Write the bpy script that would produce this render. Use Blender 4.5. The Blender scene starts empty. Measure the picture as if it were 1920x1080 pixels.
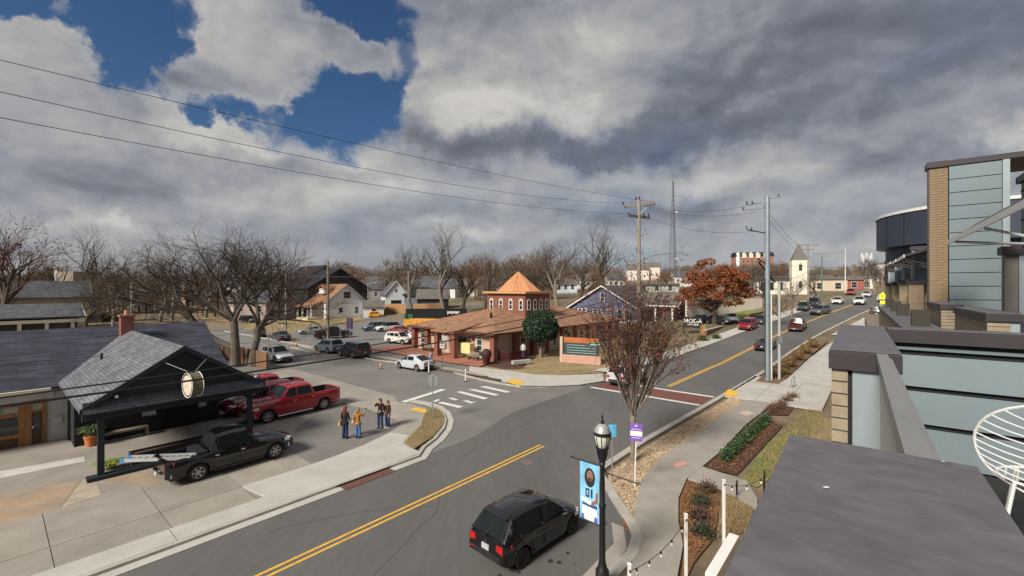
import bpy, math, random
from mathutils import Vector, Matrix
from mathutils.noise import noise as pnoise
R = math.radians
SC = bpy.context.scene
COL = SC.collection

# ------------------------------------------------------------------ camera
FPX, HC = 821.0, 8.2                       # focal length in photo pixels, eye height
cam_d = bpy.data.cameras.new('camera'); cam = bpy.data.objects.new('camera', cam_d); COL.objects.link(cam)
cam.location = (0, 0, HC); cam.rotation_euler = (R(90), 0, 0)
cam_d.sensor_width = 36; cam_d.lens = 36 * FPX / 1920; cam_d.clip_start = .05; cam_d.clip_end = 6000
SC.camera = cam

# ------------------------------------------------------------------ sky and sun
SUN_EL, SUN_AZ = 38.0, 222.0               # azimuth clockwise from +Y: the sun stands behind the camera to the left
w = bpy.data.worlds.new('World'); SC.world = w; w.use_nodes = True
nt = w.node_tree; N = nt.nodes; L = nt.links; N.clear()
def nd(t, **k):
    n = N.new(t)
    for a, b in k.items(): setattr(n, a, b)
    return n
def mth(op, a, b=None, c=None, clamp=False):
    n = nd('ShaderNodeMath', operation=op, use_clamp=clamp)
    for i, v in enumerate((a, b, c)):
        if v is None: continue
        if isinstance(v, (int, float)): n.inputs[i].default_value = v
        else: L.new(v, n.inputs[i])
    return n.outputs[0]
def vmth(op, a, b=None, out=0):
    n = nd('ShaderNodeVectorMath', operation=op)
    for i, v in enumerate((a, b)):
        if v is None: continue
        if isinstance(v, (tuple, list)): n.inputs[i].default_value = v
        else: L.new(v, n.inputs[i])
    return n.outputs[out]
def mapr(v, a, b, c, d, smooth=True):
    n = nd('ShaderNodeMapRange'); n.interpolation_type = 'SMOOTHSTEP' if smooth else 'LINEAR'
    L.new(v, n.inputs[0])
    for i, x in enumerate((a, b, c, d)): n.inputs[i + 1].default_value = x
    return n.outputs[0]
def mixc(f, a, b):
    n = nd('ShaderNodeMix', data_type='RGBA')
    if isinstance(f, (int, float)): n.inputs[0].default_value = f
    else: L.new(f, n.inputs[0])
    for i, v in ((6, a), (7, b)):
        if isinstance(v, tuple): n.inputs[i].default_value = (*v, 1)
        else: L.new(v, n.inputs[i])
    return n.outputs[2]
tc = nd('ShaderNodeTexCoord'); D = vmth('NORMALIZE', tc.outputs['Generated'])
sp = nd('ShaderNodeSeparateXYZ'); L.new(D, sp.inputs[0])
zz = mth('ADD', mth('MAXIMUM', sp.outputs[2], 0.0), .16)
cb = nd('ShaderNodeCombineXYZ'); L.new(mth('DIVIDE', sp.outputs[0], zz), cb.inputs[0]); L.new(mth('DIVIDE', sp.outputs[1], zz), cb.inputs[1])
P = cb.outputs[0]                            # the cloud deck seen in perspective
def noi(vec, scale, det=7, rough=.55, off=(0, 0, 0), dist=0.0):
    n = nd('ShaderNodeTexNoise'); n.inputs['Scale'].default_value = scale; n.inputs['Detail'].default_value = det
    n.inputs['Roughness'].default_value = rough; n.inputs['Distortion'].default_value = dist
    L.new(vmth('ADD', vec, off), n.inputs['Vector']); return n.outputs['Fac']
# cloud layout in azimuth / elevation, its outlines broken up by noise
ae = nd('ShaderNodeCombineXYZ'); L.new(mth('ARCTAN2', sp.outputs[0], sp.outputs[1]), ae.inputs[0]); L.new(mth('ARCSINE', sp.outputs[2]), ae.inputs[1])
wn = nd('ShaderNodeTexNoise'); wn.inputs['Scale'].default_value = 5.5; wn.inputs['Detail'].default_value = 8; wn.inputs['Roughness'].default_value = .62; L.new(D, wn.inputs['Vector'])
warp = vmth('MULTIPLY', vmth('SUBTRACT', wn.outputs['Color'], (.5, .5, .5)), (.30, .24, 0))
AE = vmth('ADD', ae.outputs[0], warp)
def layout(lst, r0=.2, r1=1.45):             # sum of soft ellipses: photo px, py, half width, half height, amount
    tot = None
    for px, py, rx, ry, am in lst:
        h = math.hypot(FPX, px - 960); a0, e0 = math.atan2(px - 960, FPX), math.atan2(540 - py, h)
        ra = rx * FPX / (h * h); re = ry * (h / (h * h + (540 - py) ** 2))
        n = nd('ShaderNodeVectorMath', operation='MULTIPLY_ADD'); L.new(AE, n.inputs[0]); n.inputs[1].default_value = (1 / ra, 1 / re, 0); n.inputs[2].default_value = (-a0 / ra, -e0 / re, 0)
        v = mapr(vmth('LENGTH', n.outputs[0], out=1), r0, r1, am, 0); tot = v if tot is None else mth('ADD', tot, v)
    return tot
def s_add(lst):
    o = lst[0]
    for x in lst[1:]: o = mth('ADD', o, x)
    return o
n1 = noi(D, 2.1, 7, .56, (3.1, 1.7, 0), .2)
D4 = vmth('MULTIPLY', D, (1, 1, 1.7)); n4 = noi(D4, 5.2, 8, .62, (4, 2, 1), .3); n5 = noi(vmth('ADD', D4, (-.022, .0, .036)), 5.2, 4, .55, (4, 2, 1), .3)
holes = layout([(610, 215, 150, 85, -.85), (715, 130, 55, 120, -.55), (120, 10, 290, 75, -.8), (262, 130, 50, 90, -.6), (640, 10, 110, 45, -.65), (400, 205, 70, 32, -.55), (330, 20, 40, 90, -.4)])
fill = layout([(200, 60, 40, 18, .3), (60, 60, 30, 20, .2), (440, 85, 125, 115, .75), (665, 95, 70, 60, .55), (515, 178, 28, 22, .35), (110, 105, 130, 55, .35), (340, 245, 90, 40, .4), (850, 190, 110, 110, .3)])
cov = s_add([mth('MULTIPLY', n4, .55), mth('MULTIPLY', n1, .30), holes, fill])
mask = mapr(cov, -.06, .46, 0, 1)
edge = mapr(cov, .12, .60, .24, .0)
lay = layout([(850, 185, 120, 95, .20), (1010, 215, 210, 75, .26), (450, 100, 130, 105, .14), (370, 235, 90, 45, .22), (600, 290, 170, 22, .20), (100, 130, 160, 70, .12), (1390, 335, 170, 36, .26), (1120, 325, 130, 25, .12), (1900, 255, 60, 45, .28), (700, 365, 330, 50, .14), (430, 360, 55, 32, .14), (200, 418, 70, 16, .18), (840, 432, 110, 18, .16), (1540, 455, 160, 20, .14), (40, 300, 60, 40, .12), (1180, 70, 200, 60, .08),
              (1560, 90, 480, 150, -.30), (1060, 268, 340, 38, -.42), (240, 335, 300, 55, -.20), (1640, 300, 280, 50, -.22), (470, 320, 120, 28, -.08), (1260, 385, 200, 32, -.14), (920, 400, 260, 26, -.06), (620, 420, 200, 22, -.05)], .1, 1.6); lay = mth('MULTIPLY', lay, 1.35)
fine = mth('ADD', mth('MULTIPLY', mth('SUBTRACT', n4, .5), .48), mth('MULTIPLY', mth('SUBTRACT', n4, n5), -1.15))
band = mth('MULTIPLY', mth('SUBTRACT', noi(vmth('MULTIPLY', D, (1, 1, 3.2)), 3.2, 7, .56, (7, 3, 5), .2), .5), .62)
br = s_add([mth('ADD', mth('MULTIPLY', mth('SUBTRACT', n1, .5), .5), .56), edge, lay, fine, band])
cr = nd('ShaderNodeValToRGB'); L.new(br, cr.inputs[0]); E_ = cr.color_ramp.elements
for i, (p, c) in enumerate([(0, (.064, .069, .084)), (.30, (.102, .109, .129)), (.55, (.172, .177, .194)), (.8, (.258, .252, .243)), (1, (.345, .332, .312))]):
    e = E_[i] if i < 2 else E_.new(p)
    e.position = p; e.color = (*c, 1)
hz = mapr(sp.outputs[2], -.02, .20, 1, 0)
ccol = mixc(mth('MULTIPLY', hz, .50), cr.outputs[0], (.222, .226, .244))
sky = nd('ShaderNodeTexSky', sky_type='NISHITA', sun_disc=False, sun_elevation=R(SUN_EL), sun_rotation=R(SUN_AZ), altitude=200)
STR = .10
skyc = vmth('MULTIPLY', sky.outputs[0], (.19, .285, .38))
cl10 = vmth('SCALE', ccol); cl10.node.inputs['Scale'].default_value = 1 / STR
fin = mixc(mth('MULTIPLY', mask, .97), skyc, cl10)
bg = nd('ShaderNodeBackground'); bg.inputs['Strength'].default_value = STR; L.new(fin, bg.inputs['Color'])
ow = nd('ShaderNodeOutputWorld'); L.new(bg.outputs[0], ow.inputs[0])

sun_d = bpy.data.lights.new('sun', 'SUN'); sun = bpy.data.objects.new('sun', sun_d); COL.objects.link(sun)
sun_d.energy = 3.1; sun_d.angle = R(17); sun_d.color = (1, .93, .83)
tosun = Vector((math.sin(R(SUN_AZ)) * math.cos(R(SUN_EL)), math.cos(R(SUN_AZ)) * math.cos(R(SUN_EL)), math.sin(R(SUN_EL))))
sun.rotation_euler = tosun.to_track_quat('Z', 'Y').to_euler(); sun.location = (0, 0, 60)
vs = SC.view_settings; vs.view_transform = 'Standard'; vs.look = 'None'; vs.gamma = 1; vs.exposure = .85; vs.use_curve_mapping = False

# ------------------------------------------------------------------ materials
def M(name, col, rough=.75, metal=0, n=(3, .12), n2=None, bump=None, spec=.4, coat=0, stretch=None, trans=0, col2=None, alpha=None, emit=None, ang=0):
    m = bpy.data.materials.new(name); m.use_nodes = True
    t = m.node_tree; b = t.nodes['Principled BSDF']; lk = t.links.new
    b.inputs['Roughness'].default_value = rough; b.inputs['Metallic'].default_value = metal
    b.inputs['Specular IOR Level'].default_value = spec; b.inputs['Coat Weight'].default_value = coat
    b.inputs['Coat Roughness'].default_value = .03
    b.inputs['Base Color'].default_value = (*col, 1)
    if trans: b.inputs['Transmission Weight'].default_value = trans
    if emit: b.inputs['Emission Color'].default_value = (*emit[0], 1); b.inputs['Emission Strength'].default_value = emit[1]
    tcn = t.nodes.new('ShaderNodeTexCoord'); mp = t.nodes.new('ShaderNodeMapping'); lk(tcn.outputs['Object'], mp.inputs[0])
    if stretch: mp.inputs['Scale'].default_value = stretch
    if ang: mp.inputs['Rotation'].default_value = (0, 0, ang)
    def nz(s, det=6, ro=.6):
        x = t.nodes.new('ShaderNodeTexNoise'); x.inputs['Scale'].default_value = s; x.inputs['Detail'].default_value = det
        x.inputs['Roughness'].default_value = ro; lk(mp.outputs[0], x.inputs['Vector']); return x.outputs['Fac']
    cur = None
    for k in (n, n2):
        if not k: continue
        s, a = k; mr = t.nodes.new('ShaderNodeMapRange'); lk(nz(s), mr.inputs[0])
        mr.inputs[1].default_value = .28; mr.inputs[2].default_value = .72; mr.inputs[3].default_value = 1 - a; mr.inputs[4].default_value = 1 + a
        if cur is None: cur = mr.outputs[0]
        else:
            q = t.nodes.new('ShaderNodeMath'); q.operation = 'MULTIPLY'; lk(cur, q.inputs[0]); lk(mr.outputs[0], q.inputs[1]); cur = q.outputs[0]
    if cur is not None:
        base = None
        if col2:
            mx = t.nodes.new('ShaderNodeMix'); mx.data_type = 'RGBA'; mr = t.nodes.new('ShaderNodeMapRange')
            lk(nz(col2[1], 5), mr.inputs[0]); mr.inputs[1].default_value = col2[2] - .08; mr.inputs[2].default_value = col2[2] + .08
            lk(mr.outputs[0], mx.inputs[0]); mx.inputs[6].default_value = (*col, 1); mx.inputs[7].default_value = (*col2[0], 1); base = mx.outputs[2]
        sc = t.nodes.new('ShaderNodeVectorMath'); sc.operation = 'SCALE'
        if base is not None: lk(base, sc.inputs[0])
        else: sc.inputs[0].default_value = col
        lk(cur, sc.inputs['Scale']); lk(sc.outputs[0], b.inputs['Base Color'])
    if bump:
        bp = t.nodes.new('ShaderNodeBump'); bp.inputs['Strength'].default_value = bump[1]; bp.inputs['Distance'].default_value = bump[2] if len(bump) > 2 else .02
        lk(nz(bump[0], 4), bp.inputs['Height']); lk(bp.outputs[0], b.inputs['Normal'])
    return m
_mc = {}
def paint(col, rough=.25):                   # car paint
    k = ('p', col)
    if k not in _mc: _mc[k] = M('car_paint', col, .22, .0, n=(1.5, .06), spec=.25, coat=1.0)
    return _mc[k]
def plain(nm, col, rough=.7, **k):
    key = (nm, col, rough)
    if key not in _mc: _mc[key] = M(nm, col, rough, **k)
    return _mc[key]
def brickmat(name, c1, c2, mortar, bw, bh, msz=.012):
    m = bpy.data.materials.new(name); m.use_nodes = True; t = m.node_tree; b = t.nodes['Principled BSDF']; lk = t.links.new
    b.inputs['Roughness'].default_value = .85
    tcn = t.nodes.new('ShaderNodeTexCoord'); s = t.nodes.new('ShaderNodeSeparateXYZ'); lk(tcn.outputs['Object'], s.inputs[0])
    ad = t.nodes.new('ShaderNodeMath'); ad.operation = 'ADD'; lk(s.outputs[0], ad.inputs[0]); lk(s.outputs[1], ad.inputs[1])
    c = t.nodes.new('ShaderNodeCombineXYZ'); lk(ad.outputs[0], c.inputs[0]); lk(s.outputs[2], c.inputs[1])
    br = t.nodes.new('ShaderNodeTexBrick'); lk(c.outputs[0], br.inputs['Vector']); br.inputs['Scale'].default_value = 1
    br.inputs['Brick Width'].default_value = bw; br.inputs['Row Height'].default_value = bh; br.inputs['Mortar Size'].default_value = msz
    br.inputs['Color1'].default_value = (*c1, 1); br.inputs['Color2'].default_value = (*c2, 1); br.inputs['Mortar'].default_value = (*mortar, 1)
    lk(br.outputs['Color'], b.inputs['Base Color'])
    bp = t.nodes.new('ShaderNodeBump'); bp.inputs['Strength'].default_value = .5; bp.inputs['Distance'].default_value = .01; bp.invert = True
    lk(br.outputs['Fac'], bp.inputs['Height']); lk(bp.outputs[0], b.inputs['Normal']); return m
def shingle(name, col, amt=.35, sx=.9, sy=.14, tone=(1, 1, 1)):
    m = bpy.data.materials.new(name); m.use_nodes = True; t = m.node_tree; b = t.nodes['Principled BSDF']; lk = t.links.new
    b.inputs['Roughness'].default_value = .9
    tcn = t.nodes.new('ShaderNodeTexCoord'); mp = t.nodes.new('ShaderNodeMapping'); lk(tcn.outputs['UV'], mp.inputs[0])
    br = t.nodes.new('ShaderNodeTexBrick'); lk(mp.outputs[0], br.inputs['Vector']); br.inputs['Scale'].default_value = 1
    br.inputs['Brick Width'].default_value = sx; br.inputs['Row Height'].default_value = sy; br.inputs['Mortar Size'].default_value = .012
    lo = tuple(c * (1 - amt) for c in col); hi = tuple(c * (1 + amt) * q for c, q in zip(col, tone))
    br.inputs['Color1'].default_value = (*lo, 1); br.inputs['Color2'].default_value = (*hi, 1); br.inputs['Mortar'].default_value = tuple(c * .45 for c in col) + (1,)
    nz = t.nodes.new('ShaderNodeTexNoise'); nz.inputs['Scale'].default_value = 1.1; nz.inputs['Detail'].default_value = 8; lk(mp.outputs[0], nz.inputs['Vector'])
    mr = t.nodes.new('ShaderNodeMapRange'); lk(nz.outputs['Fac'], mr.inputs[0]); mr.inputs[1].default_value = .3; mr.inputs[2].default_value = .7; mr.inputs[3].default_value = .7; mr.inputs[4].default_value = 1.3
    sc = t.nodes.new('ShaderNodeVectorMath'); sc.operation = 'SCALE'; lk(br.outputs['Color'], sc.inputs[0]); lk(mr.outputs[0], sc.inputs['Scale']); lk(sc.outputs[0], b.inputs['Base Color'])
    bp = t.nodes.new('ShaderNodeBump'); bp.inputs['Strength'].default_value = .6; bp.inputs['Distance'].default_value = .02; bp.invert = True
    lk(br.outputs['Fac'], bp.inputs['Height']); lk(bp.outputs[0], b.inputs['Normal']); return m

# ------------------------------------------------------------------ terrain, pixel rays, street frame
KN = [(-400, 0), (50, 0), (61, .5), (77, 1.7), (115, 4.7), (165, 7.0), (260, 9), (600, 27), (1200, 45), (2500, 45)]
EU, EV = Vector((.643, .766, 0)), Vector((.766, -.643, 0))      # along the street / across it to the right
def ter_u(u):
    for (a, b), (c, d) in zip(KN, KN[1:]):
        if u <= c: return b + (d - b) * (u - a) / (c - a)
    return KN[-1][1]
def ter(x, y): return ter_u(.643 * x + .766 * y)
def UV(u, v, dz=0): return Vector((.643 * u + .766 * v, .766 * u - .643 * v, ter_u(u) + dz))
def toUV(p): return (.643 * p[0] + .766 * p[1], .766 * p[0] - .643 * p[1])
def G(px, py, dz=0):                          # the ground point a photo pixel shows
    dx, dy = (px - 960) / FPX, (py - 540) / FPX
    y = .5
    while y < 2500 and HC - dy * y > ter(dx * y, y): y *= 1.02
    a, b = y / 1.02, y
    for _ in range(30):
        m = (a + b) / 2
        if HC - dy * m < ter(dx * m, m): b = m
        else: a = m
    return Vector((dx * b, b, ter(dx * b, b) + dz))
def A(px, py, Y): return Vector(((px - 960) / FPX * Y, Y, HC - (py - 540) / FPX * Y))

# ------------------------------------------------------------------ mesh building
class MB:
    def __init__(s): s.v = []; s.f = []; s.uv = None
    def add(s, vs, fs, T=None):
        o = len(s.v)
        for p in vs:
            p = Vector(p); s.v.append(T @ p if T is not None else p)
        for f in fs: s.f.append(tuple(i + o for i in f))
        return s
    def box(s, c, d, rz=0, T=None, taper=1.0):
        x, y, z = d[0] / 2, d[1] / 2, d[2] / 2; m = Matrix.Translation(c) @ Matrix.Rotation(rz, 4, 'Z')
        if T is not None: m = T @ m
        k = taper
        return s.add([(-x, -y, -z), (x, -y, -z), (x, y, -z), (-x, y, -z), (-x * k, -y * k, z), (x * k, -y * k, z), (x * k, y * k, z), (-x * k, y * k, z)],
                     [(3, 2, 1, 0), (4, 5, 6, 7), (0, 1, 5, 4), (1, 2, 6, 5), (2, 3, 7, 6), (3, 0, 4, 7)], m)
    def b2(s, lo, hi, T=None): return s.box([(a + b) / 2 for a, b in zip(lo, hi)], [abs(b - a) for a, b in zip(lo, hi)], 0, T)
    def poly(s, pts, T=None): return s.add(pts, [tuple(range(len(pts)))], T)
    def prism(s, pts, h, T=None):              # pts: top outline (3-D), extruded down by h
        n = len(pts); a = sum(pts[i][0] * pts[(i + 1) % n][1] - pts[(i + 1) % n][0] * pts[i][1] for i in range(n))
        if a < 0: pts = pts[::-1]
        return s.add([tuple(p) for p in pts] + [(p[0], p[1], p[2] - h) for p in pts], [tuple(range(n))] + [((i + 1) % n, i, n + i, n + (i + 1) % n) for i in range(n)], T)
    def tube(s, pts, r, n=6, caps=True, T=None):
        pts = [Vector(p) for p in pts]; rs = r if isinstance(r, (list, tuple)) else [r] * len(pts); o = []; fs = []
        for i, p in enumerate(pts):
            d = (pts[min(i + 1, len(pts) - 1)] - pts[max(i - 1, 0)])
            if d.length < 1e-6: d = Vector((0, 0, 1))
            d.normalize(); a = d.cross(Vector((0, 0, 1)) if abs(d.z) < .95 else Vector((1, 0, 0))).normalized(); b = d.cross(a)
            for k in range(n):
                t = 2 * math.pi * k / n; o.append(p + (a * math.cos(t) + b * math.sin(t)) * rs[i])
        for i in range(len(pts) - 1):
            for k in range(n):
                k2 = (k + 1) % n; fs.append((i * n + k, i * n + k2, (i + 1) * n + k2, (i + 1) * n + k))
        if caps: fs.append(tuple(range(n))[::-1]); fs.append(tuple(range((len(pts) - 1) * n, len(pts) * n)))
        return s.add(o, fs, T)
    def lathe(s, prof, n=12, T=None):          # prof: (radius, z)
        o = []; fs = []
        for r, z in prof:
            for k in range(n): t = 2 * math.pi * k / n; o.append((r * math.cos(t), r * math.sin(t), z))
        for i in range(len(prof) - 1):
            for k in range(n): k2 = (k + 1) % n; fs.append((i * n + k, i * n + k2, (i + 1) * n + k2, (i + 1) * n + k))
        fs.append(tuple(range(n))[::-1]); fs.append(tuple(range((len(prof) - 1) * n, len(prof) * n)))
        return s.add(o, fs, T)
    def loft(s, rings, caps=True, closed=True, T=None):
        n = len(rings[0]); o = [p for r in rings for p in r]; fs = []
        for i in range(len(rings) - 1):
            for k in range(n if closed else n - 1): k2 = (k + 1) % n; fs.append((i * n + k, i * n + k2, (i + 1) * n + k2, (i + 1) * n + k))
        if caps: fs.append(tuple(range(n))[::-1]); fs.append(tuple(range((len(rings) - 1) * n, len(rings) * n)))
        return s.add(o, fs, T)
    def blob(s, c, r, rng, n=1, j=.25):        # a rough stone or clump
        ph = (1 + 5 ** .5) / 2; q = 1 / math.hypot(1, ph)
        V_ = [(-1, ph, 0), (1, ph, 0), (-1, -ph, 0), (1, -ph, 0), (0, -1, ph), (0, 1, ph), (0, -1, -ph), (0, 1, -ph), (ph, 0, -1), (ph, 0, 1), (-ph, 0, -1), (-ph, 0, 1)]
        F_ = [(0, 11, 5), (0, 5, 1), (0, 1, 7), (0, 7, 10), (0, 10, 11), (1, 5, 9), (5, 11, 4), (11, 10, 2), (10, 7, 6), (7, 1, 8), (3, 9, 4), (3, 4, 2), (3, 2, 6), (3, 6, 8), (3, 8, 9), (4, 9, 5), (2, 4, 11), (6, 2, 10), (8, 6, 7), (9, 8, 1)]
        rr = r if isinstance(r, (tuple, list)) else (r, r, r); a = rng.random() * 6.3; ca, sa = math.cos(a), math.sin(a); o = []
        for x, y, z in V_:
            k = q * (1 + rng.uniform(-j, j)); x, y, z = x * k * rr[0], y * k * rr[1], z * k * rr[2]
            o.append((c[0] + x * ca - y * sa, c[1] + x * sa + y * ca, c[2] + z))
        return s.add(o, F_)
    def build(s, name, mat, parent=None, smooth=None, loc=None, uvroof=False):
        me = bpy.data.meshes.new(name); me.from_pydata([tuple(p) for p in s.v], [], s.f); me.materials.append(mat)
        if smooth:
            me.polygons.foreach_set('use_smooth', [True] * len(me.polygons))
            if smooth < 180: me.set_sharp_from_angle(angle=R(smooth))
        if uvroof:                             # shingle courses run level: u along the eave, v up the slope
            uvl = me.uv_layers.new(name='UVMap')
            for p in me.polygons:
                nrm = p.normal; h = Vector((-nrm.y, nrm.x, 0))
                h = h.normalized() if h.length > 1e-4 else Vector((1, 0, 0)); u2 = nrm.cross(h)
                for li in p.loop_indices:
                    c = me.vertices[me.loops[li].vertex_index].co; uvl.data[li].uv = (c.dot(h), c.dot(u2))
        o = bpy.data.objects.new(name, me); COL.objects.link(o)
        if parent is not None: o.parent = parent
        if loc is not None: o.location = loc
        return o
def props(o, label=None, cat=None, group=None, kind=None):
    if label: o['label'] = label
    if cat: o['category'] = cat
    if group: o['group'] = group
    if kind: o['kind'] = kind
    return o
def thing(name, label, cat, loc=(0, 0, 0), rz=0, group=None):
    o = bpy.data.objects.new(name, None); COL.objects.link(o); o.location = loc; o.rotation_euler = (0, 0, rz); o.empty_display_size = .2
    return props(o, label, cat, group)
def mesh_thing(mb, name, mat, label, cat, group=None, smooth=None, loc=None):
    return props(mb.build(name, mat, None, smooth, loc), label, cat, group)
def setting(name, mb, mat): return props(mb.build(name, mat), kind='structure')
KIDS = {}
def copy_tree(root, loc=None, rz=None, scale=None, label=None, group=None):
    def rec(o, par):
        c = o.copy(); COL.objects.link(c)
        if par is not None: c.parent = par
        for ch in o.children: rec(ch, c)
        return c
    c = rec(root, None)
    if loc is not None: c.location = loc
    if rz is not None: c.rotation_euler = (0, 0, rz)
    if scale is not None: c.scale = scale if isinstance(scale, tuple) else (scale,) * 3
    return props(c, label, None, group)
def share(name, src, parent, loc=None, rot=None, scale=None):   # another piece on the same mesh
    o = bpy.data.objects.new(name, src.data); COL.objects.link(o); o.parent = parent
    if loc is not None: o.location = loc
    if rot is not None: o.rotation_euler = rot
    if scale is not None: o.scale = scale
    return o
def text_mb(txt, size, bold=0, align='CENTER'):
    cu = bpy.data.curves.new('lettering', 'FONT'); cu.body = txt; cu.size = size; cu.align_x = align; cu.align_y = 'CENTER'; cu.offset = bold; cu.extrude = .004; cu.resolution_u = 2
    o = bpy.data.objects.new('lettering', cu); COL.objects.link(o); dg = bpy.context.evaluated_depsgraph_get()
    me = bpy.data.meshes.new_from_object(o.evaluated_get(dg)); bpy.data.objects.remove(o)
    mb = MB(); mb.add([v.co.copy() for v in me.vertices], [tuple(p.vertices) for p in me.polygons]); return mb
def lettering(txt, size, mat, parent, T, bold=0):
    mb = text_mb(txt, size, bold); mb.v = [T @ p for p in mb.v]
    return mb.build('lettering', mat, parent)
FACE = lambda p, nx, ny: Matrix.Translation(p) @ Matrix(((-ny, 0, nx, 0), (nx, 0, ny, 0), (0, 1, 0, 0), (0, 0, 0, 1)))  # local x right, y up, z out along (nx,ny)
# ------------------------------------------------------------------ shared materials
m_asph = M('asphalt', (.108, .104, .10), .9, n=(.22, .16), n2=(6, .10), bump=(60, .25, .01), stretch=(1, .12, 1), ang=R(-50))
m_lot = M('old_asphalt', (.165, .158, .148), .9, n=(.35, .15), n2=(9, .10), bump=(50, .25, .01))
m_patch = M('lot_asphalt', (.175, .165, .152), .9, n=(.5, .14), n2=(9, .10), bump=(50, .25, .01))
m_conc = M('concrete', (.27, .245, .212), .9, n=(.6, .18), n2=(14, .09), bump=(40, .2, .01))
m_concl = M('pale_concrete', (.42, .405, .37), .9, n=(.8, .12), n2=(14, .08), bump=(40, .2, .01))
m_path = M('path_concrete', (.30, .275, .24), .9, n=(.9, .14), n2=(16, .08), bump=(40, .2, .01))
m_oran = M('stained_concrete', (.33, .235, .16), .9, n=(.9, .2), n2=(12, .1), col2=((.27, .235, .19), .8, .55), bump=(40, .2, .01))
m_kerb = M('kerb_concrete', (.37, .35, .31), .9, n=(1.2, .2), n2=(16, .1), bump=(40, .2, .01))
m_joint = M('dirty_joint', (.06, .055, .05), .95)
m_yel = M('yellow_paint', (.62, .36, .055), .8, n=(4, .2), n2=(40, .15))
m_wht = M('white_road_paint', (.62, .61, .58), .8, n=(3, .15), n2=(40, .15))
m_redp = M('brick_red_paving', (.15, .06, .048), .85, n=(2, .15), n2=(20, .15))
m_tact = M('tactile_yellow', (.68, .40, .05), .8, n=(3, .15), bump=(30, .5, .02))
m_grass = M('dry_grass', (.27, .20, .105), .95, n=(.5, .25), n2=(7, .3), col2=((.15, .15, .05), .35, .60), bump=(30, .6, .05))
m_far = M('winter_ground', (.19, .14, .09), .95, n=(.05, .3), n2=(.9, .3), col2=((.12, .105, .06), .045, .55))
m_green = M('green_grass', (.11, .17, .03), .95, n=(1.2, .35), n2=(9, .3), col2=((.26, .2, .09), .9, .52), bump=(30, .6, .05))
m_mulch = M('mulch', (.085, .042, .028), .95, n=(4, .3), n2=(25, .4), bump=(18, 1, .06))
m_leaf = M('leaf_litter', (.17, .085, .04), .95, n=(3, .35), n2=(22, .45), bump=(18, 1, .05))
m_terr = M('red_terrace', (.33, .13, .085), .85, n=(1.2, .12), n2=(14, .1))
m_blk = M('black_metal', (.012, .012, .013), .45, n=(5, .1))
m_steel = M('galvanised_steel', (.36, .38, .39), .5, .6, n=(3, .12), n2=(.7, .15))
m_alu = M('grey_aluminium', (.27, .27, .265), .45, .35, n=(4, .08), n2=(40, .05), stretch=(1, 1, 1))
m_white = M('white_paint', (.74, .73, .70), .55, n=(2, .06))
m_cream = M('cream_paint', (.66, .60, .48), .7, n=(1, .1))
m_glass = M('window_glass', (.02, .025, .028), .06, n=(2, .1), spec=.6)
m_cglass = M('car_glass', (.012, .016, .018), .10, n=None, spec=.18)
m_rub = M('tyre_rubber', (.016, .016, .016), .85)
m_rim = M('alloy_rim', (.42, .42, .43), .35, .7, n=None)
m_rimd = M('dark_rim', (.03, .03, .032), .4, .5, n=None)
m_trim = M('black_plastic_trim', (.018, .018, .019), .6)
m_chrome = M('chrome', (.6, .6, .6), .18, 1, n=None)
m_tail = M('red_lens', (.42, .012, .012), .2, n=None, spec=.6)
m_head = M('clear_lens', (.62, .64, .66), .12, n=None, spec=.7)
m_wood = M('wood_post', (.21, .165, .125), .85, n=(2, .2), n2=(18, .15), stretch=(1, 1, .15))
m_pole = M('grey_weathered_wood', (.25, .225, .19), .85, n=(2, .2), n2=(14, .15), stretch=(1, 1, .1))
m_fence = M('cedar_boards', (.34, .19, .085), .85, n=(1.3, .3), n2=(20, .12), stretch=(1, 1, .2))
m_bark = M('tree_bark', (.085, .066, .05), .95, n=(2, .3), n2=(14, .3), bump=(14, .8, .04))
m_barkl = M('pale_bark', (.21, .18, .145), .95, n=(2, .3), n2=(9, .3), bump=(14, .6, .03))
m_twig = M('twigs', (.075, .055, .042), .95, n=(1, .2))
m_twigr = M('reddish_twigs', (.11, .06, .042), .95, n=(1, .25))
m_cable = M('cable_black', (.012, .012, .012), .6, n=None)
m_cableg = M('cable_grey', (.10, .10, .105), .6, n=None)

# ------------------------------------------------------------------ ground
mb = MB()
us = [-90, -40, 0, 20, 40] + [k[0] for k in KN[1:-2]] + [55, 90, 140, 200, 330, 450, 800, 1000, 1200, 1700]
us = sorted(set(us)); vs_ = [-1600, -900, -500, -300, -200, -140, -100, -70, -45, -20, 0, 20, 60, 140, 300, 600, 1200]
for u in us:
    for v in vs_: mb.v.append(UV(u, v, -.02 if u < 300 else pnoise(UV(u, v) * .004) * 6))
for i in range(len(us) - 1):
    for j in range(len(vs_) - 1):
        a = i * len(vs_) + j; mb.f.append((a, a + 1, a + 1 + len(vs_), a + len(vs_))[::-1])
setting('ground', mb, m_far)
def strip(rows, dz, mbx=None, step=2.0):      # rows: (u, v0, v1) -> draped sheet
    mbx = mbx or MB(); pts = []
    for (u0, a0, b0), (u1, a1, b1) in zip(rows, rows[1:]):
        cuts = [0, 1] + [(k[0] - u0) / (u1 - u0) for k in KN if u0 < k[0] < u1]; n = max(1, int((u1 - u0) / step)); cuts += [i / n for i in range(n)]
        for c in sorted(set(round(c, 5) for c in cuts)):
            if c < 1 or u1 == rows[-1][0]: pts.append((u0 + (u1 - u0) * c, a0 + (a1 - a0) * c, b0 + (b1 - b0) * c))
    o = len(mbx.v)
    for u, a, b in pts: mbx.v += [UV(u, a, dz), UV(u, b, dz)]
    for i in range(len(pts) - 1): k = o + 2 * i; mbx.f.append((k, k + 1, k + 3, k + 2))
    return mbx
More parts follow.
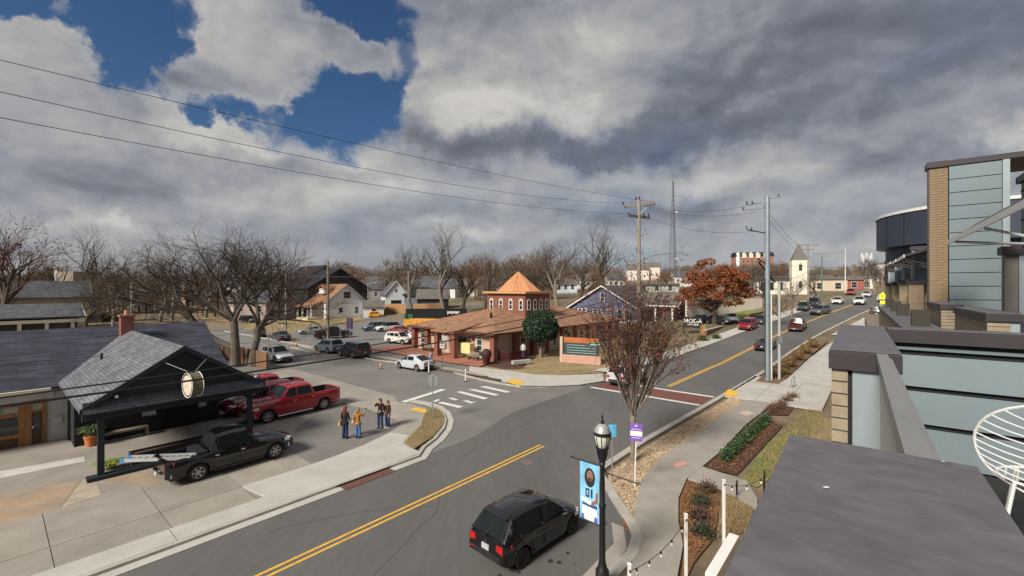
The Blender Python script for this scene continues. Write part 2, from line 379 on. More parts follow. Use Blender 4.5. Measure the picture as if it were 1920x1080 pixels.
ROAD = [(-60, -17.0, -6.0), (11.5, -17.0, -6.0), (13.6, -17.0, -6.1), (17.2, -17.05, -9.6), (22, -18.5, -9.8), (34, -18.6, -9.25), (48, -18.2, -8.8), (61, -17.3, -8.3), (72, -15.9, -7.2), (79, -15, -6.2), (97, -12, -3.3), (115, -9, 0), (140, -4, 5.2), (165, 2, 11), (200, 11, 20)]
setting('main_road', strip(ROAD, .03), m_asph)
def sheet(name, pts, dz, mat, parent=None, kind=True):
    mbx = MB(); mbx.poly([Vector((p[0], p[1], ter(p[0], p[1]) + dz)) for p in (pts if (pts[0][0] * (pts[1][1] - pts[-1][1]) > -1e9) else pts)])
    o = mbx.build(name, mat, parent)
    me = o.data
    if me.polygons[0].normal.z < 0: me.flip_normals()
    if kind and parent is None: o['kind'] = 'structure'
    return o
def pxs(*p): return [G(a, b) for a, b in p]
def uvs(*p): return [UV(a, b) for a, b in p]
setting('side_street', strip([(16, -95, -18.3), (20.5, -95, -16.95), (28.6, -95, -16.95), (33, -95, -18.5)], .012), m_lot)
sheet_j = uvs((12, -26), (12, -17.03), (17.2, -17.06), (22, -18.52), (31, -18.55), (31, -26)) if False else None
setting('parking_lot', strip([(12, -97, -46), (33, -97, -44), (49.5, -97, -48.5), (50, -97, -48.5)], .006), m_lot)
setting('junction', strip([(10.5, -26, -16.98), (17.2, -26, -17.04), (22, -26, -18.5), (36, -26, -18.55)], .01), m_lot)
setting('back_street', strip([(8, -104, -98), (49, -104, -98), (60, -102, -96), (90, -96, -90), (130, -90, -84)], .02), m_lot)
setting('back_drive', strip([(49, -90, -58), (56, -92, -62), (62, -94, -70)], .03), m_lot)
# double yellow line, white lines, crosswalks
def cen(u):
    for (u0, a0, b0), (u1, a1, b1) in zip(ROAD, ROAD[1:]):
        if u <= u1: k = (u - u0) / (u1 - u0); return None
road_y = MB()
YL = [(-60, -13.45), (18.4, -13.4)]
for o_ in (-.13, .13): strip([(u, v + o_ - .055, v + o_ + .055) for u, v in YL], .036, road_y)
setting('yellow_centre_line', road_y, m_yel)
road_y = MB()
for o_ in (-.12, .12): strip([(u, v + o_ - .07, v + o_ + .07) for u, v in [(36.2, -13.4), (48, -13.25), (61, -12.5), (72, -11.4), (79, -10.5), (97, -7.6), (115, -4.4)]], .038, road_y)
setting('yellow_centre_line', road_y, m_yel)
setting('red_crosswalk', strip([(32.0, -18.2, -9.6), (34.6, -18.2, -9.5)], .036), m_redp)
mb = MB(); strip([(31.6, -18.2, -9.6), (31.97, -18.2, -9.6)], .038, mb); strip([(34.63, -18.2, -9.5), (35.0, -18.2, -9.5)], .038, mb)
setting('crosswalk_edge_line', mb, m_wht)
cw = props(bpy.data.objects.new('crosswalk', None), kind='structure'); COL.objects.link(cw)
ZW = [[(793, 206), (832, 202), (1020, 250), (985, 258)], [(878, 190), (915, 186), (1098, 225), (1065, 233)], [(958, 170), (995, 165), (1173, 205), (1142, 212)],
      [(664, 282), (700, 275), (846, 308), (812, 318)], [(632, 270), (672, 256), (688, 262), (650, 277)], [(738, 249), (766, 246), (812, 260), (786, 266)], [(838, 268), (872, 264), (905, 276), (940, 272), (900, 287)]]
for q in ZW: sheet('painted_bar', [G(640 + a * .2708, 680 + b * .2708) for a, b in q], .042, m_wht, cw)
sheet('stop_line', [G(640 + a * .2708, 680 + b * .2708) for a, b in [(410, 274), (690, 186), (728, 190), (446, 280)]], .042, m_wht, cw)
# left forecourt: sheets, slabs, stripe
setting('forecourt', strip([(-60, -42, -17.2), (7, -42, -17.2), (13, -45, -18.4), (17.5, -45, -24), (19.6, -46, -28)], .045), m_conc)
sheet('asphalt_patch', pxs((532, 842), (583, 871), (677, 841), (729, 815), (752, 800), (742, 788), (690, 768), (650, 752), (600, 772), (560, 800)), .052, m_patch)
sheet('stained_patch', pxs((-80, 1000), (0, 988), (85, 964), (112, 956), (152, 902), (0, 930), (-80, 944)), .052, m_oran)
sheet('stained_patch', pxs((186, 902), (272, 914), (330, 897), (300, 880), (280, 888), (205, 898)), .052, m_oran)
sheet('pale_patch', pxs((114, 955), (156, 902), (178, 896), (190, 930)), .053, M('pale_patch', (.36, .31, .235), .9, n=(2, .2), n2=(12, .1)))
sheet('painted_stripe', pxs((-60, 908), (0, 886), (158, 858), (160, 867), (0, 899), (-60, 922)), .054, M('worn_white_paint', (.50, .48, .44), .85, n=(2, .15)))
ap = props(bpy.data.objects.new('concrete_apron', None), kind='structure'); COL.objects.link(ap)
def slab(u0, u1, v0, v1, dz, mat, par, nm='slab', g=.012, th=.04):
    m_ = MB(); m_.prism([UV(u0 + g, v0 + g, dz), UV(u1 - g, v0 + g, dz), UV(u1 - g, v1 - g, dz), UV(u0 + g, v1 - g, dz)], th); return m_.build(nm, mat, par)
cols_ = [-14.9, -12.2, -9.6, -6.9, -4.2, -1.5, 1.2, 3.95, 6.6]
mcs = [M('apron_slab', c, .9, n=(.7, .17), n2=(14, .09), bump=(40, .2, .01)) for c in ((.275, .248, .213), (.255, .232, .20), (.29, .26, .22))]
for i in range(len(cols_) - 1):
    slab(cols_[i], cols_[i + 1], -23.15, -19.9, .09, mcs[i % 3], ap); slab(cols_[i], cols_[i + 1], -19.9, -18.25, .09, mcs[(i + 1) % 3], ap)
for u0, u1 in ((6.6, 8.6),): slab(u0, u1, -23.15, -19.95, .088, mcs[2], ap)
sw = props(bpy.data.objects.new('sidewalk', None), kind='structure'); COL.objects.link(sw)
for a, b in zip([-19, -11.6, -7.8, -3.9, 0.05, 3.85, 7.05], [-11.6, -7.8, -3.9, .05, 3.85, 7.05, 7.05]):
    if b > a: slab(a, b, -18.25, -17.2, .125, m_concl, sw, th=.1)
for pts in ([(6.6, -19.9), (7.05, -17.2), (9.9, -17.2), (9.9, -19.95)], [(9.92, -19.95), (9.92, -17.2), (13.6, -17.25), (13.7, -18.2), (13.9, -19.1), (14.8, -19.65), (14.4, -21), (12.2, -20.3)]):
    m_ = MB(); m_.prism([UV(u, v, .12) for u, v in pts], .1); m_.build('slab', m_concl, sw)
m_ = MB(); m_.prism([G(a, b, .10) for a, b in [(731, 814), (771, 820), (790, 800), (797, 777), (800, 768), (770, 760), (720, 752), (640, 757), (690, 768), (742, 787), (752, 799)]], .1); m_.build('slab', m_path, sw)
sheet('tactile_pad', pxs((768, 771), (797, 778), (810, 773), (778, 767)), .115, m_tact)
isl = sheet('grass_island', pxs((756, 835), (776, 847), (812, 824), (831, 800), (833, 786), (827, 775), (813, 768), (799, 776), (792, 800), (772, 820)), .16, m_grass)
def kerb(name, pts, wdt=.18, h=.15, mat=None, zoff=0, gut=None):
    mbx = MB(); n = len(pts); nr = []
    for i in range(n):
        d = (pts[min(i + 1, n - 1)] - pts[max(i - 1, 0)]); d.z = 0; d.normalize(); nr.append(Vector((-d.y, d.x, 0)))
    rings = [[p + Vector((0, 0, zoff - .1)), p + Vector((0, 0, zoff + h)), p + q * wdt + Vector((0, 0, zoff + h)), p + q * wdt + Vector((0, 0, zoff - .1))] for p, q in zip(pts, nr)]
    mbx.loft(rings); o = setting(name, mbx, mat or m_kerb)
    if gut:
        g = MB(); g.loft([[p - q * gut + Vector((0, 0, .045)), p - q * .003 + Vector((0, 0, .04))] for p, q in zip(pts, nr)], caps=False, closed=False)
        o = setting('gutter', g, m_concl)
        if o.data.polygons[0].normal.z < 0: o.data.flip_normals()
    return o
kp = [UV(u, -17.0) for u in (-60, -30, -15, -5, 0, 5, 8, 11, 13.3)] + pxs((797, 842), (818, 826), (834, 806), (838, 790), (833, 776), (820, 765), (800, 758), (770, 753))
kerb('kerb', kp, .19, .13, gut=.42)
sheet('drain_inlet', [UV(9.2, -16.97), UV(11.6, -16.97), UV(11.6, -16.5), UV(9.2, -16.5)], .052, M('rusty_inlet', (.13, .06, .042), .9, n=(6, .2)))
m_ = MB(); m_.b2((-1.3, -.02, 0), (1.3, .006, .1), Matrix.Translation(UV(10.4, -17.005, .02)) @ Matrix.Rotation(math.atan2(.766, .643), 4, 'Z')); m_.build('inlet_mouth', m_joint, bpy.data.objects['drain_inlet'])
# church-side corner
ck = [UV(28.4, -95), UV(28.5, -60)] + pxs((700, 676), (760, 683), (830, 694), (890, 711), (930, 720), (976, 727), (1033, 728), (1089, 725), (1133, 718)) + [UV(u, v) for u, v in ((41, -18.75), (46, -18.5), (50, -18.3), (55.5, -17.9), (61, -17.4), (72, -16), (79, -15.1), (97, -12.1), (115, -9.1), (140, -4.1), (165, 1.9))]
kerb('kerb', ck, .18, .13)
setting('church_sidewalk', strip([(28.55, -60, -30), (29.5, -60, -27), (30, -60, -26.4)], .11), m_path)
mb = MB(); mb.prism(pxs((976, 727), (1033, 728), (1089, 725), (1133, 718), (1130, 703), (1060, 706), (1000, 704), (950, 697), (880, 689), (880, 697), (935, 713)), .1)
mb.v = [Vector((p.x, p.y, p.z + .13)) for p in mb.v]; setting('corner_sidewalk', mb, m_concl)
setting('street_sidewalk', strip([(38, -21.5, -18.8), (50, -20.6, -18.5), (61, -19.6, -17.6), (72, -18.2, -16.2), (79, -17.4, -15.3), (97, -14.5, -12.3), (115, -11.5, -9.3)], .13), m_concl)
sheet('tactile_pad', pxs((948, 719), (962, 713), (984, 719), (972, 726)), .145, m_tact)
setting('verge_grass', strip([(28.65, -60, -25.5), (29.0, -60, -25.5)], .14), m_leaf)
sheet('church_lawn', pxs((905, 690), (960, 700), (1050, 703), (1130, 700), (1180, 660), (1160, 640), (1060, 640), (1000, 668), (930, 680)), .03, m_grass)
sheet('church_lawn_green', pxs((1010, 676), (1050, 668), (1080, 672), (1090, 690), (1030, 694)), .04, m_green)
sheet('planting_bed', pxs((895, 684), (925, 670), (1000, 665), (1025, 676), (985, 694), (940, 692)), .05, m_mulch)
sheet('red_terrace', pxs((690, 655), (760, 648), (790, 650), (850, 660), (925, 680), (897, 690), (830, 680), (740, 664)), .12, m_terr)
# right side: kerb, gravel bed, path slabs, beds
rk = [UV(u, v) for u, v in ((-60, -6.0), (0, -6.0), (8, -6.0), (12.6, -5.95), (13.5, -6.2), (14.0, -6.6), (16.8, -9.3), (17.6, -9.75), (22, -9.75), (28, -9.5), (34, -9.25), (41, -9.0), (48, -8.75), (55.5, -8.5), (61, -8.25), (72, -7.1), (79, -6.1), (97, -3.2), (115, .1), (140, 5.3), (165, 11.1))]
kerb('kerb', rk[::-1][::-1], -.34, .14)
g_ = MB(); g_.loft([[UV(u, v - .45, .045), UV(u, v, .04)] for u, v in ((-60, -6.0), (11, -6.0), (12.8, -6.05), (13.9, -6.7))], caps=False, closed=False); g_ = setting('gutter', g_, m_path)
if g_.data.polygons[0].normal.z < 0: g_.data.flip_normals()
PATHL = [(1183, 1130), (1186, 1000), (1190, 950), (1205, 905), (1228, 873), (1262, 845), (1300, 822), (1350, 785), (1399, 752)]
PATHR = [(1262, 1130), (1281, 1030), (1272, 985), (1272, 940), (1288, 902), (1316, 880), (1352, 850), (1398, 800), (1452, 757)]
pth = props(bpy.data.objects.new('footpath', None), kind='structure'); COL.objects.link(pth)
def lerp2(a, k):
    i = min(int(k), len(a) - 2); f = k - i; return (a[i][0] + (a[i + 1][0] - a[i][0]) * f, a[i][1] + (a[i + 1][1] - a[i][1]) * f)
ks = [0, .75, 1.3, 2, 2.7, 3.35, 4, 4.6, 5.2, 5.8, 6.4, 7, 7.5, 8]
for k0, k1 in zip(ks, ks[1:]):
    q = [lerp2(PATHL, k0 + .012), lerp2(PATHL, (k0 + k1) / 2), lerp2(PATHL, k1 - .012), lerp2(PATHR, k1 - .012), lerp2(PATHR, (k0 + k1) / 2), lerp2(PATHR, k0 + .012)]
    m_ = MB(); m_.prism([G(*p, .13) for p in q], .12); m_.build('slab', m_path, pth)
m_ = MB(); m_.prism([G(*p, .12) for p in [(1316, 879), (1400, 907), (1420, 940), (1420, 960), (1345, 918), (1290, 901)]], .1); m_.build('slab', m_path, pth)
GB = [(1145, 888), (1250, 816), (1330, 771), (1372, 746), (1399, 752), (1350, 785), (1300, 822), (1262, 845), (1228, 873), (1205, 905), (1190, 950), (1186, 1000), (1178, 985), (1150, 940), (1135, 912)]
mcl2 = M('pale_concrete', (.40, .38, .345), .9, n=(.8, .14), n2=(14, .08), bump=(40, .2, .01))
gb = sheet('gravel_bed', pxs(*GB), .06, m_leaf)
sheet('bare_bed', pxs((1166, 905), (1240, 845), (1285, 806), (1228, 873), (1205, 905), (1196, 925)), .066, m_mulch)
crp = props(bpy.data.objects.new('corner_slabs', None), kind='structure'); COL.objects.link(crp)
for i in range(5):
    u0, u1 = 35.3 + i * 1.95, 35.3 + (i + 1) * 1.95
    for va, vb in ((-8.95 + .05 * i, -6.9), (-6.9, -5.0), (-5.0, -2.9)): slab(u0, u1, va, vb, .14, (m_concl, mcl2)[(i + int(va)) % 2], crp, th=.1)
crs = MB()
for q in ([(45.05, -6.3), (58, -5.9), (58, -2), (45.05, -2.5)], [(58.05, -5.9), (75, -4.0), (75, 0), (58.05, -2)]): crs.prism([UV(u, v, .14) for u, v in q], .1)
setting('corner_pavement', crs, m_concl)
setting('far_pavement', strip([(75.05, -5.2, 0), (97, -1.6, 2.5), (115, 1.2, 5)], .14), m_concl)
sheet('tactile_pad', pxs((1355, 744), (1366, 733), (1387, 740), (1376, 748)), .15, m_tact)
sheet('verge_bed', [UV(42.5, -8.2), UV(47, -8.2), UV(58, -7.9), UV(70, -6.6), UV(70, -5.1), UV(58, -6.0), UV(46.5, -6.3), UV(42.5, -6.5)], .16, M('tawny_bed', (.17, .105, .055), .95, n=(2, .35), n2=(15, .4), bump=(18, 1, .05)))
sheet('hedge_bed', pxs((1320, 880), (1382, 893), (1468, 800), (1442, 790), (1412, 795), (1360, 843)), .06, m_mulch)
sheet('far_bed', pxs((1437, 779), (1485, 742), (1505, 740), (1478, 780)), .06, m_mulch)
sheet('shrub_bed', pxs((1288, 904), (1330, 915), (1352, 930), (1340, 1010), (1300, 1060), (1270, 1130), (1283, 1030), (1274, 985), (1274, 940)), .06, m_leaf)
sheet('front_lawn', [UV(8, -2), UV(34, -3.2), UV(34, 8), UV(8, 8)], .012, m_grass)
sheet('lawn_green', pxs((1388, 905), (1440, 830), (1500, 800), (1480, 870), (1420, 915)), .03, m_green)
sheet('path_poster', pxs((1262, 876), (1283, 870), (1289, 876), (1268, 883)), .14, M('red_poster', (.55, .16, .14), .8, n=(30, .4), col2=((.7, .6, .55), 25, .55)))
sheet('path_poster', pxs((1383, 777), (1400, 774), (1416, 779), (1398, 784)), .14, M('pale_poster', (.5, .42, .36), .8, n=(30, .3)))
sheet('road_patch', pxs((975, 866), (990, 861), (1000, 868), (986, 875)), .034, M('road_patch', (.15, .12, .105), .9, n=(6, .2)))
rng = random.Random(5)
def inside(p, poly):
    c = False; n = len(poly)
    for i in range(n):
        a, b = poly[i], poly[i - 1]
        if (a[1] > p[1]) != (b[1] > p[1]) and p[0] < (b[0] - a[0]) * (p[1] - a[1]) / (b[1] - a[1]) + a[0]: c = not c
    return c
def scatter(poly, n, fn):
    xs = [p[0] for p in poly]; ys = [p[1] for p in poly]; k = 0
    while k < n:
        p = (rng.uniform(min(xs), max(xs)), rng.uniform(min(ys), max(ys)))
        if inside(p, poly): fn(p); k += 1
gp = pxs(*GB)
stones = [MB(), MB(), MB()]
def stone(p):
    r = rng.uniform(.035, .085); stones[rng.choice((0, 0, 1, 1, 2))].blob((p[0], p[1], ter(*p) + .07), (r, r * rng.uniform(.6, 1), r * .55), rng)
scatter(gp, 6500, stone)
for sb, c in zip(stones, ((.42, .33, .22), (.34, .24, .15), (.23, .17, .12))):
    o = sb.build('river_stones', M('river_stone', c, .8, n=(5, .3)), gb); o['kind'] = 'stuff'
lf = MB()
def leafq(p, z, s, mbx, up=.4):
    a = rng.random() * 6.3; d = Vector((math.cos(a), math.sin(a), rng.uniform(-up, up))) * s; e = Vector((-math.sin(a), math.cos(a), rng.uniform(-up, up))) * s * .6
    p = Vector((p[0], p[1], z)); mbx.add([p - d, p - e, p + d, p + e], [(0, 1, 2, 3)])
scatter(pxs((1290, 906), (1330, 917), (1340, 1000), (1300, 1050), (1285, 1030), (1276, 985), (1276, 940)), 1600, lambda p: leafq(p, .11, rng.uniform(.03, .06), lf))
scatter(pxs((1325, 879), (1380, 890), (1462, 800), (1440, 790), (1362, 845)), 900, lambda p: leafq(p, .11, rng.uniform(.03, .06), lf))
scatter(pxs((1160, 950), (1172, 955), (1186, 990), (1180, 1005), (1170, 990)), 500, lambda p: leafq(p, .09, rng.uniform(.03, .06), lf))
props(lf.build('fallen_leaves', M('fallen_leaves', (.24, .115, .05), .9, n=(12, .5))), kind='stuff', label='brown fallen leaves lying in the planting beds beside the path', cat='leaves')
gr = [MB(), MB()]
def blade(p, mbx, h):
    a = rng.random() * 6.3; q = Vector((math.cos(a), math.sin(a), 0)) * .012; z = ter(*p) + .03; b = Vector((p[0], p[1], z)); t = b + Vector((rng.uniform(-.05, .05), rng.uniform(-.05, .05), h))
    mbx.add([b - q, b + q, t], [(0, 1, 2)])
scatter([tuple(p)[:2] for p in pxs((756, 835), (776, 847), (812, 824), (831, 800), (833, 786), (827, 775), (813, 768), (799, 776), (792, 800), (772, 820))], 2500, lambda p: blade((p[0], p[1]), gr[0], .26))
scatter(pxs((1400, 900), (1440, 835), (1540, 740), (1545, 800), (1490, 860), (1430, 912)), 6000, lambda p: blade(p, gr[rng.choice((0, 0, 1))], .12))
scatter(pxs((1352, 930), (1420, 935), (1400, 1000), (1345, 1010)), 3000, lambda p: blade(p, gr[0], .12))
for g_, c in zip(gr, ((.30, .225, .115), (.13, .17, .04))): props(g_.build('grass', M('grass_blades', c, .9)), kind='stuff', label='dry %s winter grass on the lawns' % ('straw coloured' if c[0] > .2 else 'greenish'), cat='grass')

os_ = MB()
for i in range(16):
    u, v = 9 + rng.random() * 5.5, -8.6 + rng.random() * 2.2; r = rng.uniform(.03, .11); os_.poly([UV(u + r * math.cos(k * .785) * rng.uniform(.8, 1.3), v + r * math.sin(k * .785), .034) for k in range(8)][::-1])
ck_ = MB()
def crack(u, v, a, ln, w_=.009):
    pts = []; r = rng
    for i in range(int(ln / .35)):
        pts.append((u, v)); a += r.uniform(-.45, .45) * .6; u += .35 * math.cos(a); v += .35 * math.sin(a)
    for (a0, b0), (a1, b1) in zip(pts, pts[1:]):
        d = math.hypot(a1 - a0, b1 - b0); nx, ny = -(b1 - b0) / d * w_, (a1 - a0) / d * w_; ck_.poly([UV(a0 - nx, b0 - ny, CZ), UV(a1 - nx, b1 - ny, CZ), UV(a1 + nx, b1 + ny, CZ), UV(a0 + nx, b0 + ny, CZ)])
CZ = .0335
for q in ((2, -11.2, .1, 11), (14, -15.2, .05, 13), (21, -12.0, .1, 9), (18, -11.3, 1.5, 4), (6, -15.6, .0, 6), (26, -16.0, -.1, 8), (38, -11.5, .05, 9)): crack(*q)
CZ = .0155
for q in ((21, -30, -1.5, 9), (24.5, -42, -1.6, 12), (26, -22, -2.2, 6), (23, -55, -1.4, 10)): crack(*q)
co = setting('asphalt_crack', ck_, M('crack_filler', (.045, .043, .041), .8)); co['kind'] = 'structure'
for p_ in co.data.polygons:
    if p_.normal.z < 0: p_.flip()
oo = setting('oil_stain', os_, M('oil_stain', (.035, .033, .03), .6))
if oo.data.polygons[0].normal.z < 0: oo.data.flip_normals()
# ------------------------------------------------------------------ vehicles
def smooth(a, b, x):
    t = max(0, min(1, (x - a) / (b - a))); return t * t * (3 - 2 * t)
def interp(tab, x):
    if x <= tab[0][0]: return tab[0][1]
    for (a, b), (c, d) in zip(tab, tab[1:]):
        if x <= c: return b + (d - b) * (x - a) / (c - a)
    return tab[-1][1]
CARS = {   # L W H wheelbase wheel-radius; x from centre, front +; top: body line (x, z); cabin: cowl x, roof front, roof rear, rear base x; belt z front/rear
 'hatch': dict(L=3.8, W=1.66, H=1.5, wb=2.45, r=.30, top=[(-1.9, .92), (-1.5, .97), (.55, .93), (.95, .90), (1.5, .80), (1.9, .62)], cab=(1.02, .30, -1.42, -1.84)),
 'sedan': dict(L=4.7, W=1.82, H=1.46, wb=2.75, r=.33, top=[(-2.35, .86), (-1.6, .98), (.7, .92), (1.0, .92), (1.8, .82), (2.35, .62)], cab=(.98, .15, -.95, -1.72)),
 'coupe': dict(L=4.45, W=1.74, H=1.48, wb=2.7, r=.32, top=[(-2.22, .95), (-1.5, 1.0), (.6, .94), (1.1, .88), (1.7, .76), (2.22, .58)], cab=(1.25, .25, -.75, -2.05)),
 'suv': dict(L=4.65, W=1.86, H=1.72, wb=2.7, r=.36, top=[(-2.32, 1.0), (-1.8, 1.12), (.7, 1.04), (1.0, 1.04), (1.8, .95), (2.32, .72)], cab=(1.0, .32, -1.8, -2.2)),
 'bigsuv': dict(L=4.9, W=1.95, H=1.82, wb=2.85, r=.39, top=[(-2.45, 1.05), (-2, 1.14), (.8, 1.08), (1.1, 1.08), (2, 1.02), (2.45, .82)], cab=(1.08, .5, -2.1, -2.36)),
 'pickup': dict(L=5.35, W=1.88, H=1.78, wb=3.24, r=.38, top=[(-2.67, 1.12), (-1.0, 1.12), (.9, 1.08), (1.1, 1.08), (2.2, 1.0), (2.67, .82)], cab=(1.02, .45, -.72, -1.0), bed=(-2.62, -1.06)),
 'bigpickup': dict(L=5.85, W=2.03, H=1.95, wb=3.62, r=.40, top=[(-2.92, 1.28), (-1.1, 1.28), (.9, 1.24), (1.25, 1.24), (2.5, 1.16), (2.92, .92)], cab=(1.15, .55, -.85, -1.12), bed=(-2.87, -1.2)),
 'roadster': dict(L=4.5, W=1.86, H=1.24, wb=2.6, r=.33, top=[(-2.25, .82), (-1.5, .92), (.3, .86), (.8, .84), (1.7, .72), (2.25, .52)], cab=(.75, .05, -.45, -.95))}
m_plate = M('number_plate', (.42, .43, .46), .5, n=(30, .3))
def make_car(kind, col, label, cat, group=None, rim=None, door4=True, plate=True, roofbars=False, simple=False, ragtop=False, seams=True, roofcol=None):
    c = CARS[kind]; Ln, W, H, wb, r = c['L'], c['W'], c['H'], c['wb'], c['r']; hw = W / 2; top = c['top']
    root = thing('pickup_truck' if 'pickup' in kind else 'parked_car', label, cat, group=group)
    pm = paint(col); sill = .24 if r < .34 else .31; wx = (wb / 2 + .02 * Ln, -wb / 2 + .02 * Ln); ar = r + .07
    xs = set(round(-Ln / 2 + Ln * i / 14, 3) for i in range(15))
    for x0 in wx:
        for t in range(0, 181, 22): xs.add(round(x0 + ar * math.cos(R(t)), 3))
    xs |= {round(-Ln / 2 + .05, 3), round(Ln / 2 - .05, 3), round(-Ln / 2 + .16, 3), round(Ln / 2 - .16, 3)}
    xs = sorted(xs); bed = c.get('bed')
    def arch(x):
        z = sill + .10 * max(smooth(Ln / 2 - .5, Ln / 2, x), smooth(Ln / 2 - .4, Ln / 2, -x))
        for x0 in wx:
            if abs(x - x0) < ar: z = max(z, r + math.sqrt(max(0, ar * ar - (x - x0) ** 2)))
        return z
    def hwid(x):
        e = Ln / 2; f = smooth(e - .85, e, x); b = smooth(e - .5, e, -x)
        fr = max(0, (x - (e - .22)) / .22); br_ = max(0, (-x - (e - .16)) / .16)
        return hw * (1 - .10 * f - .10 * fr ** 2 - .06 * b - .06 * br_ ** 2)
    def side(x, k):                             # k 0 low .. 1 shoulder: (half width, z)
        zt = interp(top, x); zl = arch(x); w_ = hwid(x); z = zl + (zt - .06 - zl) * k
        return w_ * (1 - .035 * (1 - k) ** 2 - .055 * max(0, k - .62) / .38), z
    rings = []
    for x in xs:
        zt = interp(top, x); half = [side(x, k) for k in (0, .12, .35, .62, .82, 1)]
        inb = bed and bed[0] < x < bed[1]
        if inb: half += [(half[-1][0] - .03, zt), (half[-1][0] - .10, zt), (half[-1][0] - .11, zt - .46), (0, zt - .46)]
        else: half += [(half[-1][0] - .09, zt - .005), (half[-1][0] - .3, zt + .022), (half[-1][0] - .55, zt + .035), (0, zt + .04)]
        lo = [(half[0][0] - .12, half[0][1])]
        ring = [(x, -y, z) for y, z in lo + half] + [(x, y, z) for y, z in (lo + half)[::-1][1:]]
        rings.append(ring)
    body = MB(); body.loft(rings); body = body.build('body', pm, root, smooth=38)
    # cabin
    xc, xf, xr, xd = c['cab']; zc, zd = interp(top, xc), interp(top, xd); hb = hwid(0) * .93; rt = hb * (.80 if H > 1.55 else .77)
    st = [(xd, zd + .02, .99), (xr, H - .045, 1), ((xr + xf) / 2, H, 1.01), (xf, H - .03, 1), (xc, zc + .03, .99)]
    def cabring(i):
        x, zt, k = st[i]; bz = interp(top, x) - .02; e = i in (0, 4); yr = (hb * .93 if e else rt) * k
        return [(x, -hb, bz), (x, -yr, zt - (.005 if e else .07)), (x, -yr * .86, zt - .0), (x, -yr * .45, zt + .022), (x, 0, zt + .03), (x, yr * .45, zt + .022), (x, yr * .86, zt), (x, yr, zt - (.005 if e else .07)), (x, hb, bz)]
    cr_ = [cabring(i) for i in range(5)]
    if not ragtop:
        cb_ = MB(); cb_.loft(cr_, caps=False, closed=False); cb_.build('cabin', paint(roofcol) if roofcol else pm, root, smooth=38)
    else:
        t_ = MB(); t_.b2((-.95, -.62, .80), (.3, .62, .92)); t_.build('interior', m_trim, root)
        for sx in (-.35, -.35):
            pass
        for sy in (-.36, .36): t_ = MB(); t_.box((-.35, sy, 1.0), (.2, .44, .34), taper=.8); t_.build('seat', m_trim, root)
    def onglass(i, j, a, b, s):                 # point on the sloped glass between stations i, j
        p = [Vector(cr_[i][q]).lerp(Vector(cr_[j][q]), a) for q in range(1, 8)]; t = b * 6; k = min(int(t), 5); return p[k].lerp(p[k + 1], t - k)
    def glass(i, j, nm, a0, a1, inset):
        g = MB(); bs = [inset + (1 - 2 * inset) * q / 6 for q in range(7)]
        n_ = Vector((1 if j == 4 else -1, 0, .6)).normalized() * .012
        for q in range(6): g.add([onglass(i, j, a0, bs[q], 0) + n_, onglass(i, j, a1, bs[q], 0) + n_, onglass(i, j, a1, bs[q + 1], 0) + n_, onglass(i, j, a0, bs[q + 1], 0) + n_], [(0, 1, 2, 3)])
        return g.build(nm, m_cglass, root)
    glass(3, 4, 'windshield', .06, .95, .05)
    if not ragtop: glass(1, 0, 'rear_window', .08, (.86 if kind != 'pickup' else .8), .07)
    def sidept(x, h, sg):
        bz = interp(top, x); k0 = hb; zt = H - .06
        return Vector((x, sg * (k0 + (rt - k0) * h + .012), bz + (zt - bz) * h))
    if not ragtop:
        fx0, fx1 = xc - .18, xf - .02; bx0, bx1 = max(xd + .22, xr - .02), xr + .12
        midx = (fx0 + bx0) / 2 + .05
        for sg in (-1, 1):
            def win(pts):
                g = MB(); g.poly([sidept(x, h, sg) for x, h in pts]); o = g.build('side_window', m_cglass, root)
            if kind in ('pickup', 'bigpickup') or kind == 'hatch' or kind in ('sedan', 'coupe'):
                win([(midx + .05, .1), (fx0, .1), (fx1, .88), (midx + .05, .9)]); win([(bx0, .1), (midx - .05, .1), (midx - .05, .9), (bx1, .86)])
            else:
                m2 = bx0 + .62
                win([(midx + .25, .1), (fx0, .1), (fx1, .88), (midx + .25, .9)]); win([(m2, .1), (midx + .15, .1), (midx + .15, .9), (m2, .9)]); win([(bx0 + .05, .14), (m2 - .09, .1), (m2 - .09, .88), (bx1 + .1, .86)])
    # doors, handles, mirrors
    if seams:
        dx = [(midx + .02 if not ragtop else -.5, xc - .08)] + ([(bx0 - .0 if kind not in ('pickup', 'bigpickup') else xd + .06, midx - .02)] if (door4 and not ragtop) else [])
        for sg in (-1, 1):
            for a, b in dx:
                g = MB(); lim = wx[1] + ar + .03; q = 5; rows = []
                for k in (.14, .35, .62, .82, .97):
                    row = []
                    for i in range(q + 1):
                        aa = max(a, lim) if k < .7 else a
                        x = aa + (b - aa) * i / q; y, z = side(x, k); row.append((x, sg * (y + .012), z))
                    rows.append(row)
                g.loft(rows, caps=False, closed=False)
                d_ = g.build('door', pm, root, smooth=50)
                if sg > 0: d_.data.flip_normals()
                x = a + .14; y, z = side(x, .86); h = MB(); h.box((x, sg * (y + .03), z - .01), (.17, .03, .035)); h.build('handle', m_chrome if 'pickup' in kind else pm, d_)
    for sg in (-1, 1):
        m_ = MB(); m_.box((xc - .28, sg * (hb + .14), interp(top, xc) + .10), (.12, .2, .15), taper=.8); m_.build('side_mirror', pm, root)
    # lights, grille, bumpers, plate
    zf = interp(top, Ln / 2 - .1); zr = interp(top, -Ln / 2)
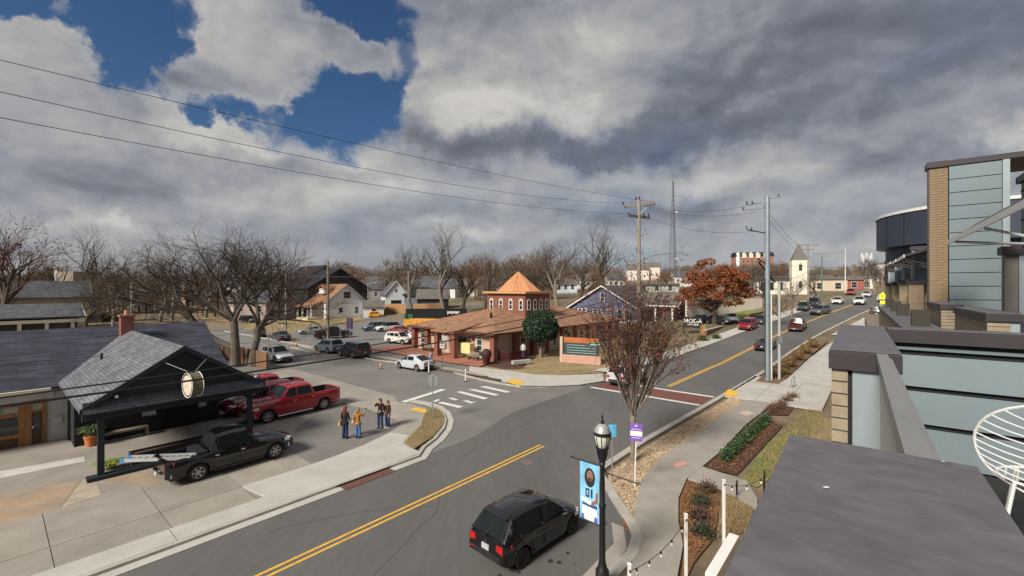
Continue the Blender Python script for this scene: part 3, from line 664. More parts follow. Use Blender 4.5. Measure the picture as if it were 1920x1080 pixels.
    for sg in (-1, 1):
        h = MB(); h.loft([[(Ln / 2 - .02, sg * hw * .42, zf - .14), (Ln / 2 - .02, sg * hw * .42, zf - .02), (Ln / 2 - .22, sg * hw * .42, zf + .04), (Ln / 2 - .22, sg * hw * .42, zf - .14)],
                          [(Ln / 2 - .10, sg * hw * .80, zf - .14), (Ln / 2 - .12, sg * hw * .80, zf + .01), (Ln / 2 - .34, sg * hw * .80, zf + .08), (Ln / 2 - .34, sg * hw * .80, zf - .13)],
                          [(Ln / 2 - .28, sg * hw * .955, zf - .10), (Ln / 2 - .30, sg * hw * .945, zf + .01), (Ln / 2 - .50, sg * hw * .94, zf + .05), (Ln / 2 - .5, sg * hw * .965, zf - .08)]]); h.build('headlight', m_head, root, smooth=30)
        t = MB(); zt = zr - .08; hh = .34 if 'pickup' in kind else .20
        zl2 = zt - hh; k0 = .52 if 'pickup' not in kind else .72
        w1, w2 = hwid(-Ln / 2 + .02) * .965, hwid(-Ln / 2 + .3) * .975
        t.loft([[(-Ln / 2 - .014, sg * hw * k0, zl2 + .05), (-Ln / 2 - .014, sg * hw * (k0 + .03), zt + .02), (-Ln / 2 + .1, sg * hw * k0, zt + .02), (-Ln / 2 + .1, sg * hw * k0, zl2 + .05)],
                [(-Ln / 2 - .010, sg * w1 * .97, zl2), (-Ln / 2 - .004, sg * w1 * .95, zt + .03), (-Ln / 2 + .12, sg * w1 * .9, zt + .03), (-Ln / 2 + .12, sg * w1 * .9, zl2)],
                [(-Ln / 2 + .10, sg * w1 * 1.03, zl2 + .02), (-Ln / 2 + .10, sg * w1 * 1.0, zt + .03), (-Ln / 2 + .2, sg * w1 * .95, zt + .03), (-Ln / 2 + .2, sg * w1 * .95, zl2)],
                [(-Ln / 2 + .28, sg * (w2 + .005), zl2 + .10), (-Ln / 2 + .30, sg * w2 * .985, zt + .03), (-Ln / 2 + .34, sg * w2 * .96, zt + .03), (-Ln / 2 + .34, sg * w2 * .97, zl2 + .1)]])
        t.build('taillight', m_tail, root, smooth=30)
        for nm, x0 in (('front', wx[0]), ('rear', wx[1])):
            wt = MB(); T = Matrix.Translation((x0, sg * (hw - .13), r)) @ Matrix.Rotation(R(-90 * sg), 4, 'X'); tw = .11
            wt.lathe([(r * .62, -tw), (r * .93, -tw), (r, -tw * .7), (r, tw * .7), (r * .94, tw), (r * .66, tw), (r * .62, tw * .8)], 20); ty = wt
            w_ = bpy.data.objects.new('wheel', None); COL.objects.link(w_); w_.parent = root; w_.matrix_local = T
            tyo = ty.build('tyre', m_rub, w_, smooth=40)
            rm = MB(); rm.lathe([(r * .66, tw * .55), (r * .66, tw * .98), (r * .60, tw * .9), (r * .58, tw * .5), (r * .2, tw * .45)], 20)
            for k in range(6):
                a = k * math.pi / 3; rm.box((math.cos(a) * r * .36, math.sin(a) * r * .36, tw * .78), (r * .56, r * .17, tw * .2), a)
            rm.lathe([(r * .16, tw * .4), (r * .16, tw * .95), (0.001, tw)], 10)
            rm.build('rim', rim or m_rim, w_, smooth=35)
    g = MB(); g.b2((Ln / 2 - .14, -hw * .4, zf - .30), (Ln / 2 + .004, hw * .4, zf - .10)); g.build('grille', m_trim, root)
    b_ = MB(); chrome = 'pickup' in kind
    b_.loft([[(Ln / 2 - .34 + .3 * (1 - abs(q) ** 3), q * hw * .9, z0) for z0 in (.36, .36 + .2)] for q in (-1, -.8, -.5, 0, .5, .8, 1)], caps=False, closed=False)
    b_ = MB(); e = Ln / 2 + .02; zb = sill + .12
    pts = [(e - .30, -hw * .93), (e - .06, -hw * .76), (e, -hw * .45), (e, hw * .45), (e - .06, hw * .76), (e - .30, hw * .93)]
    b_.loft([[(x, y, zb), (x, y, zb + .2), (x - .08, y * .97, zb + .2), (x - .08, y * .97, zb)] for x, y in pts]); b_.build('front_bumper', m_chrome if chrome else m_trim, root)
    b_ = MB(); pts = [(-e + .22, -hw * .95), (-e + .04, -hw * .85), (-e - (.1 if chrome else 0), -hw * .5), (-e - (.1 if chrome else 0), hw * .5), (-e + .04, hw * .85), (-e + .22, hw * .95)]
    b_.loft([[(x, y, zb), (x, y, zb + .18), (x + .09, y * .97, zb + .18), (x + .09, y * .97, zb)] for x, y in pts]); b_.build('rear_bumper', m_chrome if chrome else m_trim, root)
    if plate: p = MB(); p.b2((-e - .125 if chrome else -e - .015, -.15, zb + .22 if not chrome else zb + .02), (-e + .03, .15, zb + .37 if not chrome else zb + .17)); p.build('number_plate', m_plate, root)
    u = MB(); u.b2((-Ln / 2 + .2, -hw + .22, sill - .06), (Ln / 2 - .2, hw - .22, sill + .1)); u.build('underbody', m_trim, root)
    if bed:
        l = MB(); l.b2((bed[0] + .1, -hw + .16, interp(top, -2) - .47), (bed[1] - .02, hw - .16, interp(top, -2) - .42)); zl_ = interp(top, -2)
        for sg in (-1, 1): l.b2((bed[0] + .05, sg * (hw - .24), zl_ - .44), (bed[1] - .02, sg * (hw - .165), zl_ - .012))
        l.b2((bed[1] - .06, -hw + .17, zl_ - .44), (bed[1] - .015, hw - .17, zl_ - .03)); l.b2((bed[0] + .03, -hw + .2, zl_ - .44), (bed[0] + .08, hw - .2, zl_ - .02)); l.build('bed_liner', m_trim, root)
        tg = MB(); zt = interp(top, -2); tg.b2((-Ln / 2 - .015, -hw * .80, zb + .24), (-Ln / 2 + .07, hw * .80, zt + .005)); tg.build('tailgate', pm, root)
        s_ = MB()
        for sg in (-1, 1): s_.tube([(-.9, sg * (hw + .0), sill - .02), (wx[0] - ar - .1, sg * hw, sill - .02)], .05, 8)
        s_.build('side_step', m_chrome if kind == 'bigpickup' else m_trim, root)
    if roofbars:
        s_ = MB()
        for sg in (-1, 1): s_.tube([(xr + .1, sg * rt * .84, H + .01), (xr + .2, sg * rt * .84, H + .06), (xf - .1, sg * rt * .84, H + .07), (xf, sg * rt * .84, H)], .018, 5)
        s_.build('roof_rail', m_alu, root)
    return root
def place(o, p, hx, hy, dz=.035):
    """stand a car on the terrain at p, nose towards (hx, hy), pitched with the slope"""
    h = Vector((hx, hy, 0)).normalized(); p = Vector((p[0], p[1], 0))
    za, zb_ = ter(*(p + h * 1.3)[:2]), ter(*(p - h * 1.3)[:2]); l = Vector((-h.y, h.x, 0))
    zl, zr_ = ter(*(p + l * .7)[:2]), ter(*(p - l * .7)[:2])
    X = Vector((h.x, h.y, (za - zb_) / 2.6)).normalized(); Y = Vector((l.x, l.y, (zl - zr_) / 1.4)).normalized(); Z = X.cross(Y).normalized(); Y = Z.cross(X)
    m = Matrix((X, Y, Z)).transposed().to_4x4(); m.translation = (p.x, p.y, (za + zb_) / 2 + dz); o.location = m.translation; o.rotation_euler = m.to_euler(); return o
e2, n2_ = (.643, .766), (-.766, .643)
BLACK, SILVER, WHITE_, RED, GREY, DGREY = (.005, .005, .0065), (.42, .44, .46), (.70, .70, .68), (.20, .012, .016), (.12, .13, .14), (.035, .037, .042)
hatch = place(make_car('hatch', BLACK, 'small black hatchback at the near kerb beside the banner lamp post', 'car', rim=m_rimd), (.55, 14.12), .69, .72)
def hatch_extra(root):
    w_ = MB(); w_.tube([(-1.86, .05, 1.0), (-1.72, -.12, 1.18)], .012, 5); w_.build('rear_wiper', m_trim, root)
    s_ = MB(); s_.loft([[(-1.56, y, 1.43), (-1.56, y, 1.445), (-1.3, y * .97, 1.50), (-1.3, y * .97, 1.47)] for y in (-.5, 0, .5)]); s_.build('roof_spoiler', paint(BLACK), root)
    for sg in (-1, 1): l = MB(); l.b2((-1.90, sg * .58 - .10, .42), (-1.80, sg * .58 + .10, .47)); l.build('reflector', m_tail, root)
    e_ = MB()
    for a, b in ((0, .05), (-.045, -.03), (.045, -.03)):
        e_.add([(-1.915, a - .032, .80 + b), (-1.915, a, .80 + b - .045), (-1.915, a + .032, .80 + b), (-1.915, a, .80 + b + .045)], [(0, 1, 2, 3)])
    e_.build('badge', m_chrome, root)
hatch_extra(hatch)
tac = place(make_car('pickup', BLACK, 'black pickup in front of the gabled porch with a ladder in its bed', 'pickup truck'), (-12.95, 20.05), .613, .79, .09); tac.scale = (.96,) * 3
tb = MB(); tb.b2((-1.5, -.72, .80), (-1.1, .72, 1.17)); tb.build('tool_box', m_trim, tac)
lad = thing('ladder', 'aluminium extension ladder with blue end caps sticking out of the black pickup bed', 'ladder', (0, 0, 0))
mb = MB(); mb2 = MB(); mb3 = MB()
for s_ in (-.2, .2): mb.box((0, s_, 0), (2.7, .06, .13))
for i in range(10): mb2 = MB(); mb2.tube([(-1.2 + i * .27, -.2, 0), (-1.2 + i * .27, .2, 0)], .02, 6); mb2.build('rung', m_alu, lad)
mb.build('rail', M('ladder_aluminium', (.55, .56, .57), .4, .5), lad); mb2.build('rung', m_alu, lad)
for s_ in (-.2, .2):
    if s_ < 0: mb3.box((-1.38, s_, 0), (.16, .07, .13))
    else: mb3b = MB(); mb3b.box((-1.38, s_, 0), (.16, .07, .13))
m_bp = M('blue_plastic', (.02, .22, .55), .5); mb3.build('end_cap', m_bp, lad); mb3b.build('end_cap', m_bp, lad)
T = tac.matrix_basis @ Matrix.Translation((-2.15, .12, 1.23)) @ Matrix.Rotation(R(1.6), 4, 'Y') @ Matrix.Rotation(R(6), 4, 'Z')
lad.location = (-14.72, 18.35, 1.10); lad.rotation_euler = (0, R(-1.2), R(3))
ramp = (-14.35, 28.5)
place(make_car('bigpickup', (.30, .010, .018), 'bright dark red crew cab pickup, nearest of the red vehicles on the forecourt', 'pickup truck', 'red vehicles on the forecourt'), ramp, -.587, -.81, .055)
def rel(k, m): return (ramp[0] + n2_[0] * k + e2[0] * m, ramp[1] + n2_[1] * k + e2[1] * m)
place(make_car('suv', (.10, .006, .014), 'maroon sport utility car between the two red pickups', 'car', 'red vehicles on the forecourt'), rel(2.6, -.9), -.587, -.81, .055)
place(make_car('pickup', (.36, .012, .02), 'bright red pickup behind the maroon car, its bed towards the side street', 'pickup truck', 'red vehicles on the forecourt'), rel(5.4, .3), -.587, -.81, .055)
place(make_car('sedan', SILVER, 'pale silver sedan mostly hidden behind the red pickups', 'car'), rel(8.2, -.4), -.587, -.81, .055)
street = 'cars along the side street'; lot = 'cars in the parking lot'
place(make_car('suv', (.50, .52, .54), 'silver crossover driving towards the big bare tree fence', 'car', street, roofbars=True), (-26.3, 49.0), .80, -.60)
place(make_car('suv', (.17, .21, .24), 'blue grey crossover parked nose out behind the black estate', 'car', street), (-23.4, 55.9), -.79, .61)
place(make_car('bigsuv', (.014, .015, .018), 'black sport utility car parked ahead of the silver liftback', 'car', street), (-18.9, 52.3), -.77, .64)
place(make_car('coupe', (.46, .48, .51), 'silver liftback parked at the kerb beside the red terrace', 'car', street), (-9.85, 44.25), -.80, .60)
place(make_car('suv', (.62, .60, .55), 'cream crossover with its nose towards the domed hall', 'car', lot, roofbars=True), (-16.6, 64.6), .86, -.5)
place(make_car('sedan', WHITE_, 'white sedan half hidden by the left corner of the domed hall', 'car', lot), (-14.4, 67.4), .86, -.5)
place(make_car('sedan', (.20, .012, .02), 'red sedan between the cream crossover and the white wagon', 'car', lot), (-19.6, 77.5), .95, -.3)
place(make_car('suv', WHITE_, 'white crossover with a dark roof between the red sedan and the teal car', 'car', lot, roofcol=BLACK), (-23.6, 83.0), -.8, -.6)
place(make_car('suv', (.10, .15, .16), 'teal grey crossover left of the white crossover with the dark roof', 'car', lot), (-26.5, 84.2), -.75, -.66)
place(make_car('bigpickup', (.012, .011, .012), 'black pickup beside the wooden pole in the parking lot', 'pickup truck', lot), (-29.3, 71.6), .80, .6)
place(make_car('sedan', (.26, .27, .28), 'grey sedan behind the black lot pickup', 'car', lot), (-35.6, 78.0), -.84, -.54)
place(make_car('sedan', (.035, .037, .042), 'charcoal sedan with red taillights left of the grey sedan', 'car', lot), (-36.2, 68.6), -.7, .72)
place(make_car('suv', (.05, .048, .052), 'dark crossover behind the twin trunks of the big bare tree', 'car', lot), (-42.6, 74.0), -.5, .86)
place(make_car('suv', (.5, .48, .52), 'pale car just beyond the dark roof end of the porch building', 'car', lot), G(379, 645), -.2, .98)
place(make_car('suv', BLACK, 'black sport utility car on the lawn drive left of the white gabled house', 'car'), G(466, 605), .9, -.4)
place(make_car('hatch', (.62, .27, .02), 'orange yellow hatchback in the drive of the white gabled house', 'car'), (-34.8, 112.2), .96, .26)
rd = 'cars on the main street'
place(make_car('suv', (.26, .02, .025), 'red sport utility car parked at the far kerb under the rust red tree', 'car', rd), (37.2, 69.0), -.70, -.71)
place(make_car('sedan', (.03, .033, .04), 'dark car parked behind the red sport utility car', 'car', rd), (41.7, 73.6), -.70, -.71)
place(make_car('roadster', (.012, .012, .014), 'low black convertible driving uphill beside the steel pole', 'car', rd, ragtop=True), (31.6, 54.6), .643, .766)
place(make_car('pickup', (.10, .015, .02), 'dark maroon pickup driving uphill ahead of the convertible', 'pickup truck', rd), (43.4, 66.6), .66, .75)
place(make_car('suv', (.10, .105, .11), 'grey crossover coming downhill across the centre line', 'car', rd), (56.6, 80.4), -.86, -.5)
place(make_car('suv', (.05, .055, .062), 'dark grey car waiting behind the grey crossover', 'car', rd), (57.6, 86.5), -.68, -.73)
place(make_car('bigsuv', (.025, .027, .03), 'black car behind the dark grey one near the church', 'car', rd), (63.5, 92), -.68, -.73)
place(make_car('sedan', WHITE_, 'white sedan, left of the two white cars coming downhill', 'car', rd), (69.9, 94.0), -.68, -.73)
place(make_car('suv', (.68, .67, .64), 'white crossover, right of the two white cars coming downhill', 'car', rd), (72.4, 91.2), -.68, -.73)
place(make_car('sedan', (.6, .6, .6), 'small white car farthest up the hill', 'car', rd), UV(142, -2.5), -.68, -.73)
place(make_car('suv', (.35, .05, .04), 'small red car at the top of the street', 'car', rd), UV(150, -6), -.68, -.73)
place(make_car('bigsuv', (.02, .022, .024), 'black truck parked below the yellow crossing sign', 'car', rd), UV(98, -.3), .68, .73)
place(make_car('sedan', (.55, .56, .57), 'silver car parked close to the brick piers', 'car', rd), UV(86, -.9), .68, .73)
place(make_car('suv', (.62, .62, .6), 'white crossover climbing between the parked truck and the road crest', 'car', rd), UV(126, .6), .7, .7)
place(make_car('suv', (.5, .51, .52), 'silver crossover passing behind the red leaved street tree', 'car', rd), G(1188, 722) + Vector((-.3, .8, 0)), .643, .766)
for i, (px, py, c_, lb) in enumerate([(1312, 606, (.03, .03, .035), 'black car parked behind the shop sign wall'), (1345, 607, (.02, .02, .025), 'dark car under the rust red tree'), (1372, 603, (.5, .5, .5), 'white car at the edge of the rust red tree')]):
    place(make_car('sedan', c_, lb, 'car', 'cars behind the shop sign', seams=False), G(px, py), (-.7, .6, -.3)[i], (-.5, -.8, -.9)[i])
for i, (px, py, c_, lb) in enumerate([(262, 578, WHITE_, 'white car at the left end of the distant row'), (276, 575, (.3, .3, .32), 'grey car second in the distant row'), (292, 573, WHITE_, 'white car third in the distant row'), (310, 576, (.5, .5, .52), 'silver car fourth in the distant row'), (328, 578, (.08, .09, .12), 'dark blue car at the right end of the distant row'), (172, 570, WHITE_, 'white car alone behind the grey roofed house'), (350, 582, (.25, .02, .02), 'red car right of the distant row')]):
    place(make_car('sedan' if i % 2 else 'suv', c_, lb, 'car', 'cars parked far behind the bare trees', seams=False), G(px, py), .8 - .1 * i, .6)

# ------------------------------------------------------------------ people
def skin(name, chains, mat, parent, sub=1):
    """chains: {key: (pos, radius)}, edges from names"""
    pts, edges = chains; keys = list(pts); me = bpy.data.meshes.new(name); me.from_pydata([pts[k][0] for k in keys], [(keys.index(a), keys.index(b)) for a, b in edges], [])
    o = bpy.data.objects.new(name, me); COL.objects.link(o); md = o.modifiers.new('s', 'SKIN'); sb = o.modifiers.new('u', 'SUBSURF'); sb.levels = sub; sb.render_levels = sub
    if not me.skin_vertices: 
        bpy.context.view_layer.objects.active = o
    for i, k in enumerate(keys):
        sv = me.skin_vertices[0].data[i]; rr = pts[k][1]; sv.radius = rr if isinstance(rr, tuple) else (rr, rr); sv.use_root = i == 0
    dg = bpy.context.evaluated_depsgraph_get(); m2 = bpy.data.meshes.new_from_object(o.evaluated_get(dg)); bpy.data.objects.remove(o)
    m2.materials.clear(); m2.materials.append(mat); m2.polygons.foreach_set('use_smooth', [True] * len(m2.polygons))
    q = bpy.data.objects.new(name, m2); COL.objects.link(q); q.parent = parent; return q
m_skin = M('skin', (.50, .29, .20), .6, n=(8, .08))
def person(label, p, face, hair, top, legs, shoes=(.05, .04, .04), ht=1.66, Larm=None, Rarm=None, longhair=.30, bag=None, phone=False, group='people', coat=.0, head_turn=0, woman=True):
    """local frame: x right, y forward, z up; arms: (elbow, wrist)"""
    root = thing('person', label, 'person', p, math.atan2(face[1], face[0]) - math.pi / 2, group); s = ht / 1.66
    V = lambda *a: (a[0] * s, a[1] * s, a[2] * s)
    La = Larm or ((-.24, .0, 1.08), (-.23, .10, .84)); Ra = Rarm or ((.24, .0, 1.08), (.23, .10, .84))
    pt = {'pel': (V(0, 0, .92), (.125 * s, .10 * s)), 'wai': (V(0, 0, 1.06), (.105 * s, .085 * s)), 'che': (V(0, .01, 1.24), (.13 * s, .10 * s)), 'nk0': (V(0, 0, 1.38), (.075 * s, .07 * s)), 'nk1': (V(0, .01, 1.44), .048 * s),
          'hd0': (V(0, .03, 1.50), (.066 * s, .078 * s)), 'hd1': (V(0, .03, 1.57), (.075 * s, .09 * s)), 'hd2': (V(0, .02, 1.635), (.055 * s, .062 * s)), 'nos': (V(0, .118, 1.545), .014 * s)}
    ed = [('pel', 'wai'), ('wai', 'che'), ('che', 'nk0'), ('nk0', 'nk1'), ('nk1', 'hd0'), ('hd0', 'hd1'), ('hd1', 'hd2'), ('hd1', 'nos')]
    tp = {k: (pt[k][0], tuple(r * 1.10 + .012 for r in pt[k][1])) for k in ('pel', 'wai', 'che')}; tp['nk0'] = (V(0, 0, 1.37), (.09 * s, .08 * s)); te = [('pel', 'wai'), ('wai', 'che'), ('che', 'nk0'), ('pel', 'hem')]; tp['hem'] = (V(0, 0, .80 - coat), (.165 * s, .135 * s))
    tp['pel'] = (V(0, 0, .90 - coat), (.155 * s, .125 * s))
    lg = {'pel': (V(0, 0, .93), (.132 * s, .112 * s)), 'top': (V(0, 0, 1.06), (.118 * s, .10 * s))}; le = [('pel', 'top')]; sh = []
    for nm, sx, (el, wr) in (('l', -1, La), ('r', 1, Ra)):
        pt[nm + 'sh'] = (V(sx * .155, 0, 1.33), .055 * s); pt[nm + 'el'] = (V(*el), .038 * s); pt[nm + 'wr'] = (V(*wr), .026 * s)
        d = (Vector(wr) - Vector(el)).normalized(); ha = Vector(wr) + d * .06; pt[nm + 'pa'] = (V(*ha), (.034 * s, .02 * s))
        ed += [('nk0', nm + 'sh'), (nm + 'sh', nm + 'el'), (nm + 'el', nm + 'wr'), (nm + 'wr', nm + 'pa')]
        sd = d.cross(Vector((0, 1, .2))).normalized()
        for i, (off, ln) in enumerate(((-.027, .055), (-.009, .068), (.009, .064), (.027, .05))):
            a = ha + sd * off + d * .028; b = a + d * ln * .6; c_ = b + (d * .8 + Vector((0, .5, -.2))) * ln * .45
            pt[f'{nm}f{i}'] = (V(*a), .009 * s); pt[f'{nm}g{i}'] = (V(*b), .008 * s); pt[f'{nm}h{i}'] = (V(*c_), .007 * s); ed += [(nm + 'pa', f'{nm}f{i}'), (f'{nm}f{i}', f'{nm}g{i}'), (f'{nm}g{i}', f'{nm}h{i}')]
        th = Vector(wr) + d * .03 + sd * -.045 * sx; pt[nm + 't'] = (V(*th), .011 * s); pt[nm + 't2'] = (V(*(th + d * .035)), .009 * s); ed += [(nm + 'wr', nm + 't'), (nm + 't', nm + 't2')]
        tp[nm + 'sh'] = (V(sx * .165, 0, 1.325), .072 * s); tp[nm + 'el'] = (V(*el), .056 * s); tp[nm + 'wr'] = (V(*(Vector(wr) - d * .02)), .044 * s); te += [('nk0', nm + 'sh'), (nm + 'sh', nm + 'el'), (nm + 'el', nm + 'wr')]
        hp = (sx * .085, 0, .86); kn = (sx * .10, .025, .47); an = (sx * .105, -.01, .09)
        pt[nm + 'hp'] = (V(*hp), .085 * s); pt[nm + 'kn'] = (V(*kn), .055 * s); pt[nm + 'an'] = (V(*an), .036 * s); pt[nm + 'to'] = (V(sx * .115, .13, .04), (.035 * s, .028 * s)); ed += [('pel', nm + 'hp'), (nm + 'hp', nm + 'kn'), (nm + 'kn', nm + 'an'), (nm + 'an', nm + 'to')]
        lg[nm + 'hp'] = (V(*hp), .105 * s); lg[nm + 'kn'] = (V(*kn), .077 * s); lg[nm + 'an'] = (V(sx * .105, -.01, .05), .082 * s); le += [('pel', nm + 'hp'), (nm + 'hp', nm + 'kn'), (nm + 'kn', nm + 'an')]
        m_ = MB(); m_.loft([[(s * (sx * .112 + a * w_), s * y, s * z) for a, z in ((-1, .0), (-1, h * .7), (-.5, h), (.5, h), (1, h * .7), (1, 0))] for y, w_, h in ((-.09, .03, .06), (-.05, .045, .09), (.05, .048, .08), (.13, .048, .055), (.18, .025, .03))])
        sh.append(m_)
    skin('body', (pt, ed), m_skin, root)
    skin('jacket', (tp, te), plain('cloth', top, .9), root); skin('jeans', (lg, le), plain('denim', legs, .9), root)
    for m_ in sh: m_.build('shoe', plain('shoe', shoes, .7), root, smooth=40)
    hm = MB(); rng2 = random.Random(len(label)); n_ = 10; rings = []
    for z, rr, oy in ((1.665, .03, .0), (1.65, .075, .0), (1.60, .103, .0), (1.53, .106, -.012), (1.46, .10, -.03), (1.46 - longhair * .5, .105, -.045), (1.46 - longhair, .06, -.07)):
        ring = []
        for k in range(n_):
            a = 2 * math.pi * k / n_; fx = math.sin(a); fy = math.cos(a); q = rr * (1 + rng2.uniform(-.06, .06))
            if z < 1.60 and fy > .1: fy *= .12
            if z < 1.45: fy *= .75
            ring.append(V(fx * q, fy * q + oy + .02, z))
        rings.append(ring)
    hm.loft(rings); hm.build('hair', plain('hair', hair, .7), root, smooth=180)
    for sx in (-1, 1):
        e_ = MB(); e_.blob(V(sx * .03, .113, 1.565), .010 * s, rng2, j=0); e_.build('eye', plain('eye', (.02, .015, .012), .3), root)
    mo = MB(); mo.box(V(0, .106, 1.502), (.042, .012, .011)); mo.build('mouth', plain('lips', (.35, .09, .08), .5), root)
    return root
JEAN = (.022, .045, .12)
pA = person('woman with long auburn hair in a dark jacket and jeans', G(647, 824, .06), (.35, .9), (.13, .03, .014), (.014, .014, .016), (.018, .028, .085), ht=1.74, longhair=.40, group='women on the forecourt corner', Rarm=((.23, .02, 1.08), (.17, .16, .92)))
pB = person('person in a mustard jacket holding up a phone to take a picture', G(671, 823, .06), (.38, .9), (.24, .13, .05), (.33, .135, .018), (.06, .15, .34), ht=1.60, longhair=.06, group='women on the forecourt corner', Rarm=((.26, .16, 1.22), (.17, .36, 1.42)), Larm=((-.23, .02, 1.08), (-.2, .12, .9)))
pC = person('woman in a black jacket raising her hand beside the taller friend', G(713, 804, .06), (-.2, -1), (.11, .045, .022), (.022, .013, .012), JEAN, ht=1.72, longhair=.26, group='women on the forecourt corner', Rarm=((.30, .05, 1.20), (.17, .14, 1.40)), Larm=((-.24, .02, 1.08), (-.12, .2, 1.0)))
pD = person('woman with light brown hair in a brown jacket leaning close', G(727, 804, .06), (-.55, -.83), (.23, .11, .045), (.055, .026, .016), (.02, .032, .10), shoes=(.6, .6, .58), ht=1.62, longhair=.30, group='women on the forecourt corner')
bagm = plain('tan_leather', (.38, .24, .075), .6)
bg_ = MB(); bg_.box((0, 0, 0), (.12, .30, .26), taper=.8); bt = thing('handbag', 'tan shoulder bag carried by the woman with auburn hair', 'bag', pA.matrix_basis @ Vector((-.29, .0, .80)), pA.rotation_euler.z)
bg_.build('pouch', bagm, bt); s_ = MB(); s_.tube([(0, -.1, .12), (.05, -.05, .35), (.09, 0, .50), (.05, .05, .35), (0, .1, .12)], .010, 5); s_.build('strap', bagm, bt)
bt2 = thing('handbag', 'cream tote bag on the shoulder of the person in mustard', 'bag', pB.matrix_basis @ Vector((-.26, -.02, .98)), pB.rotation_euler.z)
bg_ = MB(); bg_.box((0, 0, 0), (.10, .24, .32), taper=.9); bg_.build('pouch', plain('cream_canvas', (.62, .52, .36), .8), bt2); s_ = MB(); s_.tube([(0, -.09, .15), (.05, -.04, .32), (.08, 0, .40), (.05, .04, .32), (0, .09, .15)], .010, 5); s_.build('strap', plain('cream_canvas', (.62, .52, .36), .8), bt2)
ph = thing('phone', 'black phone held up by the person in mustard', 'phone', pB.matrix_basis @ Vector((.165, .43, 1.47)), pB.rotation_euler.z)
b_ = MB(); b_.b2((-.04, -.006, -.08), (.04, .006, .08)); b_.build('case', m_trim, ph); b_ = MB(); b_.b2((-.035, -.009, -.072), (.035, -.0065, .072)); b_.build('screen', m_cglass, ph)
person('person in a pale blue shirt standing by the silver liftback', G(809, 690, .12), (-.8, .3), (.05, .03, .02), (.42, .46, .56), (.05, .05, .07), ht=1.72, longhair=.05, group='passers by')
person('person in white and jeans sitting on the red rail of the hall porch', G(981, 677, .5), (-.2, -1), (.05, .03, .02), (.6, .6, .6), (.03, .04, .08), ht=1.6, longhair=.05, group='passers by')
person('person in black walking by the far lot kerb', G(536, 622, .03), (.7, .3), (.03, .02, .02), (.03, .03, .035), (.02, .02, .03), ht=1.75, longhair=.05, group='passers by')
person('person in white walking left of the one in black', G(530, 622, .03), (.7, .3), (.05, .03, .02), (.6, .58, .55), (.25, .22, .2), ht=1.7, longhair=.05, group='passers by')
person('pedestrian in black on the kerb below the church', UV(100, -9.6, .15), (-.5, -.8), (.03, .02, .02), (.02, .02, .022), (.02, .02, .03), ht=1.75, longhair=.05, group='passers by')
# ------------------------------------------------------------------ trees
def rvec(r): return Vector((r.gauss(0, 1), r.gauss(0, 1), r.gauss(0, 1))).normalized()
class Tree:
    def __init__(s, seed): s.r = random.Random(seed); s.wood = MB(); s.twig = MB(); s.tips = []
    def limb(s, p, d, ln, rad, lvl, maxl, nch, up, spread, seg=4, wob=.16, taper=.62, side=True):
        r = s.r; pts = [p]; q = p.copy(); dd = d.copy()
        for i in range(seg):
            dd = (dd + rvec(r) * wob + Vector((0, 0, up))).normalized(); q = q + dd * (ln / seg); pts.append(q.copy())
        rs = [rad * (1 - (1 - taper) * i / seg) for i in range(seg + 1)]
        if lvl >= maxl: rs[-1] = rad * .25
        (s.wood if lvl < 2 else s.twig).tube(pts, rs, (9, 7, 4, 3, 3, 3, 3)[lvl], caps=(lvl == 0))
        s.tips.append((lvl, pts[-1], dd))
        if lvl >= maxl: return
        n = nch[lvl]
        for i in range(n):
            k = 1 if i < 2 or not side else r.uniform(.3 if lvl else .55, .95); t = k * seg; j = min(int(t), seg - 1); b = pts[j].lerp(pts[j + 1], t - j)
            perp = dd.cross(rvec(r)).normalized(); an = R(r.uniform(*spread[min(lvl, len(spread) - 1)]))
            nd_ = (dd * math.cos(an) + perp * math.sin(an)).normalized()
            s.limb(b, nd_, ln * r.uniform(.58, .82), rs[min(j + 1, seg)] * r.uniform(.58, .82), lvl + 1, maxl, nch, up, spread, max(2, seg - 1), wob, .55, side)
    def make(s, name, label, cat, bark, twig, loc, rz=0, group=None, scale=1):
        t = thing(name, label, cat, loc, rz, group); t.scale = scale if isinstance(scale, tuple) else (scale,) * 3
        s.wood.build('trunk', bark, t, smooth=60)
        if s.twig.v: s.twig.build('crown', twig, t)
        return t
def bare(seed, H, tr, maxl=5, nch=(5, 4, 4, 4, 4), up=.05, spread=((20, 50), (25, 55), (25, 60)), trunk=.28, rad=None, wob=.16):
    t = Tree(seed); t.limb(Vector((0, 0, -.1)), Vector((0, 0, 1)), H * trunk, rad or H * .022, 0, maxl, nch, up, spread, 4, wob, .75); return t
# the big spreading tree between the porch building and the lot: twin trunks and a long low limb
big = Tree(11); V3 = Vector
def bl(p, d, ln, rad, lvl=1, mx=5, nch=(5, 5, 5, 5, 4), up=.03, sp=((20, 55), (25, 60), (25, 65))): big.limb(V3(p), V3(d).normalized(), ln, rad, lvl, mx, nch, up, sp, 5, .13, .6)
big.wood.tube([(0, 0, -.1), (.05, 0, 1.6), (-.05, .0, 3.6), (-.2, .1, 5.2)], [.55, .44, .40, .36], 10)
for d_, l_, r_ in (((-.9, .2, .62), 5.2, .26), ((-.35, -.3, .9), 4.6, .25), ((.15, .3, 1), 4.8, .26), ((.5, -.4, .85), 4.4, .2), ((-.6, -.8, .8), 4.6, .2), ((-.5, .8, .75), 4.6, .2)): bl((-.2, .1, 5.1), d_, l_, r_)
lowp = [(-.1, 0, 2.2), (-1.6, -.2, 2.9), (-3.2, -.3, 4.1), (-4.6, -.3, 5.9), (-5.6, -.2, 7.3)]
big.wood.tube(lowp, [.34, .33, .29, .25, .20], 9)
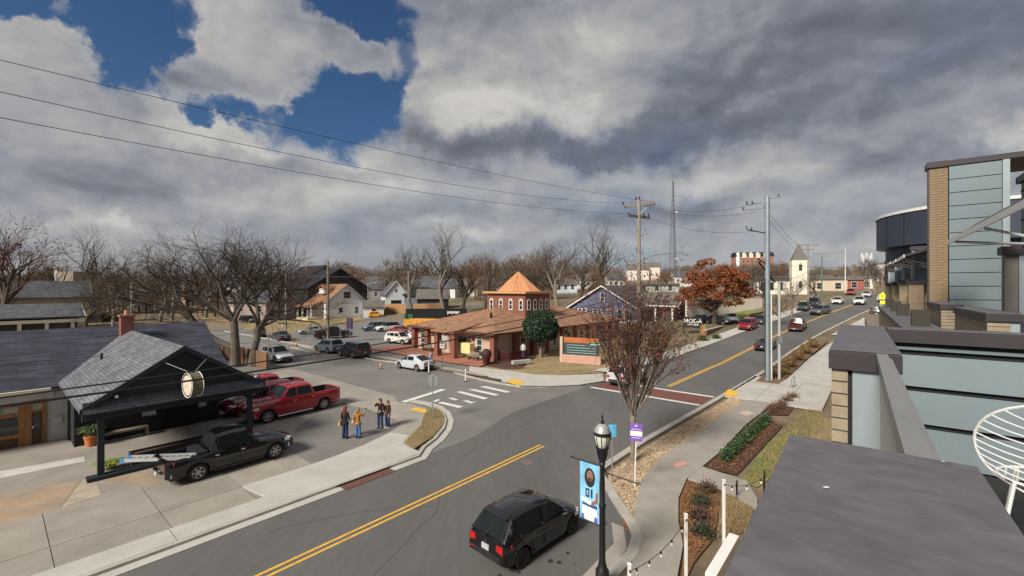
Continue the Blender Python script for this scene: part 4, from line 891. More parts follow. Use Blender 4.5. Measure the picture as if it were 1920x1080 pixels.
for p_, d_, l_, r_ in (((-3.2, -.3, 4.1), (-.8, .3, .8), 4.2, .17), ((-4.6, -.3, 5.9), (-.95, -.2, .45), 4.4, .17), ((-5.6, -.2, 7.3), (-.5, .3, .8), 3.6, .15), ((-5.6, -.2, 7.3), (-.9, -.3, .3), 4.0, .14), ((-4.0, -.3, 5.0), (-.2, -.5, .9), 3.8, .15)): bl(p_, d_, l_, r_)
big.wood.tube([(1.35, .6, -.1), (1.6, .6, 1.7), (1.9, .7, 3.2), (2.0, .7, 4.4)], [.42, .35, .32, .29], 9)
for d_, l_, r_ in (((.6, .2, .8), 4.8, .22), ((-.1, .4, 1), 4.6, .22), ((.75, -.5, .6), 4.8, .2), ((.2, -.6, .9), 4.4, .18), ((.9, .5, .5), 4.6, .16)): bl((2.0, .7, 4.3), d_, l_, r_)
big.make('bare_tree', 'huge spreading bare tree with twin pale trunks behind the porch building', 'tree', M('big_tree_bark', (.13, .108, .088), .95, n=(.8, .35), n2=(9, .3), bump=(14, .8, .04)), M('dark_twigs', (.05, .037, .028), .95), G(441, 688, -.05), 0, None, (1, 1, .93))
# far left tall thin tree at the frame edge
ta = bare(21, 13.5, .2, 5, (6, 5, 4, 4, 3), .10, ((18, 40), (22, 45), (25, 50)), .3)
ta.make('bare_tree', 'tall bare tree with clinging dark leaves at the left edge of the picture', 'tree', m_bark, m_twigr, G(6, 642), 1.0, None, 1.75)
lv = MB()
for l_, p_, d_ in ta.tips:
    if l_ >= 4 and ta.r.random() < .3:
        s_ = ta.r.uniform(.05, .11); a = rvec(ta.r) * s_; b = rvec(ta.r) * s_; lv.add([p_ - a, p_ - b, p_ + a, p_ + b], [(0, 1, 2, 3)])
lv.build('leaves', M('dry_dark_leaf', (.09, .045, .03), .9), COL.objects[[o.name for o in COL.objects if o.name.startswith('bare_tree')][-1]])
# prototypes of the bare trees of the neighbourhood, copied with their parts
protos = []
specs = [(31, 13, 5, (5, 4, 4, 4, 3), .06, .26), (32, 13, 5, (4, 5, 4, 4, 3), .10, .32), (33, 13, 5, (6, 4, 4, 3, 3), .03, .24), (34, 13, 5, (4, 4, 5, 4, 3), .12, .36)]
first = [(155, 588, 78, 'bare tree with a fine brown crown behind the grey roofed house', .0, .95), (690, 592, 0, '', 0, 1)]
BT = [ # px, base py, label, scale, prototype
 (95, 612, 'forked bare tree in front of the tall tan wall', 1.0, 0), (160, 620, 'leaning bare tree beside the clipped hedge', .78, 2), (172, 604, 'slender bare tree with an upright round crown left of the big tree', 1.18, 1), (212, 612, 'short bare tree right of the hedge', .72, 3), (300, 604, 'bare tree trunk rising behind the red chimney', .9, 1), (322, 602, 'second bare trunk right of the red chimney', .9, 3),
 (45, 598, 'bare tree overhanging the slate roofed house', .9, 2), (24, 622, 'bare tree with low branches in front of the white columned house', .85, 0),
 (772, 592, 'pale trunked bare tree left of the domed hall behind the dumpster', 1.22, 3), (832, 592, 'pale twin bare tree behind the orange planter', 1.42, 1), (866, 588, 'dark bare tree right of the tall pale tree', 1.35, 2), (908, 590, 'bare tree directly left of the copper cupola', 1.25, 0),
 (1046, 584, 'bare tree right of the copper cupola', 1.2, 3), (1085, 580, 'bare tree above the blue house gable', 1.25, 0), (1130, 575, 'pale topped bare tree left of the big wooden pole', 1.35, 1), (1010, 580, 'bare tree just behind the copper cupola', 1.15, 2),
 (560, 592, 'bare tree behind the dark peaked roof', 1.1, 2), (520, 600, 'bare tree between the big tree and the white house', 1.0, 0), (460, 598, 'bare tree behind the twin trunks', 1.05, 3), (230, 598, 'bare tree beside the concrete pole', 1.1, 0), (385, 596, 'bare tree behind the long low limb', 1.1, 1),
 (1440, 575, 'round dense bare tree in front of the cream church nave', .95, 2), (1462, 610, 'small bare tree on the church lawn beside the street', .55, 0), (1484, 600, 'small dark bare tree nearer the church tower', .6, 3), (1640, 552, 'bare tree at the far end of the street', .8, 1), (1626, 550, 'bare tree left of the far end tree', .8, 3), (1530, 560, 'bare tree before the cream shops', .7, 0)]
rt = random.Random(77)
for i, (px, py, lb, sc, k) in enumerate(BT):
    sc *= (1.62 if px < 700 else 1.36) if sc > .7 and px < 1400 else 1.15
    p = G(px, py, -.05)
    if k >= len(protos) or True:
        while len(protos) < 4:
            q = specs[len(protos)]; t_ = bare(q[0], q[1], .2, q[2], q[3], q[4], ((20, 48), (25, 52), (25, 55)), q[5])
            protos.append(t_.make('bare_tree', 'x', 'tree', (m_barkl if len(protos) in (1, 3) else m_bark), m_twig, (0, 0, 0)))
            protos[-1]['used'] = 0
    base = protos[k]
    if not base['used']:
        o = base; base['used'] = 1; o.location = p; o.rotation_euler = (0, 0, rt.uniform(0, 6.28)); o.scale = (sc,) * 3; o['label'] = lb; o['group'] = 'bare trees of the neighbourhood'
    else: copy_tree(base, p, rt.uniform(0, 6.28), sc, lb, 'bare trees of the neighbourhood')
for b_ in protos: del b_['used']
# woods: small bare crowns, nobody could count them
def crown_proto(seed, n):
    r = random.Random(seed); v = []; f = []
    for i in range(n):
        d = rvec(r); d.z = abs(d.z) * 1.35 - .55; k = r.uniform(.2, 1) ** .6; c = Vector((d.x * 2.7 * k, d.y * 2.7 * k, 4.2 + d.z * 3.8 * k))
        g = (Vector((d.x, d.y, .9 + d.z)).normalized() + rvec(r) * .8).normalized() * r.uniform(.5, 1.2); s = rvec(r).cross(g).normalized() * r.uniform(.018, .055)
        o = len(v); v += [c - s, c + s, c + g]; f.append((o, o + 1, o + 2))
    for i in range(7):
        a = i * .9; o = len(v); t = Vector((math.cos(a) * 1.6, math.sin(a) * 1.6, 5.6)); b = Vector((0, 0, 2.0 + i * .15)); s = Vector((-math.sin(a), math.cos(a), 0)) * .09; v += [b - s, b + s, t]; f.append((o, o + 1, o + 2))
    for a in (0, 1.57): o = len(v); s = Vector((math.cos(a), math.sin(a), 0)) * .16; v += [-s, s, Vector((0, 0, 4.6)) + s * .6, Vector((0, 0, 4.6)) - s * .6]; f.append((o, o + 1, o + 2, o + 3))
    return v, f
cps = [crown_proto(i, 620) for i in range(4)]
woods = [MB(), MB(), MB()]
GAPS = [(1195, 26, 330), (1222, 18, 330), (1275, 22, 260), (830, 22, 170), (868, 20, 175), (800, 20, 180), (940, 18, 190), (690, 22, 170), (1060, 18, 180), (480, 26, 150), (440, 22, 190), (350, 22, 200), (500, 26, 125), (1090, 14, 240), (1148, 14, 220), (700, 22, 230), (730, 30, 150), (765, 30, 150), (800, 34, 150)]
def wood_tree(x, y, sc, which):
    pxx = 960 + FPX * x / y
    if any(abs(pxx - a) < b and y < c + 4 for a, b, c in GAPS): return
    v, f = rt.choice(cps); a = rt.uniform(0, 6.28); m = Matrix.Translation((x, y, ter(x, y) - .3)) @ Matrix.Rotation(a, 4, 'Z') @ Matrix.Diagonal((sc * rt.uniform(.9, 1.3), sc * rt.uniform(.9, 1.3), sc, 1)); woods[which].add(v, f, m)
for i in range(720):
    px = rt.uniform(-80, 1480); Y = 135 + 420 * rt.random() ** 1.4
    if px > 1180: Y = max(Y, 170)
    if px > 1290: Y = max(Y, 230)
    x = (px - 960) / FPX * Y
    wood_tree(x, Y, rt.uniform(1.3, 2.3) * (.8 if px > 1180 else 1), rt.choice((0, 0, 1, 1, 2)))
for i in range(150):
    px = rt.uniform(-60, 1230); Y = rt.uniform(122, 165); x = (px - 960) / FPX * Y
    if 530 < px < 700 and Y < 140: continue
    wood_tree(x, Y, rt.uniform(.7, 1.4), rt.choice((0, 1, 2)))
for i in range(70):
    px = rt.uniform(1480, 1680); Y = rt.uniform(180, 420); x = (px - 960) / FPX * Y; wood_tree(x, Y, rt.uniform(.8, 1.2), rt.choice((0, 1)))
for wmb, c, lb in zip(woods, ((.15, .112, .084), (.13, .104, .08), (.185, .112, .07)), ('brown grey', 'grey', 'rusty')):
    props(wmb.build('woods', M('far_twigs', c, .95, n=(.05, .35), n2=(.4, .25))), label=f'{lb} bare woodland covering the far neighbourhood up to the horizon', cat='woodland', kind='stuff')
# foliage made of many small leaves
def leafball(n, fn, size, mats, parent, seed, flat=.7):
    r = random.Random(seed); mbs = [MB() for _ in mats]
    for i in range(n):
        p = fn(r); a = rvec(r) * r.uniform(*size); b = rvec(r).cross(a).normalized() * a.length * flat
        mbs[r.randrange(len(mats))].add([p - a, p - b, p + a, p + b], [(0, 1, 2, 3)])
    for m_, q in zip(mbs, mats): m_.build('foliage', q, parent)
# rust red oak at the far kerb
oak = Tree(41); oak.limb(Vector((0, 0, -.1)), Vector((0, 0, 1)), 2.6, .42, 0, 4, (7, 5, 4, 3), .03, ((30, 70), (25, 60), (25, 60)), 4, .14, .8)
op = oak.make('oak_tree', 'rounded tree full of rust red leaves above the parked red car', 'tree', m_bark, m_twigr, G(1340, 608, -.05), .4, None, (1.06, 1.06, 1.16))
orust = [M('rust_leaf', c, .9, n=(.8, .3)) for c in ((.22, .065, .022), (.165, .05, .022), (.26, .095, .03))]
lobes = []; rl = random.Random(8)
for i in range(95):
    d = rvec(rl); d.z = abs(d.z) if rl.random() < .7 else d.z * .42; k = rl.uniform(.55, 1.0); lobes.append((Vector((d.x * 5.6 * k, d.y * 5.6 * k, 4.1 + d.z * 6.2 * k)), rl.uniform(.7, 1.35)))
def f_oak(r):
    c, q = r.choice(lobes); d = rvec(r); return c + Vector((d.x, d.y, d.z * .55)) * q * r.uniform(.3, 1) ** .5
leafball(15000, f_oak, (.10, .20), orust, op, 3)
for px, py, s_, lb in ((1345, 612, .30, 'low rust shrub'),): pass
# clipped evergreen in front of the hall
eg = thing('clipped_evergreen', 'dark green clipped ball shaped evergreen on pale stems before the domed hall', 'tree', G(1014, 672, .02))
st_ = MB()
for dx, dy in ((-.1, 0), (.12, .05), (.02, -.12), (.2, .1)): st_.tube([(dx, dy, -.05), (dx * 1.2, dy, 1.2), (dx * 3.2, dy * 3, 2.6)], [.11, .09, .05], 7)
st_.tube([(.15, 0, 1.0), (.6, .1, 1.8), (.95, .1, 2.3)], [.05, .045, .03], 6)
st_.build('trunk', m_barkl, eg, smooth=60)
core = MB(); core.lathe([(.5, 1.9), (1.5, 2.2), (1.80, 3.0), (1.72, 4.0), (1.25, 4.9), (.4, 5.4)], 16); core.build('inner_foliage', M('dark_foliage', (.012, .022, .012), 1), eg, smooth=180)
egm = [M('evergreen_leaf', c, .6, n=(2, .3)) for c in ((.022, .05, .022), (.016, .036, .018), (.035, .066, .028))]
def f_eg(r):
    d = rvec(r); k = 1.04 - .16 * r.random() ** 2; z = d.z; rr = math.sqrt(max(0, 1 - z * z)); s = 2.02 * (1 if z > 0 else 1.0)
    wob = 1 + .13 * pnoise(Vector((d.x * 3, d.y * 3, d.z * 3)))
    return Vector((d.x * 1.98 * k * wob, d.y * 1.98 * k * wob, 3.55 + (z * 1.95 if z > 0 else max(z * 1.9, -1.25 + .12 * r.random())) * k * wob))
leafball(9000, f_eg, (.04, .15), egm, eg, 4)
# street tree in the gravel bed: vase of stems with clinging red brown leaves
stt = Tree(51); stt.r = random.Random(52)
tp_ = [(0, 0, -.05), (.02, 0, .9), (-.02, 0, 1.85)]; stt.wood.tube(tp_, [.16, .125, .14], 10)
for i in range(24):
    a = i * 2.4 + stt.r.uniform(-.3, .3); t_ = stt.r.uniform(.12, .85) if i > 2 else .05; d_ = Vector((math.cos(a) * t_, math.sin(a) * t_, 1)).normalized()
    stt.limb(Vector((math.cos(a) * .05, math.sin(a) * .05, 1.7 + .1 * stt.r.random())), d_, stt.r.uniform(1.7, 2.5) * (1.15 if t_ < .3 else 1), stt.r.uniform(.048, .07), 1, 4, (0, 5, 4, 2), .055, ((6, 18), (10, 28), (18, 42)), 5, .06, .5)
tt = stt.make('street_tree', 'vase shaped street tree with sparse red brown leaves in the gravel bed', 'tree', m_barkl, M('street_tree_twig', (.066, .045, .037), .9), UV(*toUV(G(1187, 868)), .05), .3); tt.scale = (.98, .98, 1.2)
rlm = [M('red_brown_leaf', c, .85, n=(4, .3)) for c in ((.12, .042, .024), (.095, .034, .022), (.17, .062, .03))]
tips = [(p, d) for l, p, d in stt.tips if l >= 3]
def f_st(r):
    for _ in range(30):
        p, d = r.choice(tips); lowk = 1 if p.z < 4.2 else (.55 if p.z < 5.5 else .25)
        if r.random() < lowk: break
    return p + rvec(r) * r.uniform(.02, .22) - d * r.uniform(0, .5)
leafball(7800, f_st, (.026, .052), rlm, tt, 6)
# hedge, shrubs, ornamental grass, pot plants
hg = [M('hedge_leaf', c, .6, n=(3, .3)) for c in ((.035, .075, .022), (.025, .055, .018), (.06, .105, .035))]
ORD = 'first second third fourth fifth sixth seventh eighth ninth tenth eleventh twelfth thirteenth fourteenth fifteenth sixteenth'.split()
h0, h1 = G(1362, 866), G(1437, 793)
for i in range(9):
    p = h0.lerp(h1, i / 8); t_ = thing('hedge_shrub', 'small clipped green shrub, number in the row of the hedge beside the footpath', 'shrub', (p.x, p.y, p.z + .05), 0, 'green shrubs of the path hedge')
    t_['label'] = ORD[i] + ' glossy green shrub of the path hedge, counted from the near end'
    s_ = MB(); s_.tube([(0, 0, -.02), (0, 0, .3)], .03, 5); s_.build('stem', m_bark, t_)
    rr = random.Random(i); leafball(420, lambda r: Vector((r.gauss(0, .125), r.gauss(0, .125), abs(r.gauss(.25, .15)))), (.035, .07), hg, t_, i + 90)
def shrub(p, lb, size, cols, n=500, leaf=(.03, .06), group=None, spike=False, name='shrub', seed=0):
    t_ = thing(name, lb, 'shrub', p, 0, group); s_ = MB(); r = random.Random(seed)
    for i in range(7): a = r.uniform(0, 6.3); s_.tube([(0, 0, -.03), (math.cos(a) * size * .3, math.sin(a) * size * .3, size * .5)], [.012, .006], 4)
    s_.build('stem', m_bark, t_)
    mts = [plain('shrub_leaf', c, .8) for c in cols]
    if spike:
        mbs = [MB() for _ in mts]
        for i in range(n):
            a = r.uniform(0, 6.3); o = Vector((math.cos(a), math.sin(a), 0)); w_ = Vector((-o.y, o.x, 0)) * leaf[0]; l = size * r.uniform(.7, 1.2); up = r.uniform(.6, 1.9); b = o * .03
            m1 = b + (o * .5 + Vector((0, 0, up))).normalized() * l * .6; e = m1 + (o * 1.0 + Vector((0, 0, up * .2 - .4))).normalized() * l * .5; mbs[i % len(mts)].add([b - w_ * .6, b + w_ * .6, m1 + w_, m1 - w_, e], [(0, 1, 2, 3), (3, 2, 4)])
        for m_, q in zip(mbs, mts): m_.build('leaves', q, t_)
    else: leafball(n, lambda r: Vector((r.gauss(0, size * .36), r.gauss(0, size * .36), abs(r.gauss(size * .4, size * .25)))), leaf, mts, t_, seed + 7)
    return t_
for i, (px, py, lb) in enumerate([(1326, 925, 'reddish low shrub, the farthest in the leafy bed by the path'), (1313, 950, 'dark green low shrub, second from the footpath bend'), (1312, 978, 'brown twiggy low shrub in the middle of the leafy bed'), (1318, 1008, 'dark low shrub nearest the black soil patch')]):
    shrub(G(px, py, .06), lb, .46, [((.10, .045, .028), (.06, .06, .03)), ((.03, .05, .022), (.05, .06, .03)), ((.085, .05, .032), (.06, .04, .028)), ((.03, .045, .02), (.05, .05, .03))][i], 700, (.02, .05), 'low shrubs in the leafy bed', seed=i)
for i, (px, py) in enumerate([(1447, 775), (1456, 768), (1466, 762), (1476, 755), (1487, 748)]): shrub(G(px, py, .06), ORD[i] + ' dry brown low shrub in the corner pavement bed, counted from the hedge', .5, ((.10, .05, .035), (.13, .07, .04)), 500, (.02, .05), 'dry shrubs at the corner pavement', seed=i + 20)
for i in range(16):
    u = 45.6 + i * 1.45; shrub(UV(u, -7.2 + .35 * math.sin(i * 2) + max(0, u - 52) * .06, .17), ORD[i] + ' tawny grass tuft in the verge strip, counted from the steel poles', .95, ((.32, .20, .09), (.24, .135, .06)), 300, (.025, .035), 'tawny grass tufts in the verge strip', True, 'grass_tuft', i)
for i, (px, py) in enumerate([(192, 884), (206, 884), (214, 879)]): shrub(G(px, py, .12), ['left', 'front', 'rear right'][i] + ' one of the bright green grass clumps at the porch post', .55, ((.22, .30, .05), (.15, .24, .04), (.32, .34, .08)), 170, (.018, .03), 'grass clumps at the porch post', True, 'grass_clump', i)
for i, (px, py, s_) in enumerate([(1318, 640, .9), (1342, 636, .8), (1185, 655, 1.3), (1226, 648, 1.6), (1240, 632, 1.5)]): shrub(G(px, py), ['olive low shrub by the low wall at the shop sign', 'olive low shrub right of the low wall', 'green bush at the right side of the domed hall', 'dark green bush in front of the shop porch', 'green upright shrub beside the shop porch post'][i], s_, ((.05, .075, .03), (.08, .085, .035)), 600, (.06, .12), 'bushes along the far sidewalk', seed=i + 50)
hd = thing('clipped_hedge', 'long dark clipped hedge on the green lawn behind the dark roof', 'hedge', G(190, 602)); s_ = MB(); s_.b2((-4.5, -.8, 0), (5.5, .8, 1.5)); s_.build('hedge_core', M('hedge_core', (.015, .03, .012), .95), hd)
leafball(3000, lambda r: Vector((r.uniform(-4.6, 5.6), r.choice((-.82, .82)) * r.uniform(.9, 1.05), r.uniform(0, 1.55))) if r.random() < .6 else Vector((r.uniform(-4.6, 5.6), r.uniform(-.85, .85), 1.5 + r.uniform(0, .08))), (.08, .16), egm, hd, 12)
sheet('far_lawn', pxs((140, 606), (250, 602), (240, 590), (140, 592)), .05, m_green)
sheet('far_lawn', pxs((300, 590), (390, 600), (440, 605), (430, 592), (340, 582)), .05, m_grass)
sheet('house_lawn', pxs((455, 618), (540, 626), (600, 612), (680, 600), (672, 594), (560, 598), (470, 603)), .03, m_grass)
# ------------------------------------------------------------------ houses
def window(par, T, w_, h_, fmat, pane=None, bars=1, arch=False, fw=.08):
    """window in the plane of T (x right, y up, z out), sill-centre at the origin"""
    f = MB()
    def bx(a, b, c, d, z0, z1): f.b2((a, c, z0), (b, d, z1), T)
    bx(-w_ / 2 - fw, -w_ / 2, -fw, h_ + fw, -.02, .05); bx(w_ / 2, w_ / 2 + fw, -fw, h_ + fw, -.02, .05); bx(-w_ / 2, w_ / 2, h_, h_ + fw, -.02, .048); bx(-w_ / 2, w_ / 2, -fw, 0, -.02, .062)
    for i in range(bars): y = h_ * (i + 1) / (bars + 1); bx(-w_ / 2, w_ / 2, y - .025, y + .025, -.01, .03)
    fo = f.build('window', fmat, par); p = MB(); p.b2((-w_ / 2, 0, -.03), (w_ / 2, h_, .012), T); p.build('pane', pane or m_glass, fo)
    if arch:
        g = MB(); n = 8; pts = [(w_ / 2 * math.cos(math.pi * i / n), h_ + w_ / 2 * math.sin(math.pi * i / n)) for i in range(n + 1)]; g.tube([T @ Vector((x, y, .03)) for x, y in pts], .05, 5); g.build('arch', fmat, fo)
        q = MB(); q.poly([T @ Vector((x * .98, y, .014)) for x, y in pts]); q.build('pane', pane or m_glass, fo)
    return fo
def house(name, label, cat, p, rz, w_, d_, h_, rh, wall, roof, trim=None, group=None, wins=(), ov=.45, chim=None, door=None, ridge='x', roofname='roof'):
    """gable house: w along local x, d along y (front at -y); ridge along x or y"""
    t = thing(name, label, cat, p, rz, group); trim = trim or m_white
    b = MB(); b.b2((-w_ / 2, -d_ / 2, -1.2), (w_ / 2, d_ / 2, h_))
    if ridge == 'x': b.add([(-w_ / 2, -d_ / 2, h_), (-w_ / 2, d_ / 2, h_), (-w_ / 2, 0, h_ + rh), (w_ / 2, -d_ / 2, h_), (w_ / 2, d_ / 2, h_), (w_ / 2, 0, h_ + rh)], [(0, 2, 1), (3, 4, 5)])
    else: b.add([(-w_ / 2, -d_ / 2, h_), (w_ / 2, -d_ / 2, h_), (0, -d_ / 2, h_ + rh), (-w_ / 2, d_ / 2, h_), (w_ / 2, d_ / 2, h_), (0, d_ / 2, h_ + rh)], [(0, 1, 2), (3, 5, 4)])
    b.build('wall', wall, t)
    hw_, L_ = (d_ / 2, w_ / 2) if ridge == 'x' else (w_ / 2, d_ / 2); sl = rh / hw_; e = hw_ + ov; z0 = h_ - sl * ov; r_ = MB(); th = .14
    sec = [(-e, z0), (0, h_ + rh + .02), (e, z0), (e, z0 + th), (0, h_ + rh + .02 + th * 1.15), (-e, z0 + th)]
    X = L_ + ov; r_.loft([[((x, a, z) if ridge == 'x' else (a, x, z)) for a, z in sec] for x in (-X, X)])
    r_.build('roof', roof, t, uvroof=True)
    for x in (-X - .02, X - .02):
        for s in (-1, 1):
            pts = [(x, s * e, z0 - .02), (x, 0, h_ + rh - .01)]
            q = [(x, s * e, z0 - .06), (x, s * e, z0 + .155), (x, 0, h_ + rh + .17), (x, 0, h_ + rh - .08)]
            rr = [[((a if ridge == 'x' else b_), (b_ if ridge == 'x' else a), z) for a, b_, z in [(xx + dx, yy, zz_) for xx, yy, zz_ in q]] for dx in (0, .05)]
            f = MB(); f.loft(rr); f.build('bargeboard', trim, t)
    for (face, along, z, ww, hh) in wins:
        T = {'s': FACE((along, -d_ / 2, z), 0, -1), 'n': FACE((along, d_ / 2, z), 0, 1), 'e': FACE((w_ / 2, along, z), 1, 0), 'w': FACE((-w_ / 2, along, z), -1, 0)}[face]
        window(t, T, ww, hh, trim)
    if chim: c = MB(); c.box((chim[0], chim[1], h_ + rh + .1), (.7, .7, 2)); c.build('chimney', chim[2], t)
    if door: T = FACE((door[1], -d_ / 2, .1), 0, -1) if door[0] == 's' else FACE((w_ / 2, door[1], .1), 1, 0); dd = MB(); dd.b2((-.5, 0, -.02), (.5, 2.1, .05), T); dd.build('door', door[2], t)
    return t
sh_dark = shingle('slate_shingle', (.036, .039, .060), .42, 1.3, .17)
sh_grey = shingle('pale_grey_shingle', (.118, .122, .137), .22, .45, .15)
sh_brown = shingle('rust_shingle', (.30, .145, .078), .16, .5, .16)
sh_tan = shingle('tan_roof_shingle', (.285, .15, .084), .16, .6, .18)
sh_mid = shingle('grey_brown_shingle', (.14, .125, .11), .2, .5, .18)
sh_slate = shingle('blue_grey_shingle', (.085, .088, .098), .2, .5, .18)
m_siding = M('white_siding', (.60, .61, .62), .7, n=(2, .05), n2=(9, .05), stretch=(.1, .1, 1))
m_blue = M('blue_siding', (.10, .115, .19), .75, n=(3, .12), n2=(14, .1), stretch=(.1, .1, 1))
# white gabled house with the rust roof
az = math.atan2(.766, .643)
hp_ = G(612, 600); wh = house('house', 'white two storey house with a rust coloured roof and porch beyond the lot', 'house', (hp_.x + .2, hp_.y + 6.5, hp_.z), R(47), 10.5, 9.5, 4.7, 4.2, m_siding, sh_brown, wins=[('s', -1.4, 1.7, 1.0, 1.3), ('s', 2.9, 1.4, 1.0, 1.7), ('s', .3, 5.4, 1.9, 1.6), ('e', 0, 1.6, 1, 1.4)], ridge='y')
b = MB(); b.b2((-5.32, -4.82, -1.2), (5.32, 4.82, .55)); b.build('foundation', M('cream_block', (.50, .44, .29), .85), wh)
b = MB(); b.b2((-9.2, -3.4, -1.2), (-5.3, 3.2, .6)); b.build('porch_base', M('cream_block', (.52, .45, .29), .85), wh)
b = MB(); b.loft([[(-9.6, y, 3.3), (-5.0, y, 4.75), (-5.0, y, 4.9), (-9.6, y, 3.45)] for y in (-3.8, 3.6)]); b.build('porch_roof', sh_brown, wh, uvroof=True)
for y in (-3.2, 0, 3.0): b = MB(); b.box((-9.0, y, 1.95), (.32, .32, 2.7)); b.build('porch_column', m_white, wh)
b = MB(); b.b2((-4.2, -1.6, 6.5), (-2.2, 1.6, 7.9)); b.build('dormer', m_siding, wh)
b = MB(); b.loft([[(-4.6, y, z) for y, z in ((-2, 7.7), (0, 8.8), (2, 7.7), (2, 7.85), (0, 8.95), (-2, 7.85))], [(-1.5, y, z) for y, z in ((-2, 7.7), (0, 8.8), (2, 7.7), (2, 7.85), (0, 8.95), (-2, 7.85))]]); b.build('dormer_roof', sh_brown, wh, uvroof=True)
an = house('shed', 'small white lean to with a brown roof right of the white house', 'shed', (G(695, 597).x - 1, G(695, 597).y + 5.5, .6), R(18), 5, 6, 2.8, 1.4, m_siding, sh_mid, wins=[('s', 0, 1, 1, 1.2)])
dk = house('house', 'dark house with a wide black peaked roof behind the white house', 'house', (-56.8, 134, 1.0), az, 19, 16, 7.2, 5.6, M('dark_siding', (.022, .02, .022), .8), M('black_roof', (.014, .013, .018), .85), trim=m_trim, ridge='y', wins=[('s', -4, 2, 1.5, 1.6), ('s', 4, 2, 1.5, 1.6)])
dk2 = house('house', 'second dark peaked house just left of the first one', 'house', (-64.4, 142, 1.0), az, 17, 16, 8.2, 6.0, M('dark_siding', (.025, .02, .02), .8), M('black_roof', (.016, .015, .02), .85), trim=m_trim, ridge='y', wins=[('s', 0, 2, 1.5, 1.6)])
# cottages centre
house('cottage', 'small white gabled cottage behind the cedar fence', 'house', (-35.4, 131, .9), R(24), 6.2, 9, 5.6, 3.6, m_siding, sh_slate, wins=[('s', 0, 1.6, 3.0, 2.2), ('s', 0, 6.2, .7, .8)], ridge='y')
house('cottage', 'blue grey cottage right of the white cottage', 'house', (-28.6, 132, .9), R(8), 6.6, 9, 5.2, 2.2, M('blue_grey_siding', (.15, .19, .235), .8), m_trim, wins=[('s', 1.2, 1.6, 1, 1.4)], trim=m_trim)
house('shed', 'long dark garage behind the tall pale bare trees', 'shed', (-23.0, 128, .9), R(6), 8.5, 8, 4.4, 2.4, M('dark_blue_wall', (.014, .016, .024), .8), sh_mid, wins=[('s', -3, 1, 1.2, 1.2)], trim=m_trim)
# blue house
b0, b1 = G(1062, 590), G(1196, 592); bh = house('house', 'blue gabled house with white trimmed windows right of the domed hall', 'house', UV(84, -41, 0) * 1 - Vector((0, 0, .7)), math.atan2(-.643, .766), 14.4, 16, 2.9, 4.1, m_blue, sh_slate, ridge='y', wins=[('s', 0, 4.1, .8, 1.5), ('s', -6.0, 1.55, .8, .95), ('s', -5.0, 1.55, .8, .95), ('s', -4.0, 1.55, .8, .95), ('s', -1.6, 1.55, .8, .9), ('s', -.5, 1.55, .8, .9), ('s', 1.4, 1.55, .8, .9), ('s', 3.7, .9, 1.0, 1.7), ('s', 5.1, .9, 1.0, 1.7)], ov=.6)
b = MB(); b.b2((-7.3, -8.12, -.3), (7.3, -8.02, .7)); b.build('white_skirt', m_white, bh)
# shop with the tan grey roof, sign
mo = house('shop', 'low shop with a grey brown roof and white porch posts beside the black sign', 'shop', UV(86, -34, 0) - Vector((0, 0, 1.0)), math.atan2(-.643, .766), 10, 9, 3.6, 2.2, M('shop_wall', (.09, .06, .05), .85), sh_mid, wins=[('s', -2.5, 1, 1.5, 1.7), ('s', 2, 1, 1.5, 1.7)], ov=.8)
for x in (-4.8, -1.6, 1.6, 4.8): b = MB(); b.box((x, -5.2, 1.6), (.3, .3, 3.4)); b.build('porch_post', m_white, mo)
b = MB(); b.b2((-5.6, -5.6, 3.3), (5.6, -4.4, 3.55)); b.build('porch_beam', m_white, mo)
sg = thing('shop_sign', 'black shop sign with white MODA lettering on posts by the far sidewalk', 'sign', G(1299, 626), math.atan2(-.643, .766) + R(8))
b = MB(); b.box((0, 0, 1.75), (2.5, .14, 1.65)); b.build('board', m_blk, sg)
for x in (-1.35, 1.35): b = MB(); b.box((x, 0, 1.3), (.16, .2, 2.7)); b.build('post', m_blk, sg)
T = Matrix.Translation((0, -.075, 1.95)) @ Matrix.Rotation(R(90), 4, 'X'); lettering('MODA', .88, m_white, sg, T, .006); lettering('BOUTIQUE', .33, m_white, sg, T @ Matrix.Translation((0, -.52, 0)), .008)
lw = thing('low_wall', 'low reddish brick wall right of the black shop sign', 'wall', G(1322, 630), math.atan2(.766, .643)); b = MB(); b.b2((0, -.2, -.3), (9, .2, .8)); b.build('brickwork', M('low_brick', (.24, .10, .07), .9), lw); b = MB(); b.b2((-.05, -.26, .8), (9.05, .26, .9)); b.build('coping', m_kerb, lw)
gt = thing('gate_post', 'square cedar post beside the black shop sign', 'post', G(1318, 627)); b = MB(); b.box((0, 0, .7), (.6, .6, 1.5)); b.build('block', m_fence, gt)
# ------------------------------------------------------------------ domed brick hall
rzH = math.atan2(.733, .68)
hall = thing('brick_hall', 'low pink and brick hall with a tan hip roof and a copper topped cupola', 'hall', (-2.0, 47.9, 0), rzH)
